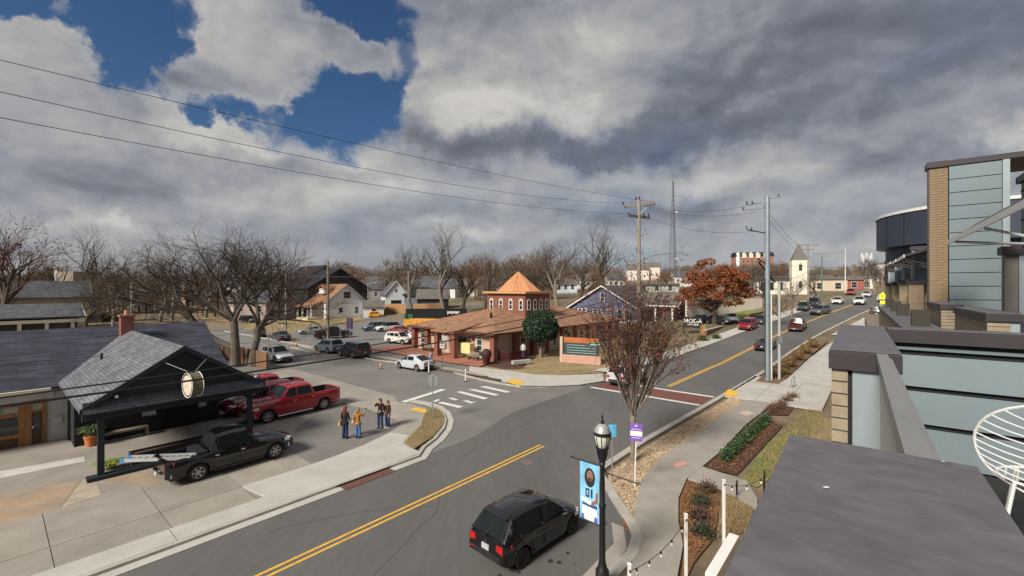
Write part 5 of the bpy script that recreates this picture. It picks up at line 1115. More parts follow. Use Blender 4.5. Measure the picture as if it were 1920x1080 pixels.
# local x = along street (a), local y = back along side street (b)
m_pink = M('pink_stucco', (.50, .335, .25), .85, n=(.8, .1), n2=(8, .06)); m_hbrick = brickmat('hall_brick', (.25, .08, .048), (.20, .066, .04), (.17, .09, .065), .22, .075)
BX, BY = 29, 16.5
b = MB(); b.b2((.9, .9, -.2), (BX, BY - .9, 3.15)); b.build('wall', m_pink, hall)
r_ = MB(); e = [(-.1, 2.2, 3.2), (2.2, 2.2, 3.2), (2.2, -.1, 3.2), (BX + .8, -.1, 3.2), (BX + .8, BY, 3.2), (-.1, BY, 3.2), (-.1, 8.6, 3.2), (-1.6, 8.6, 3.2), (-1.6, 4.8, 3.2), (-.1, 4.8, 3.2)]
zt = 5.55; R0, R1 = (8.5, 8.3, zt), (BX - 8, 8.3, zt)
eav = [(-.1, -.1), (BX + .8, -.1), (BX + .8, BY), (-.1, BY)]
r_.add([(x, y, 3.2) for x, y in eav] + [R0, R1], [(0, 1, 5, 4), (1, 2, 5), (2, 3, 4, 5), (3, 0, 4)]); r_.add([(x, y, 3.02) for x, y in eav], [(3, 2, 1, 0)])
r_.add([(-1.9, 4.6, 3.2), (-1.9, 8.8, 3.2), (-.1 + 3.2, 8.8, 4.08), (-.1 + 3.2, 4.6, 4.08), (-1.9, 4.6, 3.0), (-1.9, 8.8, 3.0), (1, 4.6, 3.0), (1, 8.8, 3.0)], [(0, 3, 2, 1), (4, 0, 1, 5), (4, 6, 3, 0), (1, 2, 7, 5), (4, 5, 7, 6)])
r_.build('roof', sh_tan, hall, uvroof=True)
f = MB()
for (x0, y0), (x1, y1) in zip(eav, eav[1:] + eav[:1]): f.b2((min(x0, x1) - .05, min(y0, y1) - .05, 2.98), (max(x0, x1) + .05, max(y0, y1) + .05, 3.16))
f.build('fascia', M('brown_fascia', (.10, .045, .03), .8), hall)
# cupola
CX, CY, cw_, cd_ = 12.2, 7.4, 5.2, 7.2
b = MB(); b.b2((CX - cw_ / 2, CY - cd_ / 2, 4.2), (CX + cw_ / 2, CY + cd_ / 2, 7.45)); cup = b.build('cupola', m_hbrick, hall)
b = MB(); b.b2((CX - cw_ / 2 - .45, CY - cd_ / 2 - .45, 7.45), (CX + cw_ / 2 + .45, CY + cd_ / 2 + .45, 7.72)); b.build('cornice', M('copper_cornice', (.50, .27, .13), .55, n=(2, .1)), hall)
m_cop = M('copper_roof', (.50, .235, .105), .5, n=(1.5, .12), n2=(8, .08))
n = 8; br = 3.0; ang = [R(22.5 + 45 * i) for i in range(n)]; base = [(CX + br * math.cos(a) * .9, CY + br * math.sin(a) * 1.12, 7.73) for a in ang]; ap_ = (CX, CY, 10.5)
r_ = MB(); r_.add(base + [ap_], [(i, (i + 1) % n, n) for i in range(n)]); cr2 = r_.build('copper_roof', m_cop, hall)
for i in range(n):
    p, q = Vector(base[i]), Vector(base[(i + 1) % n]); A_ = Vector(ap_)
    for k in (0, .25, .5, .75):
        s0 = p.lerp(q, k); rb = MB(); rb.tube([s0 + Vector((0, 0, .02)), s0.lerp(A_, .97 if k == 0 else (.62 if k == .5 else .78)) + Vector((0, 0, .03))], .05 if k == 0 else .035, 4); rb.build('rib', m_cop, cr2)
for i in range(4):
    y = CY - cd_ / 2 + cd_ * (i + .5) / 4.0; window(hall, FACE((CX - cw_ / 2 - .01, CY - cd_ / 2 + .75 + i * 1.85, 5.35), -1, 0), .48, 1.15, m_white, arch=True, fw=.1)
    window(hall, FACE((CX - cw_ / 2 + .7 + i * 1.25, CY - cd_ / 2 - .01, 5.35), 0, -1), .48, 1.15, m_white, arch=True, fw=.1)
pil = [(.62, .62), (.62, 15.7), (.62, 12.8), (-1.3, 5.1), (-1.3, 8.2), (4.2, .62), (7.5, .62)]
for x, y in pil: b = MB(); b.b2((x - .32, y - .32, -.1), (x + .32, y + .32, 3.02)); b.build('brick_pier', m_hbrick, hall)
for x in (10.5, 13.6, 16.7, 19.8, 22.9, 26): b = MB(); b.b2((x - .3, .72, -.1), (x + .3, .95, 3.02)); b.build('brick_pier', m_hbrick, hall)
m_dgreen = M('green_door', (.02, .055, .045), .5)
for y, k in ((3.2, 0), (10.4, 0), (14.2, 0)): window(hall, FACE((.88, y, .3), -1, 0), .8, 1.9, m_white, m_dgreen, bars=2, arch=True)
d_ = MB(); d_.b2((.80, 5.6, 0), (.92, 7.7, 2.3)); d_.build('door', m_dgreen, hall)
for x in (5.8, 9, 12.1, 15.2, 18.3, 21.4, 24.5): window(hall, FACE((x, .88, .7 if x > 9 else .3), 0, -1), .8, 1.5 if x > 9 else 1.9, m_white, m_dgreen if x < 9 else m_glass, arch=True)
for x, y in ((.5, 4.2), (.5, 9.3), (.5, 11.8)): b = MB(); b.box((x + .28, y, 2.2), (.2, .2, .35)); b.build('wall_lantern', m_blk, hall)
for x in (10.5, 13.6): b = MB(); b.box((x + 1, .8, 2.2), (.2, .2, .35)); b.build('wall_lantern', m_blk, hall)
b = MB(); b.tube([(4.5, 5, 4.0), (4.5, 5, 5.1)], .16, 8); b.build('roof_vent', m_blk, hall)
pr = MB()
for i in range(22): pr.box((1.6 + i * .14, -.9, .55), (.05, .05, 1.0))
pr.b2((1.4, -.95, 1.02), (4.7, -.85, 1.1)); pr.b2((1.4, -.95, .1), (4.7, -.85, .16))
pr.v = pr.v; pr.build('porch_rail', M('dark_red_rail', (.10, .022, .018), .7), hall)
b = MB()
for i in range(12): b.box((1.4, -.8 + i * .14, .55), (.05, .05, 1.0))
b.b2((1.35, -.9, 1.02), (1.45, .9, 1.1)); b.build('porch_rail', M('dark_red_rail', (.10, .022, .018), .7), hall)
yb = thing('news_box', 'pale yellow two door cabinet on legs before the hall wall', 'cabinet', G(875, 673, .12), rzH + R(90)); b = MB(); b.b2((-.95, -.35, .55), (.95, .35, 1.75)); b.build('box', M('pale_yellow', (.66, .55, .24), .7), yb)
for x in (-.85, .85):
    for y in (-.28, .28): b = MB(); b.box((x, y, .28), (.1, .1, .55)); b.build('leg', M('pale_yellow', (.66, .55, .24), .7), yb)
for x in (-.48, .48): b = MB(); b.b2((x - .44, .35, .6), (x + .44, .375, 1.7)); b.build('cabinet_door', M('pale_yellow2', (.70, .60, .28), .7), yb)
for px, py, lb in ((887, 677, 'dark bench under the hall window right of the yellow cabinet'), (800, 660, 'dark bench at the left brick piers of the hall')):
    bn = thing('bench', lb, 'bench', G(px, py, .12), rzH + R(90)); b = MB(); b.b2((-.8, -.22, .40), (.8, .22, .46)); b.build('seat', m_wood, bn); b = MB(); b.b2((-.8, -.24, .5), (.8, -.19, .9)); b.build('backrest', m_wood, bn)
    for x in (-.7, .7): b = MB(); b.b2((x - .05, -.2, 0), (x + .05, .2, .4)); b.build('leg', m_wood, bn)
gr2 = thing('grill', 'covered dark red round barbecue on the red terrace', 'barbecue', G(912, 684, .12)); b = MB(); b.lathe([(.35, .0), (.4, .5), (.55, .8), (.55, 1.2), (.35, 1.5), (.08, 1.6)], 14); b.build('cover', M('dark_cover', (.05, .012, .012), .7), gr2, smooth=60); b = MB(); b.box((.25, -.55, .75), (.5, .1, .06)); b.build('side_shelf', m_trim, gr2)
st2 = thing('stone_bench', 'rough grey stone slab bench in the planting bed', 'bench', G(978, 685), .5); b = MB(); b.b2((-1.1, -.3, .2), (1.1, .3, .55)); b.build('slab', m_kerb, st2); b = MB(); b.b2((-.8, -.25, 0), (-.5, .25, .2)); b.b2((.5, -.25, 0), (.8, .25, .2)); b.build('support', m_kerb, st2)
hs = thing('hall_sign', 'dark green sign board on a pinkish base before the hall', 'sign', G(1085, 683), R(-24)); b = MB(); b.b2((-1.75, -.16, 0), (2.4, .16, 1.0)); b.build('base', M('pink_base', (.50, .29, .22), .85), hs); b = MB(); b.b2((-1.6, -.12, 1.0), (2.2, .12, 2.3)); b.build('board', M('dark_green_board', (.03, .055, .055), .6), hs); b = MB(); b.b2((-1.6, -.14, 2.3), (2.2, .14, 2.85)); b.build('top_panel', M('orange_panel', (.42, .13, .04), .7), hs)
b = MB(); b.b2((-2.05, -.2, 0), (-1.75, .2, 2.9)); b.build('post', M('pale_post', (.48, .38, .28), .85), hs)
for z in (2.05, 1.78, 1.5, 1.25): b = MB(); b.b2((-1.3, -.135, z - .035), (1.9, -.122, z + .035)); b.build('text_line', M('pale_print', (.25, .36, .36), .7), hs)
# ------------------------------------------------------------------ porch building at the left
bar = thing('porch_building', 'low black fronted building with slate roof, brick chimney and a gabled porch', 'building', (-25.75, 22.0, 0), math.atan2(.766, .643))
# local x along the street, y away from the street (wall plane y = 0)
m_bwall = M('black_wall', (.016, .017, .020), .8, n=(1.5, .15)); m_bbeam = M('black_beam', (.020, .024, .030), .7, n=(3, .15)); m_wstuc = M('white_stucco', (.50, .49, .47), .85, n=(1, .1), n2=(6, .06))
b = MB(); b.b2((-14, .02, 0), (2.42, .35, 2.95)); b.build('white_wall', m_wstuc, bar)
b = MB(); b.b2((2.46, -2.3, 0), (8.9, .35, 2.6)); b.b2((2.46, .36, 0), (9.6, .5, 2.95)); b.b2((9.3, .52, 0), (9.6, 9.4, 2.95)); b.b2((-14, 9.4, 0), (9.6, 9.6, 2.95)); b.add([(9.6, 0, 2.95), (9.6, 9.6, 2.95), (9.6, 4.8, 5.5)], [(0, 1, 2)]); b.build('black_wall', m_bwall, bar)
r_ = MB(); r_.loft([[(x, y, z) for y, z in ((-.45, 2.86), (4.8, 5.55), (10.05, 2.86), (10.05, 2.98), (4.8, 5.7), (-.45, 2.98))] for x in (-15, 10.0)]); r_.build('roof', sh_dark, bar, uvroof=True)
b = MB(); b.b2((-15, -.62, 2.80), (1.75, -.46, 2.97)); b.build('gutter', m_cream, bar)
b = MB(); b.b2((-15, -.05, 2.3), (1.9, .02, 2.95)); b.build('white_fascia', m_wstuc, bar)
# gable porch: ridge at x = 5.6
PX, PE, PF = 5.6, 3.55, -8.7; zr_, ze = 5.32, 3.02
r_ = MB(); r_.loft([[(PX - PE, y, ze), (PX, y, zr_), (PX + PE, y, ze), (PX + PE, y, ze + .12), (PX, y, zr_ + .14), (PX - PE, y, ze + .12)] for y in (PF, 4.35)]); r_.build('porch_roof', sh_grey, bar, uvroof=True)
g = MB(); g.prism([(PX - PE + .15, PF + .12, ze - .02)] , 0) if False else None
g = MB(); g.add([(PX - PE + .1, PF + .10, ze), (PX + PE - .1, PF + .10, ze), (PX, PF + .10, zr_ - .02), (PX - PE + .1, PF + .2, ze), (PX + PE - .1, PF + .2, ze), (PX, PF + .2, zr_ - .02)], [(0, 1, 2), (3, 5, 4), (0, 3, 4, 1)]); g.build('gable_wall', m_bwall, bar)
for s in (-1, 1):
    g = MB(); g.loft([[(PX + s * PE * 1.0, y, ze - .08), (PX + s * PE * 1.0, y, ze + .15), (PX, y, zr_ + .16), (PX, y, zr_ - .08)] for y in (PF - .06, PF - .01)]); g.build('bargeboard', m_bbeam, bar)
g = MB(); g.loft([[(x, PF - .16, ze - .04), (x, PF + .09, ze + .40), (x, PF + .09, ze + .34), (x, PF - .13, ze - .10)] for x in (PX - PE + .1, PX + PE - .1)]); g.build('pent_roof', shingle('blue_black_shingle', (.04, .046, .058), .25, .4, .15), bar, uvroof=True)
g = MB(); g.b2((PX - PE + .1, PF + .16, 2.62), (PX + PE - .1, PF + .44, 2.98)); g.build('beam', m_bbeam, bar)
for s in (-1, 1): g = MB(); g.b2((PX + s * (PE - .55) - .14, PF + .45, 2.64), (PX + s * (PE - .55) + .14, -.02, 2.96)); g.build('beam', m_bbeam, bar)
g = MB(); g.b2((PX - PE + .2, PF + .5, 2.985), (PX + PE - .2, -.02, 3.01)); g.build('soffit', m_bwall, bar)
for x in (PX - 2.85, PX + 2.95): g = MB(); g.box((x, PF + .42, 1.36), (.22, .22, 2.6)); g.build('post', m_bbeam, bar)
kb = MB(); kb.b2((PX - 3.3, PF + .1, 0), (PX + 1.4, PF + .62, .2)); kb.build('porch_kerb', m_bbeam, bar)
c = MB(); c.box((PX - .2, 3.6, 5.6), (.66, .66, 1.5)); ch = c.build('chimney', brickmat('chimney_brick', (.26, .075, .05), (.21, .06, .04), (.22, .13, .1), .22, .075), bar); c = MB(); c.box((PX - .2, 3.6, 6.40), (.8, .8, .12)); c.build('cap', plain('chimney_cap', (.3, .11, .07), .9), ch); c = MB(); c.lathe([(.14, 6.46), (.13, 6.75)], 10, Matrix.Translation((PX - .2, 3.6, 0))); c.build('flue', plain('flue_clay', (.42, .25, .14), .9), ch)
v_ = MB(); v_.tube([(PX - 1.9, -.6, 4.0), (PX - 1.9, -.6, 4.55)], .06, 8); v_.build('roof_vent', m_blk, bar)
dsp = MB(); dsp.tube([(2.42, -.5, 2.85), (2.45, -.14, 2.6), (2.45, -.12, .35), (2.42, -.5, .15), (2.38, -.75, .12)], .055, 8); dsp.build('downspout', m_blk, bar)
mt = MB(); mt.b2((1.98, -.10, .95), (2.2, .02, 1.3)); mt.build('meter_box', m_wstuc, bar)
# wooden shop front
m_or = M('orange_oak', (.28, .13, .045), .6, n=(3, .25), n2=(25, .2), stretch=(1, 1, .15)); m_dk = M('dark_oak', (.085, .038, .018), .6, n=(3, .2), stretch=(1, 1, .15))
for x0, x1, z0, z1 in ((-1.9, -1.7, 0, 2.3), (.62, .82, 0, 2.3), (.82, 1.08, 0, 2.32), (1.46, 1.62, 0, 2.35), (-1.7, .62, 1.62, 1.80), (-1.7, .62, .55, .72), (-1.7, .62, 2.12, 2.3), (1.08, 1.46, 2.15, 2.33), (1.08, 1.46, 1.72, 1.82)): g = MB(); g.b2((x0, -.10, z0), (x1, -.005 - .05, z1)); g.build('timber', m_or, bar)
g = MB(); g.b2((-1.7, -.05, .72), (.62, .01, 1.62)); g.build('shop_window', m_glass, bar)
g = MB(); g.b2((-1.7, -.06, .08), (.62, .01, .55)); g.build('panel', m_dk, bar)
g = MB(); g.b2((-1.7, -.05, 1.80), (.62, .01, 2.12)); g.build('transom', M('pale_transom', (.35, .33, .28), .5), bar)
g = MB(); g.b2((1.08, -.06, .02), (1.46, .01, 1.72)); dr = g.build('door', m_dk, bar); g = MB(); g.b2((1.16, -.065, .8), (1.38, -.058, 1.6)); g.build('pane', m_glass, dr); g = MB(); g.box((1.12, -.09, .95), (.04, .06, .1)); g.build('handle', m_chrome, dr)
g = MB(); g.b2((1.08, -.05, 1.82), (1.46, .01, 2.15)); g.build('transom', M('pale_transom', (.35, .33, .28), .5), bar)
g = MB(); g.blob((-.1, -.12, 1.98), (.26, .05, .11), rng); props(g.build('green_mascot_sign', M('green_sign', (.05, .32, .10), .6), None), label='small green fish shaped sign above the wooden shop window', cat='sign').location = (-25.75, 22.0, 0)
gs = bpy.data.objects['green_mascot_sign']; gs.name = 'shop_ornament'; gs.rotation_euler = (0, 0, az)
# inside the porch
for x0, x1, z0, z1, mm in ((5.2, 5.35, 0, 2.4, m_bbeam), (6.1, 6.25, 0, 2.4, m_bbeam)): pass
d_ = MB(); d_.b2((6.25, -2.37, .05), (7.35, -2.29, 2.15)); dr = d_.build('door', M('black_door', (.008, .008, .009), .5), bar)
for x in (6.5, 6.8, 7.1): g = MB(); g.b2((x - .012, -2.39, .1), (x + .012, -2.365, 2.1)); g.build('door_batten', m_bbeam, dr)
window(bar, FACE((5.45, -2.32, 1.0), 0, -1), .62, .85, m_bbeam, M('blind', (.42, .44, .40), .7), bars=0); window(bar, FACE((8.0, -2.32, 1.0), 0, -1), .42, .85, m_bbeam, M('blind', (.42, .44, .40), .7), bars=0)
g = MB(); g.b2((5.0, -2.34, .05), (5.95, -2.28, .85)); g.build('panel', m_bbeam, bar)
for x in (PX - 2.4, PX + 3.1):
    g = MB(); g.box((x, PF + .02, ze + .50), (.1, .12, .1)); g.build('flood_lamp', m_white, bar)
bnc = thing('bench', 'long pale timber bench against the black porch wall', 'bench', UV(*toUV(Vector((-25.75, 22, 0)) + EU * 4.2 + EV * 2.65), .05), az); g = MB(); g.b2((-1.15, -.22, .42), (1.15, .22, .52)); g.build('seat', m_wood, bnc)
for x in (-1.1, 1.1): g = MB(); g.b2((x - .06, -.2, 0), (x + .06, .2, .42)); g.build('leg', m_wood, bnc)
pt_ = thing('potted_plant', 'spiky green plant in a terracotta pot at the porch corner', 'potted plant', UV(*toUV(Vector((-25.75, 22, 0)) + EU * 3.05 + EV * 2.65), .05)); g = MB(); g.lathe([(.22, 0), (.27, .42), (.30, .44), (.30, .52), (.25, .52), (.24, .46)], 14); g.build('pot', M('terracotta', (.48, .16, .055), .8), pt_, smooth=40)
sp_ = shrub((0, 0, .5), None, .85, ((.09, .13, .045), (.17, .2, .09), (.06, .10, .035)), 90, (.025, .04), None, True, 'spiky_leaves', 3)
for ch_ in list(sp_.children): ch_.parent = pt_; ch_.location = (0, 0, .48)
bpy.data.objects.remove(sp_)
pbx = thing('planter_box', 'long black timber planter box along the front kerb of the porch', 'planter', Vector((-25.75, 22, .05)) + EU * (PX - .1) - EV * (PF + 1.0) * 1 + Vector((0, 0, 0)), az); g = MB()
g.b2((-1.7, -.35, 0), (1.7, -.28, .62)); g.b2((-1.7, .28, 0), (1.7, .35, .62)); g.b2((-1.7, -.28, 0), (-1.63, .28, .62)); g.b2((1.63, -.28, 0), (1.7, .28, .62)); g.build('box', m_bwall, pbx); g = MB(); g.b2((-1.63, -.28, .1), (1.63, .28, .54)); g.build('soil', m_mulch, pbx)
# the drum-shaped hanging sign
sg = thing('drum_sign', 'round double faced sign held in front of the black gable by two steel rods', 'sign', Vector((-25.75, 22, 3.72)) + EU * (PX + .15) - EV * (PF - .75), az); m_face = M('cream_sign_face', (.62, .55, .44), .6, n=(7, .2), col2=((.42, .12, .07), 5, .60))
T0 = Matrix.Rotation(R(97), 4, 'Z') @ Matrix.Rotation(R(90), 4, 'X')
g = MB(); g.lathe([(.50, -.22), (.50, .22)], 24, T0); g.build('drum', M('drum_band', (.12, .105, .06), .6, n=(5, .3)), sg, smooth=40)
for s in (-1, 1):
    g = MB(); g.lathe([(.46, s * .222), (.46, s * .226)], 24, T0); g.build('face', m_face, sg)
    g = MB(); k = 24; g.tube([T0 @ Vector((.56 * math.cos(2 * math.pi * i / k), .56 * math.sin(2 * math.pi * i / k), s * .225)) for i in range(k + 1)], .018, 5, caps=False); g.build('neon_ring', m_white, sg)
for dx in (-1.0, .85): g = MB(); g.tube([(0, 0, .5), (dx, .82, 1.12)], .018, 6); g.build('rod', m_steel, sg)
# ------------------------------------------------------------------ left background houses
lh = house('house', 'grey roofed house with white columns behind the slate roof', 'house', (-64, 55.5, .0), az, 12, 8, 4.65, 1.3, M('dark_glazed_wall', (.05, .045, .04), .6), sh_slate, ov=.7)
for i in range(6): g = MB(); g.box((-6.0 + i * 2.3, -4.5, 1.9), (.34, .34, 4.0)); g.build('column', m_cream, lh)
g = MB(); g.b2((-6.6, -4.75, 3.8), (6.6, -4.2, 4.2)); g.build('beam', m_cream, lh)
lu = house('house', 'larger slate roofed house with a tan upper wall behind the columned one', 'house', (-99, 86, .0), az, 22, 8, 6.6, 2.9, M('tan_wall', (.36, .30, .22), .85), sh_slate, ov=.6, wins=[('s', i * 3 - 9, 3.0, 1.3, 1.4) for i in range(7)])
tw = thing('apartment_block', 'plain tan block with a white chimney behind the slate roofed house', 'building', A(122, 560, 100).xy.to_3d(), R(5)); g = MB(); g.b2((-1.7, 0, 0), (1.7, 8, 12.0)); g.build('wall', M('tan_wall', (.34, .28, .21), .85, n=(.4, .1)), tw); g = MB(); g.b2((-2.3, 0, 0), (-1.71, 2, 12.4)); g.build('chimney', m_cream, tw)
# scattered small houses seen between the trees
hs_ = [(1230, 548, 150, (.34, .38, .31), 'pale green flat house above the grey brown shop roof', 14, 3.2, .5), (1195, 505, 330, (.7, .66, .58), 'cream gabled house on the ridge right of the big pole', 16, 8, 4), (1222, 500, 330, (.6, .55, .48), 'pale house beside the cream ridge house', 12, 9, 3), (1275, 520, 260, (.6, .58, .54), 'white house beyond the pale green one', 10, 6, 3), (1148, 530, 220, (.55, .53, .5), 'small white house behind the big pole', 9, 5, 3), (1090, 530, 240, (.6, .58, .55), 'white cottage on the far slope left of the big pole', 9, 5, 3),
       (830, 545, 170, (.62, .62, .6), 'white house seen between the pale tall trees', 14, 4, 3), (868, 548, 175, (.6, .57, .52), 'pale house right of the one between tall trees', 12, 4, 3), (800, 548, 180, (.3, .27, .24), 'brown gabled house above the dark garage', 12, 4.5, 4), (940, 548, 190, (.6, .6, .6), 'white house left behind the copper cupola', 11, 4, 3), (690, 540, 170, (.25, .24, .22), 'grey house right of the black peaked roof', 13, 4, 4), (1060, 545, 180, (.5, .55, .62), 'pale blue garage behind the cupola', 9, 3.4, 2), (700, 522, 230, (.65, .63, .6), 'white roofed building behind the cottages', 16, 5, 1), (480, 560, 150, (.45, .4, .36), 'pale house behind the twin trunks', 12, 5, 3), (440, 535, 190, (.5, .48, .46), 'white house glimpsed through the big crown', 12, 5, 3), (350, 530, 200, (.4, .3, .22), 'brown house glimpsed left of the big crown', 14, 6, 4), (500, 575, 118, (.30, .22, .2), 'red brown house behind the lawn drive', 12, 5, 4)]
for px, py, Y, c, lb, w_, h_, rh in hs_:
    x = (px - 960) / FPX * Y; z = ter(x, Y); hh = max(h_, HC - (py - 540) / FPX * Y - z)
    house('house', lb, 'house', (x, Y, z - .2), R(((px * 7) % 50) - 25), w_, 9, hh, rh, plain('house_wall', c, .8), (sh_slate, sh_mid, sh_slate)[px % 3], group='houses among the far trees', wins=[('s', -w_ * .3, hh * .45, 1.2, 1.6), ('s', 0, hh * .45, 1.2, 1.6), ('s', w_ * .3, hh * .45, 1.2, 1.6)])
# red brick hotel on the hill
hb_ = thing('brick_block', 'red brick block with white dormers and a round white tower on the hill', 'building', (1410 - 960 and (1410 - 960) / FPX * 450, 450, 20), R(-8)); g = MB(); g.b2((-17.5, -8, -4), (17.5, 8, 20.5)); g.build('wall', M('hill_brick', (.33, .16, .12), .9), hb_)
g = MB(); g.loft([[(x, y, z) for y, z in ((-8.6, 20.5), (-5, 24.5), (5, 24.5), (8.6, 20.5))] for x in (-18, 18)]); g.build('roof', m_trim, hb_)
for x in (-10.5, -4, 2.5, 10): g = MB(); g.b2((x - 2, -8.8, 18.5), (x + 2, -6, 22)); g.add([(x - 2.4, -8.9, 22), (x + 2.4, -8.9, 22), (x, -8.9, 24.2), (x - 2.4, -5, 22), (x + 2.4, -5, 22), (x, -5, 24.2)], [(0, 1, 2), (0, 2, 5, 3), (1, 4, 5, 2)]); g.build('dormer', m_cream, hb_)
for x in range(-15, 16, 4):
    for z in (10, 14): window(hb_, FACE((x, -8.01, z), 0, -1), 1.6, 2.2, m_cream, bars=1)
g = MB(); g.lathe([(1.8, 10), (1.8, 22.5), (2.0, 22.7), (.3, 24.5)], 14, Matrix.Translation((-16, -7, 0))); g.build('tower', m_white, hb_)
# church up the street
cp = (84.5, 129.0); chz = ter(*cp) - 1.2
ch_ = thing('church', 'cream church with a square tower and pointed slate spire up the street', 'church', (cp[0], cp[1], chz), R(-22)); m_ch = M('church_cream', (.70, .65, .54), .8, n=(.4, .1))
g = MB(); g.b2((-2.1, -2.1, 0), (2.1, 2.1, 11.0)); g.build('tower', m_ch, ch_); g = MB(); g.lathe([(2.9, 11.0), (0.05, 16.0)], 4, Matrix.Rotation(R(45), 4, 'Z')); g.build('spire', M('spire_slate', (.14, .13, .115), .85), ch_)
for z in (3, 8): window(ch_, FACE((0, -2.12, z), 0, -1), .8, 1.7, m_cream, bars=1, arch=True)
g = MB(); g.b2((-11, -1.2, 0), (-2.4, 6, 5.2)); g.build('nave', m_ch, ch_); g = MB(); g.loft([[(x, y, z) for y, z in ((-1.5, 5.1), (2.4, 6.6), (6.4, 5.1))] for x in (-11.3, -2.4)]); g.build('roof', sh_mid, ch_)
for x in (-9.5, -7.2, -4.9): window(ch_, FACE((x, -1.22, 2.4), 0, -1), 1.0, 2.2, m_trim, bars=1)
wl = thing('retaining_wall', 'cream low wall in front of the church lawn', 'wall', UV(98, -22, 0), az - R(20)); g = MB(); g.b2((-16, -.2, -1.5), (8, .2, 2.6)); g.build('masonry', m_ch, wl)
for i, (px, Y, w_, h_, c, lb) in enumerate([(1550, 150, 10, 4.2, (.5, .42, .32), 'tan shop building right of the church'), (1578, 165, 12, 3.8, (.30, .10, .07), 'dark red shopfront left of the tall white pole'), (1604, 170, 10, 4.4, (.62, .58, .5), 'cream corner building right of the tall white pole'), (1532, 170, 8, 5, (.42, .38, .33), 'grey shop building beside the church tower'), (1668, 230, 12, 10, (.58, .55, .5), 'pale tower building at the end of the street')]):
    x = (px - 960) / FPX * Y; z = ter(x, Y) - .5; house('shop', lb, 'building', (x, Y, z), R(-28), w_, 9, h_, .6 if i != 5 else 4, plain('shop_paint', c, .85), sh_mid, wins=[('s', -w_ * .25, 1, 1.6, 2), ('s', w_ * .25, 1, 1.6, 2)])
# ------------------------------------------------------------------ fences
def board_fence(name, label, p, q, h_, bw, mat, post=True, gap=.012):
    p, q = Vector(p), Vector(q); d = q - p; L_ = d.xy.length; t = thing(name, label, 'fence', p, math.atan2(d.y, d.x)); nb = int(L_ / bw); src = None; r = random.Random(nb)
    for i in range(nb):
        if src is None: g = MB(); g.b2((0, -.012, 0), (bw - gap, .012, h_)); src = g.build('board', mat, t)
        else: share('board', src, t, (i * bw, r.uniform(-.006, .006), d.z * i / nb + r.uniform(-.03, .02)))
    g = MB()
    for z in (.3, h_ - .3): g.b2((0, .014, z - .045), (L_, .06, z + .045))
    g.build('rail', mat, t); n = max(1, int(L_ / 2.4))
    for i in range(n + 1): g = MB(); g.box((L_ * i / n, .11, h_ / 2), (.1, .1, h_ + .1)); g.build('post', mat, t)
    return t
m_fold = M('weathered_boards', (.20, .115, .065), .9, n=(1.3, .3), n2=(20, .12), stretch=(1, 1, .2))
board_fence('board_fence', 'brown board fence at the foot of the big bare tree', G(502, 694), G(404, 668), 1.75, .16, m_fold)
board_fence('board_fence', 'brown board fence running behind the red vehicles', G(404, 668), G(385, 690) + Vector((-.5, 0, 0)), 1.75, .16, m_fold)
board_fence('cedar_fence', 'tall honey coloured cedar fence below the cottages', G(690, 588), G(762, 588), 2.6, .25, m_fence)
board_fence('cedar_fence', 'shorter cedar fence right of the dumpster pole', G(775, 588), G(826, 586), 2.6, .25, m_fence)
bp_ = thing('black_wall_sign', 'long black hoarding with pale graphics behind the orange planter', 'sign', G(850, 596), R(4)); g = MB(); g.b2((-11, -.1, 0), (3.2, .1, 2.2)); g.build('board', m_blk, bp_)
g = MB()
for i in range(9): g.b2((-1.4 + i * .32, -.125, .9 + .12 * (i % 3)), (-1.18 + i * .32, -.11, 1.55))
g.build('graphics', m_white, bp_)
op_ = thing('orange_container', 'low open orange yellow container beside the green dumpster', 'container', G(800, 612), R(-8)); g = MB(); g.loft([[(-4.2 + k, -1.2 + k * .2, 0), (6 - k, -1.2 + k * .2, 0)] for k in (0,)], caps=False) if False else None
g.b2((-4.4, -1.3, 0), (6, -1.15, 1.5)); g = MB(); g.b2((-4.4, -1.3, 0), (6, -1.15, 1.5)); g.b2((-4.4, 1.15, 0), (6, 1.3, 1.5)); g.b2((-4.4, -1.15, 0), (-4.25, 1.15, 1.5)); g.b2((5.85, -1.15, 0), (6, 1.15, 1.5)); g.b2((-4.25, -1.15, .02), (5.85, 1.15, .3)); m_oy = M('orange_paint', (.60, .27, .035), .6, n=(1, .15)); g.build('shell', m_oy, op_)
for i in range(9): g = MB(); g.b2((-4.2 + i * 1.2, -1.38, 0), (-4.08 + i * 1.2, -1.3, 1.45)); g.build('rib', m_oy, op_)
dm = thing('dumpster', 'dark green dumpster beside the pale pole', 'dumpster', G(768, 600), R(-5)); g = MB(); g.box((0, 0, .75), (2.0, 1.5, 1.3), taper=1.1); g.build('bin', M('green_steel', (.02, .11, .05), .6), dm); g = MB(); g.box((0, 0, 1.46), (2.25, 1.7, .1)); g.build('lid', m_trim, dm)
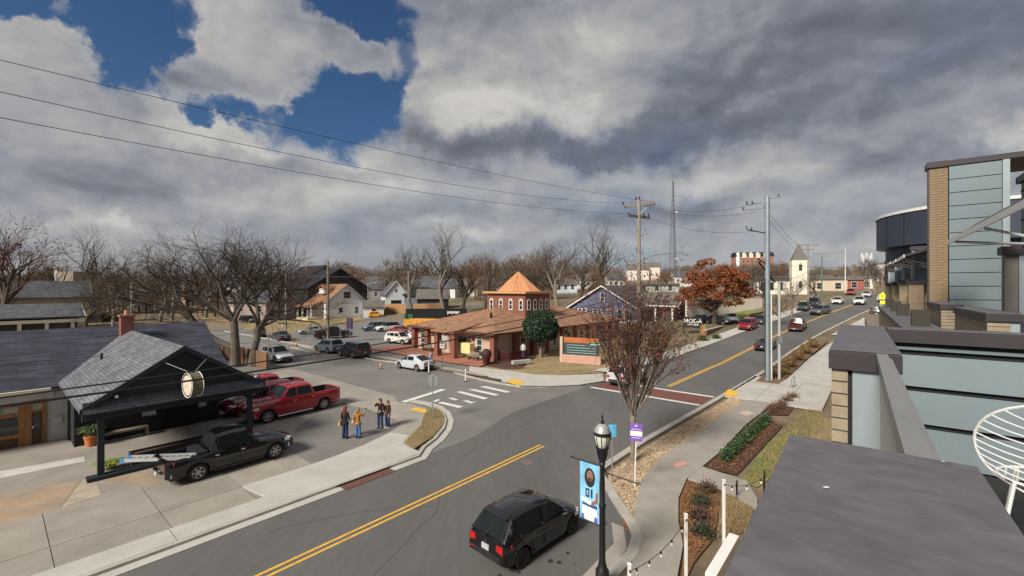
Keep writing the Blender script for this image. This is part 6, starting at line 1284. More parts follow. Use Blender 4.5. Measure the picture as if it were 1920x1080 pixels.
# ------------------------------------------------------------------ our building: local x = along the street (t), local y = -s (s runs into the building)
apt = thing('apartment_building', 'row of brick and blue metal terraces the picture is taken from, with dark copings', 'building', (.75, 1.19, 0), math.atan2(.785, .62))
def BB(t0, t1, s0, s1, z0, z1, mbx): return mbx.b2((t0, -s1, z0), (t1, -s0, z1))
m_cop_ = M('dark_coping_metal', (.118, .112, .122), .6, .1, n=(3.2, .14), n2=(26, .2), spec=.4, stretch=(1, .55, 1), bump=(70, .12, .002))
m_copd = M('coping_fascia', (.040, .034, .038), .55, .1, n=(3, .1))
m_panel = M('blue_metal_panel', (.165, .21, .226), .45, .25, n=(1.2, .07), n2=(60, .04), spec=.4)
m_pside = M('pale_blue_panel', (.28, .33, .345), .5, .2, n=(2, .06))
m_seam = M('panel_seam', (.012, .014, .016), .8)
m_tbrick = M('tan_brick', (.285, .235, .165), .9, n=(6, .16), n2=(30, .1), bump=(60, .3, .004))
m_tbrickd = M('ochre_brick', (.225, .165, .10), .9, n=(5, .2), n2=(30, .12), bump=(60, .3, .004))
m_mort = M('mortar', (.20, .175, .14), .95)
m_tb = brickmat('tan_brickwork', (.29, .22, .145), (.25, .185, .115), (.19, .155, .115), .30, .078)
m_white2 = M('white_steel', (.60, .60, .58), .5, n=(3, .1))
m_deck = M('dark_deck', (.022, .021, .020), .8, n=(3, .2))
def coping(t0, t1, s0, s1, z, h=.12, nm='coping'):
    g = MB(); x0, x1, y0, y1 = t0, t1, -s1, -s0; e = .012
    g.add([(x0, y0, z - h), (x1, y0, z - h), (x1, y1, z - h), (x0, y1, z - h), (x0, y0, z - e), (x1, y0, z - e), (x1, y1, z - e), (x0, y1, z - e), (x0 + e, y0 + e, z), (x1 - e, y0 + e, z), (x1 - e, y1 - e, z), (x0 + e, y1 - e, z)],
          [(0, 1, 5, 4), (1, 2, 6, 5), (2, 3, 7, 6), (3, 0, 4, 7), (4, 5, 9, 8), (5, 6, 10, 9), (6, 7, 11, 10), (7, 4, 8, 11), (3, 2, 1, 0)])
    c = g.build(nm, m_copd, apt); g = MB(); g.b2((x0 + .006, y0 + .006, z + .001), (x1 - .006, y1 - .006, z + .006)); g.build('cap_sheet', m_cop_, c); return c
def brick_face(t, s0, s1, z0, z1, mat, bw=.29, bh=.067, gap=.010, par=None, deep=.10):
    """single bricks on a face that looks back along the street (towards -t)"""
    rows = int((z1 - z0) / (bh + gap)); src = {}; r = random.Random(int(t * 100))
    g = MB(); BB(t + .012, t + deep, s0, s1, z0, z1, g); g.build('mortar', m_mort, apt)
    for k in range(rows):
        z = z0 + k * (bh + gap); s = s0 - (bw / 2 if k % 2 else 0)
        while s < s1 - .01:
            a, b = max(s, s0), min(s + bw - gap, s1)
            if b - a > .03:
                key = round(b - a, 3)
                if key not in src: g = MB(); g.b2((0, -key, 0), (.05, 0, bh)); src[key] = g.build('brick', mat, apt, loc=(t, -a, z))
                else: share('brick', src[key], apt, (t + r.uniform(-.002, .002), -a, z))
            s += bw
# near coping and the pier under it
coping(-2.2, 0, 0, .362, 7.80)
g = MB(); BB(-2.15, -.03, .03, .33, 0, 7.68, g); g.build('pier', m_tb, apt)
# far coping of our balcony, with brick pier and panel
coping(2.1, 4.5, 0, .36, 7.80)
g = MB(); BB(2.18, 4.45, .03, .33, 0, 7.68, g); g.build('pier', m_tb, apt)
rows = 16
for k in range(rows):
    g = MB(); z1 = 7.672 - k * .079; g.b2((2.125, -.098, z1 - .069), (2.3, -.015, z1)); g.build('brick', m_tbrick, apt)
g = MB(); BB(2.14, 2.17, .02, .1, 6.2, 7.68, g); g.build('mortar', m_mort, apt)
g = MB(); BB(2.13, 2.17, .122, .335, 5.8, 7.677, g); g.build('end_panel', m_pside, apt)
g = MB(); BB(2.15, 2.17, .10, .122, 5.8, 7.677, g); g.build('sealant_gap', m_seam, apt)
# handrail and balusters
g = MB(); BB(-.2, 2.09, .238, .29, 7.755, 7.80, g); hr = g.build('handrail', m_alu, apt)
g = MB(); BB(-.2, 2.09, .29, .31, 7.735, 7.775, g); g.build('rail_lip', m_alu, hr)
g = MB(); BB(-.2, 2.09, .245, .283, 6.72, 6.75, g); g.build('bottom_rail', m_alu, apt)
src = None
for i in range(26):
    t = -.1 + i * .085
    if src is None: g = MB(); g.b2((-.01, -.01, 0), (.01, .01, 1.005)); src = g.build('baluster', m_alu, apt, loc=(t, -.264, 6.75))
    else: share('baluster', src, apt, (t, -.264, 6.75))
# balcony deck and the divider wall of lapped panels
g = MB(); BB(-2.2, 4.2, .34, 6, 6.35, 6.55, g); g.build('deck', m_deck, apt)
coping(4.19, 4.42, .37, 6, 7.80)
g = MB(); BB(4.25, 4.38, .37, 6, 6.4, 7.68, g); g.build('divider_core', m_seam, apt)
for z0, z1 in ((7.612, 7.678), (7.27, 7.60), (6.925, 7.258), (6.56, 6.913)):
    g = MB(); n0 = 4.232; g.add([(n0 - .02, -.372, z0), (n0 - .02, -6, z0), (n0 + .018, -6, z1 - .04), (n0 + .018, -.372, z1 - .04), (n0 + .026, -6, z1), (n0 + .026, -.372, z1), (n0 + .02, -6, z0), (n0 + .02, -.372, z0)], [(0, 3, 2, 1), (3, 5, 4, 2), (0, 1, 6, 7)]); g.build('wall_panel', m_panel, apt)
# the next terraces along the row
def blue_front(t, s0, s1, z0, z1, step=.40, side=True):
    g = MB(); BB(t, t + .1, s0, s1, z0, z1, g); g.build('panel_backing', m_seam, apt); z = z1
    while z > z0 + .05:
        g = MB(); BB(t - .022, t, s0 + .01, s1 - .01, max(z - step + .022, z0), z, g); g.build('wall_panel', m_panel, apt); z -= step
for t0, t1 in ((8.57, 11.6), (13.4, 16.2)):
    coping(t0, t1, 1.72, 2.12, 7.80)
    g = MB(); BB(t0 + .06, t1, 1.75, 2.09, 0, 7.68, g); g.build('pier', m_tb, apt)
    rr = None
    for k in range(12):
        g = MB(); z1 = 7.672 - k * .078; g.b2((t0 + .035, -1.98, z1 - .068), (t0 + .07, -1.74, z1)); g.build('brick', m_tbrick, apt)
    g = MB(); BB(t0 + .04, t0 + .06, 1.985, 2.085, 6, 7.677, g); g.build('end_panel', m_pside, apt)
    g = MB(); BB(t0 + .4, t1, 2.12, 4, 6.2, 7.55, g); g.build('terrace_rail', m_copd, apt)
# lower parapet with planters
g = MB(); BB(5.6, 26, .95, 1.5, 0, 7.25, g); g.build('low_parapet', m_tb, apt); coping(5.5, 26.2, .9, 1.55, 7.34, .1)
g = MB(); BB(4.6, 24, 1.5, 3, 6.0, 6.4, g); g.build('terrace_deck', m_deck, apt)
for t_, lb in ((12.0, 'nearest dark square planter on the low parapet'), (16.8, 'middle dark square planter on the low parapet'), (20, 'dark square planter next to the farthest on the low parapet'), (24, 'farthest dark square planter on the low parapet')):
    p = Vector((.75, 1.19, 0)) + Vector((.62, .785, 0)) * t_ + Vector((.785, -.62, 0)) * 1.25; pl = thing('planter', lb, 'planter', (p.x, p.y, 7.347), math.atan2(.785, .62), 'planters on the low parapet')
    g = MB(); w_ = .15; g.b2((-w_, -w_, 0), (w_, -w_ + .02, .36)); g.b2((-w_, w_ - .02, 0), (w_, w_, .36)); g.b2((-w_, -w_ + .02, 0), (-w_ + .02, w_ - .02, .36)); g.b2((w_ - .02, -w_ + .02, 0), (w_, w_ - .02, .36)); g.build('pot', M('bronze_planter', (.035, .03, .022), .6), pl); g = MB(); g.b2((-w_ + .02, -w_ + .02, .02), (w_ - .02, w_ - .02, .30)); g.build('soil', m_mulch, pl)
# stair tower with brick pier and blue panels
TT = 17.0; SP0, SP1, SE = 1.86, 2.27, 3.52; ZT = 12.02
brick_face(TT, SP0, SP1, 7.2, ZT - .16, m_tbrickd)
g = MB(); BB(TT + .1, TT + .45, SP0 + .001, SP1, 0, ZT - .16, g); g.build('pier', m_tb, apt)
g = MB(); BB(TT + .001, TT + .1, SP0 - .04, SP0, 7, ZT - .16, g); g.build('corner_trim', m_copd, apt)
blue_front(TT + .06, SP1 + .02, SE - .14, 7.0, ZT - .18); g = MB(); BB(TT + .0, TT + .16, SE - .14, SE, 7, ZT - .17, g); g.build('edge_panel', m_pside, apt)
g = MB(); BB(TT + .16, TT + 2.2, SP1 + .03, SE, 0, ZT - .17, g); g.build('tower_core', m_copd, apt)
coping(TT - .06, TT + .5, SP0 - .06, SP1, ZT + .0, .17); coping(TT - .0, TT + 2.3, SP1, SE + 2.5, ZT - .004, .15)
# street-facing wall right of the tower and the boxed bay in front of it
g = MB(); BB(9, 16.95, 3.72, 4, 7, 11.1, g); g.build('side_wall', m_panel, apt)
for z in (10.9, 10.5, 10.1, 9.7): g = MB(); BB(9, 16.94, 3.70, 3.72, z - .03, z, g); g.build('seam_strip', m_seam, apt)
coping(9, 16.99, 3.62, 4.1, 11.28, .18)
blue_front(12.0, 2.86, 4.6, 6.8, 8.9, .46); g = MB(); BB(11.96, 12.1, 2.72, 2.86, 6.6, 8.9, g); g.build('edge_panel', m_pside, apt); g = MB(); BB(12.02, 12.25, 2.53, 2.72, 6.5, 8.9, g); g.build('bay_side', M('brown_panel', (.17, .15, .135), .7), apt); coping(11.9, 12.35, 2.48, 4.7, 9.05, .16)
# steel canopy with raking struts
def canopy(t0, t1, s, z, dp, th=.10, drop=.0):
    c = MB(); c.loft([[(t, -s, z - .06), (t, -s, z + .03), (t, -(s + dp), z + .42), (t, -(s + dp), z + .33)] for t in (t0, t1)]); o = c.build('canopy', m_copd, apt)
    g = MB(); BB(t0, t1, s - .03, s - .002, z - .09, z + .03, g); g.build('white_edge', m_white, o)
    g = MB(); g.tube([(t1 - .3, -(s + .1), z - .05), (t0 + .4, -(s + 1.66), z - .85)], .035, 6); g.tube([(t0 + (t1 - t0) * .55, -(s + .1), z - .04), (t0 + (t1 - t0) * .55, -(s + 1.66), z - .6)], .03, 6); g.build('strut', m_white2, o)
canopy(7.2, 15.0, 2.06, 9.45, .5); 
for t_, z_ in ((21, 9.45), (25.5, 9.5), (30, 9.6), (36, 9.7)): canopy(t_, t_ + 3.2, 1.55, z_, 1.2)
# repeating bays down the row
for t_, zt_ in ((22.3, 9.75), (27.2, 9.6), (33, 9.5), (40, 9.4)):
    g = MB(); BB(t_, t_ + .5, 1.75, 2.2, 0, 8.35, g); g.build('pier', m_tb, apt); coping(t_ - .04, t_ + .55, 1.7, 2.25, 8.55, .2)
    g = MB(); BB(t_ + .5, t_ + 4.2, 2.0, 2.4, 0, 8.3, g); g.build('brick_wall', m_tb, apt)
    blue_front(t_ + .8, 2.0, 3.6, 8.3, zt_, .42); g = MB(); BB(t_ + .75, t_ + 1, 1.9, 2.0, 8.3, zt_, g); g.build('edge_panel', m_pside, apt); g = MB(); BB(t_ + .92, t_ + 1.1, 2.0, 3.8, 8.3, zt_, g); g.build('bay_core', m_copd, apt); coping(t_ + .7, t_ + 1.2, 1.86, 3.9, zt_ + .16, .16)
g = MB(); BB(20, 46, 3.8, 9, 0, 9.2, g); g.build('main_block', m_tb, apt)
g = MB(); BB(-2.2, 46, .6, 9, 0, 6.0, g); g.build('lower_storeys', m_tb, apt)
# curved navy building beyond
nv = thing('curved_building', 'dark navy curved building with a pale roof edge at the end of the terrace row', 'building', (.75 + .62 * 56 + .785 * 9.8, 1.19 + .785 * 56 - .62 * 9.8, 0)); m_navy = M('navy_metal', (.035, .045, .068), .5, .2, n=(.6, .1))
g = MB(); k = 32; r0 = 8.2
g.lathe([(r0, 12.0), (r0, 14.9)], 48); g.build('upper_drum', m_navy, nv, smooth=40); g = MB(); g.lathe([(r0 - .7, 0), (r0 - .7, 12.0)], 48); g.build('lower_drum', m_navy, nv, smooth=40); g = MB(); g.lathe([(r0 + .1, 14.9), (r0 + .1, 15.15), (r0 - .4, 15.15)], 48); g.build('roof_edge', m_white2, nv, smooth=40)
src = None
for i in range(24):
    a = 2 * math.pi * i / 24
    if src is None: g = MB(); g.box((0, 0, 13.45), (.05, .07, 2.86)); src = g.build('panel_joint', m_seam, nv, loc=(r0 * math.cos(a), r0 * math.sin(a), 0)); src.rotation_euler = (0, 0, a)
    else: share('panel_joint', src, nv, (r0 * math.cos(a), r0 * math.sin(a), 0), (0, 0, a))
for i in range(10):
    a = R(150 + i * 14)
    for z in (8.6,): window(nv, Matrix.Translation(((r0 - .68) * math.cos(a), (r0 - .68) * math.sin(a), z)) @ Matrix(((-math.sin(a), 0, math.cos(a), 0), (math.cos(a), 0, math.sin(a), 0), (0, 1, 0, 0), (0, 0, 0, 1))), 1.1, 2.2, m_copd, bars=0)
# wire chair on the balcony
cc = Vector((.75, 1.19, 0)) + Vector((.62, .785, 0)) * 2.81 + Vector((.785, -.62, 0)) * 1.11
wc = thing('wire_chair', 'white wire chair with a round ribbed back on the balcony', 'chair', (cc.x, cc.y, 6.55), R(40))
m_wire = M('white_wire', (.74, .74, .72), .4)
def back(a, k): return Vector((-.22 - .10 * k - .12 * (1 - abs(math.cos(a))) * 0, .36 * math.cos(a) * (1), .62 + .32 * math.sin(a)))
g = MB(); rim_ = []
for i in range(33):
    a = 2 * math.pi * i / 32; y = .34 * math.cos(a); z = .66 + .30 * math.sin(a); rim_.append(Vector((-.12 - .28 * (z - .36) - .0 + .55 * y * y, y, z)))
g.tube(rim_, .0085, 6, caps=False); g.build('back_hoop', m_wire, wc)
for i in range(1, 12):
    z = .38 + i * .047; q = (z - .66) / .30
    if abs(q) > .97: continue
    h_ = .34 * math.sqrt(1 - q * q); g = MB(); g.tube([Vector((-.12 - .28 * (z - .36) + .55 * y * y - .06 * (1 - (y / h_) ** 2), y, z - .05 * (1 - (y / h_) ** 2))) for y in [h_ * (-1 + 2 * k / 10) for k in range(11)]], .0042, 5); g.build('back_wire', m_wire, wc)
g = MB(); g.tube([Vector((-.08 - .12 * 0, 0, .40)), Vector((-.27, 0, .66)), Vector((-.33, 0, .95))], .007, 5); g.build('spine_wire', m_wire, wc)
g = MB(); g.tube([Vector((.02 + .24 * math.cos(2 * math.pi * i / 24), .25 * math.sin(2 * math.pi * i / 24), .44)) for i in range(25)], .010, 6, caps=False); g.build('seat_hoop', m_wire, wc)
for i in range(-4, 5):
    y = i * .052; x = .24 * math.sqrt(max(0, 1 - (y / .25) ** 2)); g = MB(); g.tube([(.02 - x, y, .44), (.02, y, .42), (.02 + x, y, .44)], .006, 5); g.build('seat_wire', m_wire, wc)
for x, y in ((.24, .22), (.24, -.22), (-.24, .22), (-.24, -.22)): g = MB(); g.tube([(x * .75, y * .75, .44), (x, y, .04), (x * 1.05, y * 1.05, 0)], .010, 6); g.build('leg', m_wire, wc)
# ------------------------------------------------------------------ street furniture
lp = UV(10.6, -5.72, 0); lamp = thing('street_lamp', 'black acorn globe lamp post carrying the blue banner beside the parking bay', 'street lamp', (lp.x, lp.y, .05))
g = MB(); g.lathe([(.26, 0), (.26, .10), (.20, .14), (.18, .55), (.13, .62), (.10, .75), (.085, .85), (.078, 2.2), (.095, 2.24), (.095, 2.32), (.07, 2.36), (.066, 3.38), (.09, 3.42), (.06, 3.48)], 16); g.build('post', m_blk, lamp, smooth=35)
g = MB(); g.lathe([(.07, 3.46), (.10, 3.52), (.11, 3.58), (.14, 3.66), (.15, 3.80), (.175, 3.84), (.175, 3.87)], 16); g.build('capital', m_blk, lamp, smooth=35)
g = MB(); g.lathe([(.13, 3.87), (.19, 4.0), (.215, 4.15), (.21, 4.21)], 18); g.build('globe', M('frosted_globe', (.60, .60, .55), .25, spec=.6), lamp, smooth=60)
g = MB(); g.lathe([(.235, 4.20), (.235, 4.27), (.215, 4.28)], 18)
for i in range(10): a = i * math.pi / 5; g.tube([(.16 * math.cos(a), .16 * math.sin(a), 3.87), (.222 * math.cos(a), .222 * math.sin(a), 4.08), (.23 * math.cos(a), .23 * math.sin(a), 4.22)], .008, 4)
g.build('cage', m_blk, lamp)
g = MB(); g.lathe([(.22, 4.28), (.19, 4.38), (.12, 4.46), (.06, 4.50)], 18); g.build('dome', M('silver_dome', (.50, .50, .47), .3, .5), lamp, smooth=60)
g = MB(); g.lathe([(.055, 4.50), (.04, 4.55), (.055, 4.58), (.02, 4.62), (.03, 4.66), (.004, 4.76)], 10); g.build('finial', m_blk, lamp, smooth=60)
ar_ = -EV; q = Vector((ar_.x, ar_.y, 0))
for z, l0 in ((3.34, .98), (1.72, .75)): g = MB(); g.tube([q * .05 + Vector((0, 0, z)), q * l0 + Vector((0, 0, z + .02))], .02, 6); g.blob(tuple(q * l0 + Vector((0, 0, z + .02))), .035, rng, j=.05); g.build('banner_arm', m_blk, lamp)
g = MB(); g.tube([-q * .05 + Vector((0, 0, 3.2)), -q * 1.0 + Vector((0, 0, 3.17))], .017, 6); g.blob(tuple(-q * 1.0 + Vector((0, 0, 3.17))), .03, rng, j=.05); g.build('flag_arm', m_blk, lamp)
bn = thing('banner', 'light blue banner printed with a player, hanging from the lamp post', 'banner', (lp.x, lp.y, .05)); bn.rotation_euler = (0, 0, math.atan2(q.y, q.x))
# local x = outwards from the post, print on the side towards the building (-y is ... choose both)
def banner_pt(x, z, off): return (x, -.012 + off, z)
def bpoly(nm, pts, c, off, both=True):
    g = MB(); P_ = [banner_pt(x, z, off) for x, z in pts]; g.poly(P_); o = g.build(nm, M('print', c, .7, n=(9, .12)), bn); return o
g = MB(); N_ = 12
g.loft([[banner_pt(x, 1.72 + 1.6 * i / N_, d) for x, d in ((.10, -.004), (.70, -.004), (.70, .004), (.10, .004))] for i in range(N_ + 1)]); g.build('cloth', M('light_blue_cloth', (.20, .50, .74), .7, n=(2.5, .25), n2=(1.3, .2)), bn)
SD = 1 # +y local faces ...
def both(nm, pts, c, k):
    for sgn in (-1, 1): bpoly(nm, pts, c, sgn * (.0045 + .0012 * k))
el = lambda cx, cz, rx, rz, n=16: [(cx + rx * math.cos(2 * math.pi * i / n), cz + rz * math.sin(2 * math.pi * i / n)) for i in range(n)]
both('print_jersey', [(.14, 2.36), (.13, 2.52), (.2, 2.64), (.34, 2.70), (.5, 2.70), (.62, 2.62), (.67, 2.55), (.66, 2.4), (.60, 2.2), (.16, 2.2)], (.24, .52, .74), 1)
both('print_hair', el(.39, 2.93, .165, .27), (.02, .018, .02), 2); both('print_face', el(.385, 2.98, .10, .155), (.24, .125, .085), 3); both('print_beard', [(.31, 2.90), (.385, 2.80), (.46, 2.90), (.385, 2.93)], (.06, .035, .03), 4)
both('print_number', [(.30, 2.38), (.30, 2.62), (.36, 2.62), (.36, 2.38)], (.01, .03, .10), 2); both('print_number', [(.40, 2.38), (.40, 2.62), (.52, 2.62), (.52, 2.38)], (.01, .03, .10), 2); both('print_number_hole', [(.435, 2.43), (.435, 2.57), (.485, 2.57), (.485, 2.43)], (.20, .42, .62), 3)
both('print_arm', [(.12, 2.55), (.2, 2.58), (.22, 2.36), (.34, 2.26), (.32, 2.18), (.14, 2.28)], (.25, .13, .09), 3); both('print_sleeve', [(.34, 2.30), (.66, 2.36), (.67, 2.24), (.36, 2.18)], (.70, .70, .66), 3)
both('print_trousers', [(.18, 2.16), (.62, 2.16), (.64, 1.73), (.14, 1.73)], (.66, .67, .68), 1); both('print_belt', [(.16, 2.2), (.62, 2.22), (.62, 2.14), (.17, 2.10)], (.02, .09, .22), 2); both('print_logo', [(.14, 1.74), (.26, 1.74), (.24, 1.90), (.15, 1.88)], (.10, .12, .40), 3); both('print_logo', [(.55, 1.74), (.66, 1.74), (.67, 1.86), (.58, 1.9)], (.10, .12, .40), 3)
def post_sign(name, label, px, py, parts, pole_h, pole_mat, group=None, rz=0, pr=.03, lean=0):
    t = thing(name, label, 'sign', G(px, py), rz, group); t.rotation_euler = (0, R(lean), rz); g = MB(); g.tube([(0, 0, 0), (0, 0, pole_h)], pr, 6); g.build('post', pole_mat, t)
    for nm, w_, h_, z, mat, y in parts: g = MB(); g.box((0, y, z), (w_, .012, h_)); g.build(nm, mat, t)
    return t
t = post_sign('street_sign', 'small sky blue sign on a thin steel pole in the gravel bed', 1148, 908, [('sign_plate', .31, .50, 2.25, M('sky_blue', (.12, .48, .72), .5), -.04), ('sign_border', .26, .44, 2.25, M('sky_blue2', (.06, .38, .66), .5), -.048)], 2.5, m_steel, rz=R(-4))
sy = MB(); sy.tube([(-.03, -.056, 2.35), (-.02, -.056, 2.25), (.05, -.056, 2.24), (.05, -.056, 2.12)], .014, 5); sy.blob((-.03, -.056, 2.41), .03, rng, j=.02); sy.build('symbol', M('pale_blue', (.4, .66, .82), .5), t)
t = post_sign('street_sign', 'purple and white sign on a pale leaning pole in front of the street tree', 1190, 918, [('sign_plate', .48, .72, 2.35, M('purple', (.20, .10, .45), .5), -.04), ('white_band', .47, .20, 2.30, m_white, -.048)], 2.7, m_white, rz=R(-14), lean=1.5, pr=.028)
for z_, w_ in ((2.47, .19), (2.13, .17)): g = MB(); g.b2((-w_, -.052, z_ - .02), (w_, -.047, z_ + .02)); g.build('text_line', M('pale_purple_print', (.50, .44, .66), .6), t)
g = MB(); g.blob((0, -.05, 2.61), (.07, .01, .05), rng, j=.1); g.build('emblem', m_white, t)
ss = thing('stop_sign', 'grey back of an octagonal stop sign on the corner grass island', 'sign', G(811, 790, .1), R(-28)); g = MB(); g.tube([(0, 0, 0), (0, 0, 2.72)], .032, 6); g.build('post', m_steel, ss)
g = MB(); o8 = [(.40 * math.cos(R(22.5 + 45 * i)), .40 * math.sin(R(22.5 + 45 * i))) for i in range(8)]; g.loft([[(x, y_, 2.40 + z) for x, z in o8] for y_ in (.034, .042)]); g.build('plate', M('sign_back', (.23, .235, .235), .6, .3), ss)
g = MB(); g.loft([[(x * .96, y_, 2.40 + z * .96) for x, z in o8] for y_ in (.043, .046)]); g.build('red_face', plain('stop_red', (.5, .02, .02), .5), ss); lettering('STOP', .27, m_white, ss, Matrix.Translation((0, .047, 2.40)) @ Matrix.Rotation(R(180), 4, 'Z') @ Matrix.Rotation(R(90), 4, 'X'))
t = post_sign('street_sign', 'white parking sign on a rusty post by the red terrace', 829, 690, [('sign_plate', .5, .75, 2.4, m_white, -.04), ('red_print', .36, .12, 2.55, plain('stop_red', (.5, .02, .02), .5), -.048), ('red_print', .36, .06, 2.3, plain('stop_red', (.5, .02, .02), .5), -.048)], 2.9, m_bark, 'parking signs by the red terrace', R(20))
t = post_sign('street_sign', 'pair of white plates on a steel post left of the yellow cabinet', 833, 689, [('sign_plate', .55, .55, 3.0, m_white, -.04), ('sign_plate', .5, .85, 2.3, M('grey_plate', (.5, .5, .5), .5), -.04)], 3.3, m_steel, 'parking signs by the red terrace', R(25))
t = post_sign('street_name_sign', 'green street name plates on a pole at the hall corner', 1117, 712, [('name_plate', 1.15, .30, 3.15, M('sign_green', (.015, .22, .15), .5), -.05)], 3.4, m_steel, rz=R(-12)); g = MB(); g.box((.1, .2, 2.82), (.012, 1.1, .28)); g.build('name_plate', M('sign_green', (.015, .22, .15), .5), t); g = MB(); g.b2((-.42, -.064, 3.11), (.42, -.0575, 3.19)); g.build('text_line', m_white, t)
t = post_sign('crossing_sign', 'fluorescent yellow pedestrian crossing sign above the parked truck', 1655, 589, [], 3.6, m_steel, rz=R(-40)); hi = M('fluorescent_yellow', (.75, .80, .02), .5)
g = MB(); g.loft([[(x, y_, 3.5 + z) for x, z in ((0, -.75), (.75, 0), (0, .75), (-.75, 0))] for y_ in (-.05, -.035)]); g.build('diamond', hi, t); t.scale = (.72, .72, .92); g = MB(); g.b2((-.5, -.05, 2.0), (.5, -.035, 2.6)); g.build('lower_plate', hi, t); g = MB(); g.tube([(0, -.06, 3.75), (0, -.06, 3.45), (-.12, -.06, 3.15)], .05, 5); g.tube([(0, -.06, 3.45), (.14, -.06, 3.18)], .05, 5); g.blob((0, -.06, 3.9), (.07, .02, .07), rng, j=.02); g.build('walker_symbol', m_blk, t)
# steel utility poles beside the road, with cross pieces
def utility(name, label, p, h_, r0, r1, mat, group=None): t = thing(name, label, 'utility pole', p, 0, group); g = MB(); g.tube([(0, 0, -.2), (0, 0, h_ * .5), (0, 0, h_)], [r0, (r0 + r1) / 2, r1], 12); g.build('pole', mat, t, smooth=60); return t
sp1 = utility('utility_pole', 'tall grey blue steel utility pole with bracket arms beside the road', UV(43.6, -7.5, .1), 16.1, .24, .19, M('blue_grey_steel', (.29, .345, .37), .5, .5, n=(2, .1), n2=(.5, .15)))
def bar_(par, pts, r, nm, mat): g = MB(); g.tube(pts, r, 6); return g.build(nm, mat, par)
dl = Vector((-.72, .69, 0))
bar_(sp1, [Vector((-.3, .2, 15.6)), Vector((-1.7, .3, 15.45))], .05, 'arm', m_steel); bar_(sp1, [Vector((.2, -.1, 15.9)), Vector((1.1, -.2, 16.05))], .05, 'arm', m_steel); bar_(sp1, [Vector((-.2, .1, 15.1)), Vector((-2.0, .2, 14.9))], .04, 'arm', m_steel); bar_(sp1, [Vector((-.2, 0, 12.9)), Vector((-1.7, .1, 13.2))], .05, 'arm', m_blk); bar_(sp1, [Vector((-.9, -.2, 10.4)), Vector((.9, .4, 8.6))], .07, 'cable_bracket', m_blk); bar_(sp1, [Vector((-.1, 0, 10.2)), Vector((-.9, -.2, 10.6))], .06, 'arm', m_blk); bar_(sp1, [Vector((-.22, -.05, 9.0)), Vector((-.26, -.1, 3)), Vector((-.26, -.1, .3))], .035, 'conduit', m_blk); bar_(sp1, [Vector((.28, -.1, 7.5)), Vector((.3, -.12, .1))], .06, 'conduit', m_white2)
for x, z in ((-1.7, 15.6), (-1.2, 15.6), (1.1, 16.2), (-2.0, 15.05), (-1.7, 13.4), (-1.3, 13.3)): g = MB(); g.lathe([(.05, 0), (.09, .06), (.05, .12), (.09, .18), (.03, .26)], 8, Matrix.Translation((x, .2, z - .1))); g.build('insulator', m_cableg, sp1)
sp2 = utility('utility_pole', 'thinner white steel pole standing just right of the blue grey one', UV(44.6, -6.75, .1), 8.55, .12, .11, M('pale_steel', (.46, .47, .46), .5, .3, n=(2, .1)))
g = MB(); g.box((0, -.16, 3.6), (.3, .2, .6)); g.build('meter_box', m_steel, sp2)
up = utility('utility_pole', 'tall weathered wooden utility pole with two crossarms behind the street tree', Vector((12.95, 44.7, 0)), 17.2, .24, .17, m_pole)
cd = Vector((.94, -.34, 0)); cd2 = Vector((.97, .25, 0))
g = MB(); T_ = Matrix.Translation((0, 0, 16.66)) @ Matrix.Rotation(math.atan2(-.30, .95), 4, 'Z'); g.b2((-1.65, -.09, -.11), (1.65, .06, .11), T_ @ Matrix.Rotation(R(-5), 4, 'Y')); g.build('crossarm', m_wood, up); g = MB(); g.b2((-1.15, -.1, -.12), (1.15, .05, .12), Matrix.Translation((0, 0, 15.48)) @ Matrix.Rotation(R(12), 4, 'Z') @ Matrix.Rotation(R(5), 4, 'Y')); g.build('crossarm', m_bark, up)
for s in (-1, 1): bar_(up, [Vector((s * .9, -.1, 16.5)), Vector((0, -.1, 15.7))], .03, 'brace', m_steel); bar_(up, [Vector((s * .8, -.1, 15.3)), Vector((0, -.1, 14.3))], .03, 'brace', m_wood)
for x, z in ((-1.6, 16.7), (1.55, 16.6), (1.2, 16.6), (-.3, 17.2), (.05, 17.25), (-1.05, 15.6), (1.0, 15.5), (.5, 15.5)): g = MB(); g.lathe([(.05, 0), (.09, .08), (.05, .14), (.09, .2), (.03, .32)], 8, Matrix.Translation((x, -.02, z))); g.build('insulator', m_blk, up)
bar_(up, [Vector((.2, 0, 10.9)), Vector((1.3, .3, 11.5)), Vector((2.9, .5, 11.75))], .05, 'street_light_arm', m_alu); g = MB(); g.box((3.1, .5, 11.75), (.7, .25, .12)); g.build('street_light_head', m_alu, up)
lpoles = 'poles around the lot'
w1 = utility('utility_pole', 'slim brown pole standing in front of the black lot pickup', G(615, 645), 12.2, .2, .15, m_wood, lpoles)
w2 = utility('utility_pole', 'pale concrete pole behind the red chimney', G(247, 612), 9.4, .26, .2, M('concrete_pole', (.33, .33, .28), .9), lpoles)
w3 = utility('utility_pole', 'grey pole with a lamp arm beside the white house', G(690, 592), 8.6, .15, .11, m_steel, lpoles); bar_(w3, [Vector((0, 0, 8.4)), Vector((1.2, -.2, 8.9)), Vector((2.6, -.4, 8.9))], .07, 'lamp_arm', m_alu)
w4 = utility('utility_pole', 'pale stub pole beside the green dumpster', G(766, 596), 11.5, .22, .18, m_pole, lpoles)
w5 = utility('utility_pole', 'grey pole near the left walkers at the lot kerb', G(536, 634), 12.5, .16, .12, m_pole, lpoles)
w6 = utility('utility_pole', 'thin grey sign pole before the silver crossover', G(503, 692), 3.6, .05, .05, m_steel, lpoles)
fp = 'poles up the street'
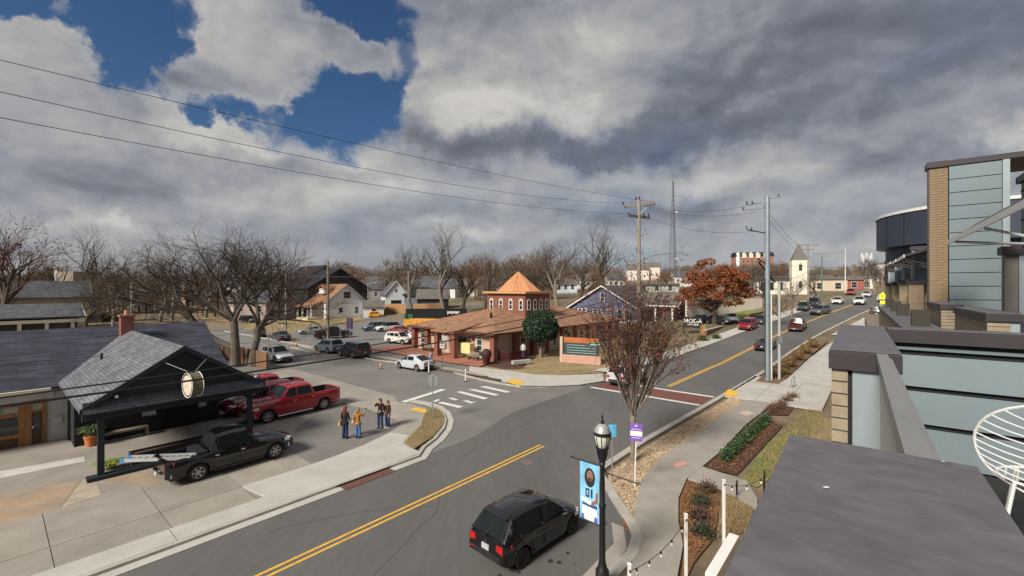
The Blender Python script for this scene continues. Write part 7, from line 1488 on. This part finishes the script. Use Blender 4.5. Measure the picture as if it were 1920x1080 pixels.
for px, Y, zt_, lb, mt_, arm in ((1515, 100, 18.5, 'wooden pole with a crossarm right of the church spire', m_pole, 3), (1585, 130, 20, 'plain white pole in front of the red shopfront', m_white2, 0), (1541, 112, 16.4, 'green pole with a lamp arm near the crest', M('green_pole', (.12, .19, .13), .6), 2), (1184, 200, 20, 'distant pole left of the big wooden pole', m_pole, 2), (1630, 140, 17, 'far pole at the end of the street', m_pole, 2), (925, 130, 20, 'thin pole with an arm left of the copper cupola', m_pole, 2), (1273, 150, 17, 'pole above the pale green house', m_pole, 1)):
    x = (px - 960) / FPX * Y; z = ter(x, Y); t = utility('utility_pole', lb, (x, Y, z), zt_ - z, .17, .13, mt_, fp)
    if arm == 3: g = MB(); g.box((0, 0, zt_ - z - .5), (5.2, .2, .22)); g.box((0, 0, zt_ - z - 1.5), (3, .2, .2)); g.build('crossarm', mt_, t)
    elif arm: bar_(t, [Vector((0, 0, zt_ - z - .3)), Vector((arm, -.4, zt_ - z))], .08, 'lamp_arm', m_alu)
# lattice mast
mx, my = (1262 - 960) / FPX * 400, 400; mz = ter(mx, my); mast = thing('radio_mast', 'tall tapering lattice radio mast on the skyline right of the wooden pole', 'mast', (mx, my, mz)); Hm = 116 - mz; m_mast = M('mast_steel', (.10, .105, .115), .7)
lat = MB(); legs = MB()
for k in range(3):
    a = k * 2.094 + .4; legs.tube([(4.0 * math.cos(a), 4.0 * math.sin(a), 0), (.45 * math.cos(a), .45 * math.sin(a), Hm * .9)], [.30, .14], 4)
lv_ = 22; ra = lambda f: 4.0 + (.45 - 4.0) * f
for i in range(lv_):
    f0, f1 = i / lv_, (i + 1) / lv_
    for k in range(3):
        a, b = k * 2.094 + .4, (k + 1) * 2.094 + .4; P0 = Vector((ra(f0) * math.cos(a), ra(f0) * math.sin(a), Hm * .9 * f0)); P1 = Vector((ra(f1) * math.cos(b), ra(f1) * math.sin(b), Hm * .9 * f1)); P2 = Vector((ra(f0) * math.cos(b), ra(f0) * math.sin(b), Hm * .9 * f0)); lat.tube([P0, P1], .09, 3, False); lat.tube([P2, Vector((ra(f1) * math.cos(a), ra(f1) * math.sin(a), Hm * .9 * f1))], .09, 3, False); lat.tube([P0, P2], .08, 3, False)
legs.build('leg', m_mast, mast); lat.build('lattice', m_mast, mast); g = MB(); g.tube([(0, 0, Hm * .9), (0, 0, Hm)], [.2, .08], 5); g.build('spike', m_mast, mast)
for z in (18, 60): g = MB(); g.lathe([(1.1, 0), (1.1, .8)], 10, Matrix.Translation((2.5, -2.5, z))); g.build('dish', m_white, mast)
cm = thing('cell_mast', 'white cluster of antenna panels on a mast far down the street', 'mast', ((1625 - 960) / FPX * 260, 260, ter((1625 - 960) / FPX * 260, 260))); g = MB(); g.tube([(0, 0, 0), (0, 0, 15)], .5, 6); g.build('pole', m_white2, cm)
for i in range(8): a = i * .785; g = MB(); g.box((2.2 * math.cos(a), 2.2 * math.sin(a), 12.5 + (i % 2) * 1.5), (.6, .6, 4)); g.build('antenna_panel', m_white, cm)
# ------------------------------------------------------------------ wires
def wire(label, p, q, sag, r, mat, n=28, group='overhead wires'):
    p, q = Vector(p), Vector(q); pts = [p.lerp(q, i / n) - Vector((0, 0, sag * 4 * (i / n) * (1 - i / n))) for i in range(n + 1)]; g = MB(); g.tube(pts, r, 5); mesh_thing(g, 'overhead_wire', mat, label, 'wire', group)
U0 = Vector((12.95, 44.7, 0)); W0 = Vector((-15.9, 10.25, 0))
def wp(px, py, Y): return A(px, py, Y)
def sky_wire(lb, end, px0, py0, r, sag):
    a = wp(px0, py0, 12.2); d = a - Vector(end); s_ = Vector(end) + d * 1.12 + Vector((0, 0, sag * .35)); wire(lb, s_, end, sag, r, m_cable)
sky_wire('uppermost thin wire crossing the sky from the left edge', U0 + Vector((1.5, -.4, 16.9)), 0, 110, .011, .5)
sky_wire('middle thin wire crossing the sky from the left edge', U0 + Vector((-1.6, .3, 16.95)), 0, 168, .011, .9)
sky_wire('lowest of the three thin wires crossing the sky', U0 + Vector((-1.1, .1, 15.8)), 0, 217, .011, .75)
def low_wire(lb, z1, pts3, r, mat):
    # through three photo points on the pole line, a parabola in height
    ks = []
    for px, py in pts3:
        t_ = (px - 960) / FPX; k = (W0.x - t_ * W0.y) / (.766 * t_ - .643); Y = W0.y + .766 * k; ks.append((k, HC - (py - 540) / FPX * Y))
    (k0, z0), (ka, za), (kb, zb) = ks; P_ = []
    for i in range(33):
        k = -3 + 50 * i / 32; z = z0 * (k - ka) * (k - kb) / ((k0 - ka) * (k0 - kb)) + za * (k - k0) * (k - kb) / ((ka - k0) * (ka - kb)) + zb * (k - k0) * (k - ka) / ((kb - k0) * (kb - ka)); P_.append(Vector((W0.x + .643 * k, W0.y + .766 * k, z)))
    g = MB(); g.tube(P_, r, 6); mesh_thing(g, 'overhead_wire', mat, lb, 'wire', 'overhead cables along the left kerb')
low_wire('upper of the two thick black cables in front of the porch gable', 0, [(0, 746), (640, 656), (1150, 562)], .026, m_cable)
low_wire('lower of the two thick black cables in front of the porch gable', 0, [(0, 762), (640, 672), (1150, 572)], .036, m_cable)
wire('thin service wire above the slate roof', wp(-40, 686, 20), wp(700, 612, 62), .35, .014, m_cableg); wire('thin wire just above the slate roof service wire', wp(-40, 672, 21), wp(640, 600, 70), .25, .012, m_cable)
wire('pale level wire running through the far tree crowns', wp(240, 514, 96), wp(700, 519, 92), .2, .035, m_cableg)
SPp = UV(43.6, -7.5)
for i, (z0, z1, r) in enumerate(((16.7, 15.6, .012), (16.6, 14.9, .012), (15.5, 13.2, .012), (7.2, 8.3, .03), (6.8, 7.9, .03), (6.4, 7.6, .025))):
    wire(['top', 'second', 'third', 'fourth', 'fifth', 'lowest'][i] + ' wire from the wooden pole across to the steel pole', U0 + Vector((.6, 0, z0)), SPp + Vector((-.8, .2, z1)), .7, r, m_cable, 20)
fe = A(1515, 470, 100)
for i, (z0, dy) in enumerate(((15.5, 0), (14.9, 1.2), (9.2, 3.6), (8.2, 5.0))): wire(['upper thin', 'second thin', 'third thick', 'lowest thick'][i] + ' wire from the steel pole up the street', SPp + Vector((-.3, .2, z0)), fe + Vector((0, 0, -dy * 1.3)), .8, .016 if i < 2 else .03, m_cable, 20)
wire('wire from the church side pole to the white pole', fe + Vector((1, 0, -.6)), A(1585, 470, 130), .5, .03, m_cable, 14); wire('wire at roof height beyond the church', A(1460, 497, 95), A(1640, 500, 130), .4, .03, m_cable, 14)
# string-light posts and bulbs
lpts = []
for px, py, h_, lb in ((1286, 1102, 2.0, 'white post of the string lights beside the leafy bed'), (1357, 1033, 2.2, 'white post of the string lights nearest the steps'), (1180, 1226, 2.0, 'white post of the string lights at the lower edge of the picture')):
    p = G(px, py); t = thing('light_post', lb, 'post', p, 0, 'posts of the string lights'); g = MB(); g.box((0, 0, h_ / 2), (.07, .07, h_)); g.build('post', m_white, t); g = MB(); g.box((0, 0, h_ + .012), (.09, .09, .024)); g.build('cap', m_white, t); g = MB(); g.box((0, -.045, h_ - .12), (.03, .03, .05)); g.build('hook', m_blk, t); lpts.append(p + Vector((0, -.05, h_ - .1)))
def string(p, q, sag, n, lb):
    t = thing('string_lights', lb, 'string lights', (0, 0, 0)); f = lambda k: p.lerp(q, k) - Vector((0, 0, sag * 4 * k * (1 - k))); g = MB(); g.tube([f(i / 24) for i in range(25)], .008, 5); g.build('cord', m_cable, t)
    for i in range(n):
        a = f((i + .5) / n); g = MB(); g.lathe([(.022, -.01), (.026, -.05), (.02, -.075)], 8, Matrix.Translation(a)); so = g.build('socket', m_cable, t); g = MB(); g.lathe([(.016, -.076), (.034, -.11), (.028, -.15), (.006, -.165)], 10, Matrix.Translation(a)); g.build('bulb', M('clear_bulb', (.7, .66, .58), .2), t, smooth=60)
string(lpts[2], lpts[0], .22, 5, 'sagging string of bulbs above the footpath'); string(lpts[1], G(1440, 1010) + Vector((0, 0, 2.1)), .18, 3, 'string of bulbs from the inner post towards the building')
# white low wall end, steps rail
wp_ = thing('white_parapet', 'white low parapet end at the edge of the near building', 'wall', G(1372, 1040), az); g = MB(); g.b2((-2.2, -.14, 0), (.3, .14, .5)); g.build('wall', m_white, wp_)
hr_ = thing('handrail', 'thin black handrail of the entrance steps beside the lawn', 'railing', G(1432, 945), az + R(8))
for x in (0, 1.0): bar_(hr_, [Vector((x, 0, -.1)), Vector((x, 0, .95 - .0 * x))], .02, 'post', m_blk)
bar_(hr_, [Vector((-.2, 0, .8)), Vector((0, 0, .95)), Vector((1.0, 0, .95)), Vector((1.2, 0, .8))], .022, 'top_rail', m_blk); bar_(hr_, [Vector((0, .9, -.1)), Vector((0, .9, .7)), Vector((-.4, .9, .7)), Vector((-.4, .9, -.1))], .022, 'lower_loop', m_blk)
bkr = thing('bicycle_rack', 'small grey hoop rack on the corner pavement', 'bicycle rack', G(1487, 728), R(40)); bar_(bkr, [Vector((-.35, 0, .1)), Vector((-.35, 0, .75)), Vector((-.2, 0, .92)), Vector((.2, 0, .92)), Vector((.35, 0, .75)), Vector((.35, 0, .1))], .04, 'hoop', m_steel); g = MB(); g.b2((-.5, -.12, .14), (.5, .12, .17)); g.build('base', m_steel, bkr)
# flexible bollards, traffic posts, cones
for px, py, lb in ((804, 700, 'white flexible bollard beside the silver liftback'), (873, 716, 'white flexible bollard left of the crosswalk bars')):
    t = thing('bollard', lb, 'bollard', G(px, py, .03), 0, 'white flexible bollards'); g = MB(); g.lathe([(.14, 0), (.14, .04), (.06, .07)], 10); g.build('base', m_trim, t); g = MB(); g.lathe([(.06, .06), (.055, 1.05), (.03, 1.08)], 10); g.build('tube', m_white, t); g = MB(); g.lathe([(.062, .8), (.062, .92)], 10); g.build('band', M('reflective_band', (.5, .5, .52), .3), t)
m_or2 = M('traffic_orange', (.62, .15, .05), .7)
for i, (px, py, lb) in enumerate(((714, 692, 'orange cone at the kerb between the black car and the silver liftback'), (597, 668, 'orange marker left of the blue grey crossover'), (548, 650, 'orange marker on the lot island'), (556, 649, 'second orange marker on the lot island'), (664, 650, 'orange marker behind the black sport utility car'), (671, 650, 'last orange marker behind the black sport utility car'))):
    t = thing('traffic_cone', lb, 'traffic cone', G(px, py, .03), 0, 'orange traffic markers'); t.scale = (.72, .72, .85); g = MB(); g.box((0, 0, .03), (.4, .4, .05)); g.build('base', m_trim, t); g = MB(); g.lathe([(.16, .05), (.05, 1.0)], 10); g.build('cone', m_or2, t, smooth=60); g = MB(); g.lathe([(.118, .45), (.098, .62)], 10); g.build('white_band', m_white, t)
kerb('lot_island', pxs((545, 652), (575, 660), (600, 660), (560, 646)), .25, .14)
for px, py, h_, lb in ((656, 640, 4.4, 'thin pole with a purple banner between the two crossovers'), (638, 646, 3, 'thin white pole beside the black lot pickup')):
    t = thing('banner_pole', lb, 'pole', G(px, py), 0); g = MB(); g.tube([(0, 0, 0), (0, 0, h_)], .05, 6); g.build('pole', m_steel, t)
    if 'purple' in lb: g = MB(); g.b2((-.5, -.03, 1.9), (.45, .03, 3.6)); g.build('banner', M('dark_purple', (.05, .035, .09), .7), t)
# fence at church lawn
hf = thing('iron_fence', 'black iron fence along the church lawn behind the dark parked car', 'fence', UV(86, -17.5), az); g = MB()
for i in range(40): g.box((i * .35, 0, .6), (.05, .05, 1.2))
fs = g.build('picket', m_blk, hf); fs['kind'] = 'stuff'; g = MB(); g.b2((0, -.04, 1.1), (14, .04, 1.18)); g.b2((0, -.04, .2), (14, .04, .26)); g.build('rail', m_blk, hf)
sheet('church_green', [UV(84, -19), UV(100, -17), UV(104, -24), UV(86, -27)], .05, m_green)
bp2 = thing('bird_droppings', 'two small white splashes on the dark coping', 'stain', (0, 0, 0)); g = MB()
for t_, s_ in ((-.34, .10), (-.02, .30)):
    p = Vector((.75, 1.19, 7.8085)) + Vector((.62, .785, 0)) * t_ + Vector((.785, -.62, 0)) * s_; r = .0045 if t_ < -.1 else .003; g.poly([p + Vector((r * math.cos(i * .785) * 1.4, r * math.sin(i * .785) * .8, 0)) for i in range(8)])
g.build('splash', m_white, bp2)
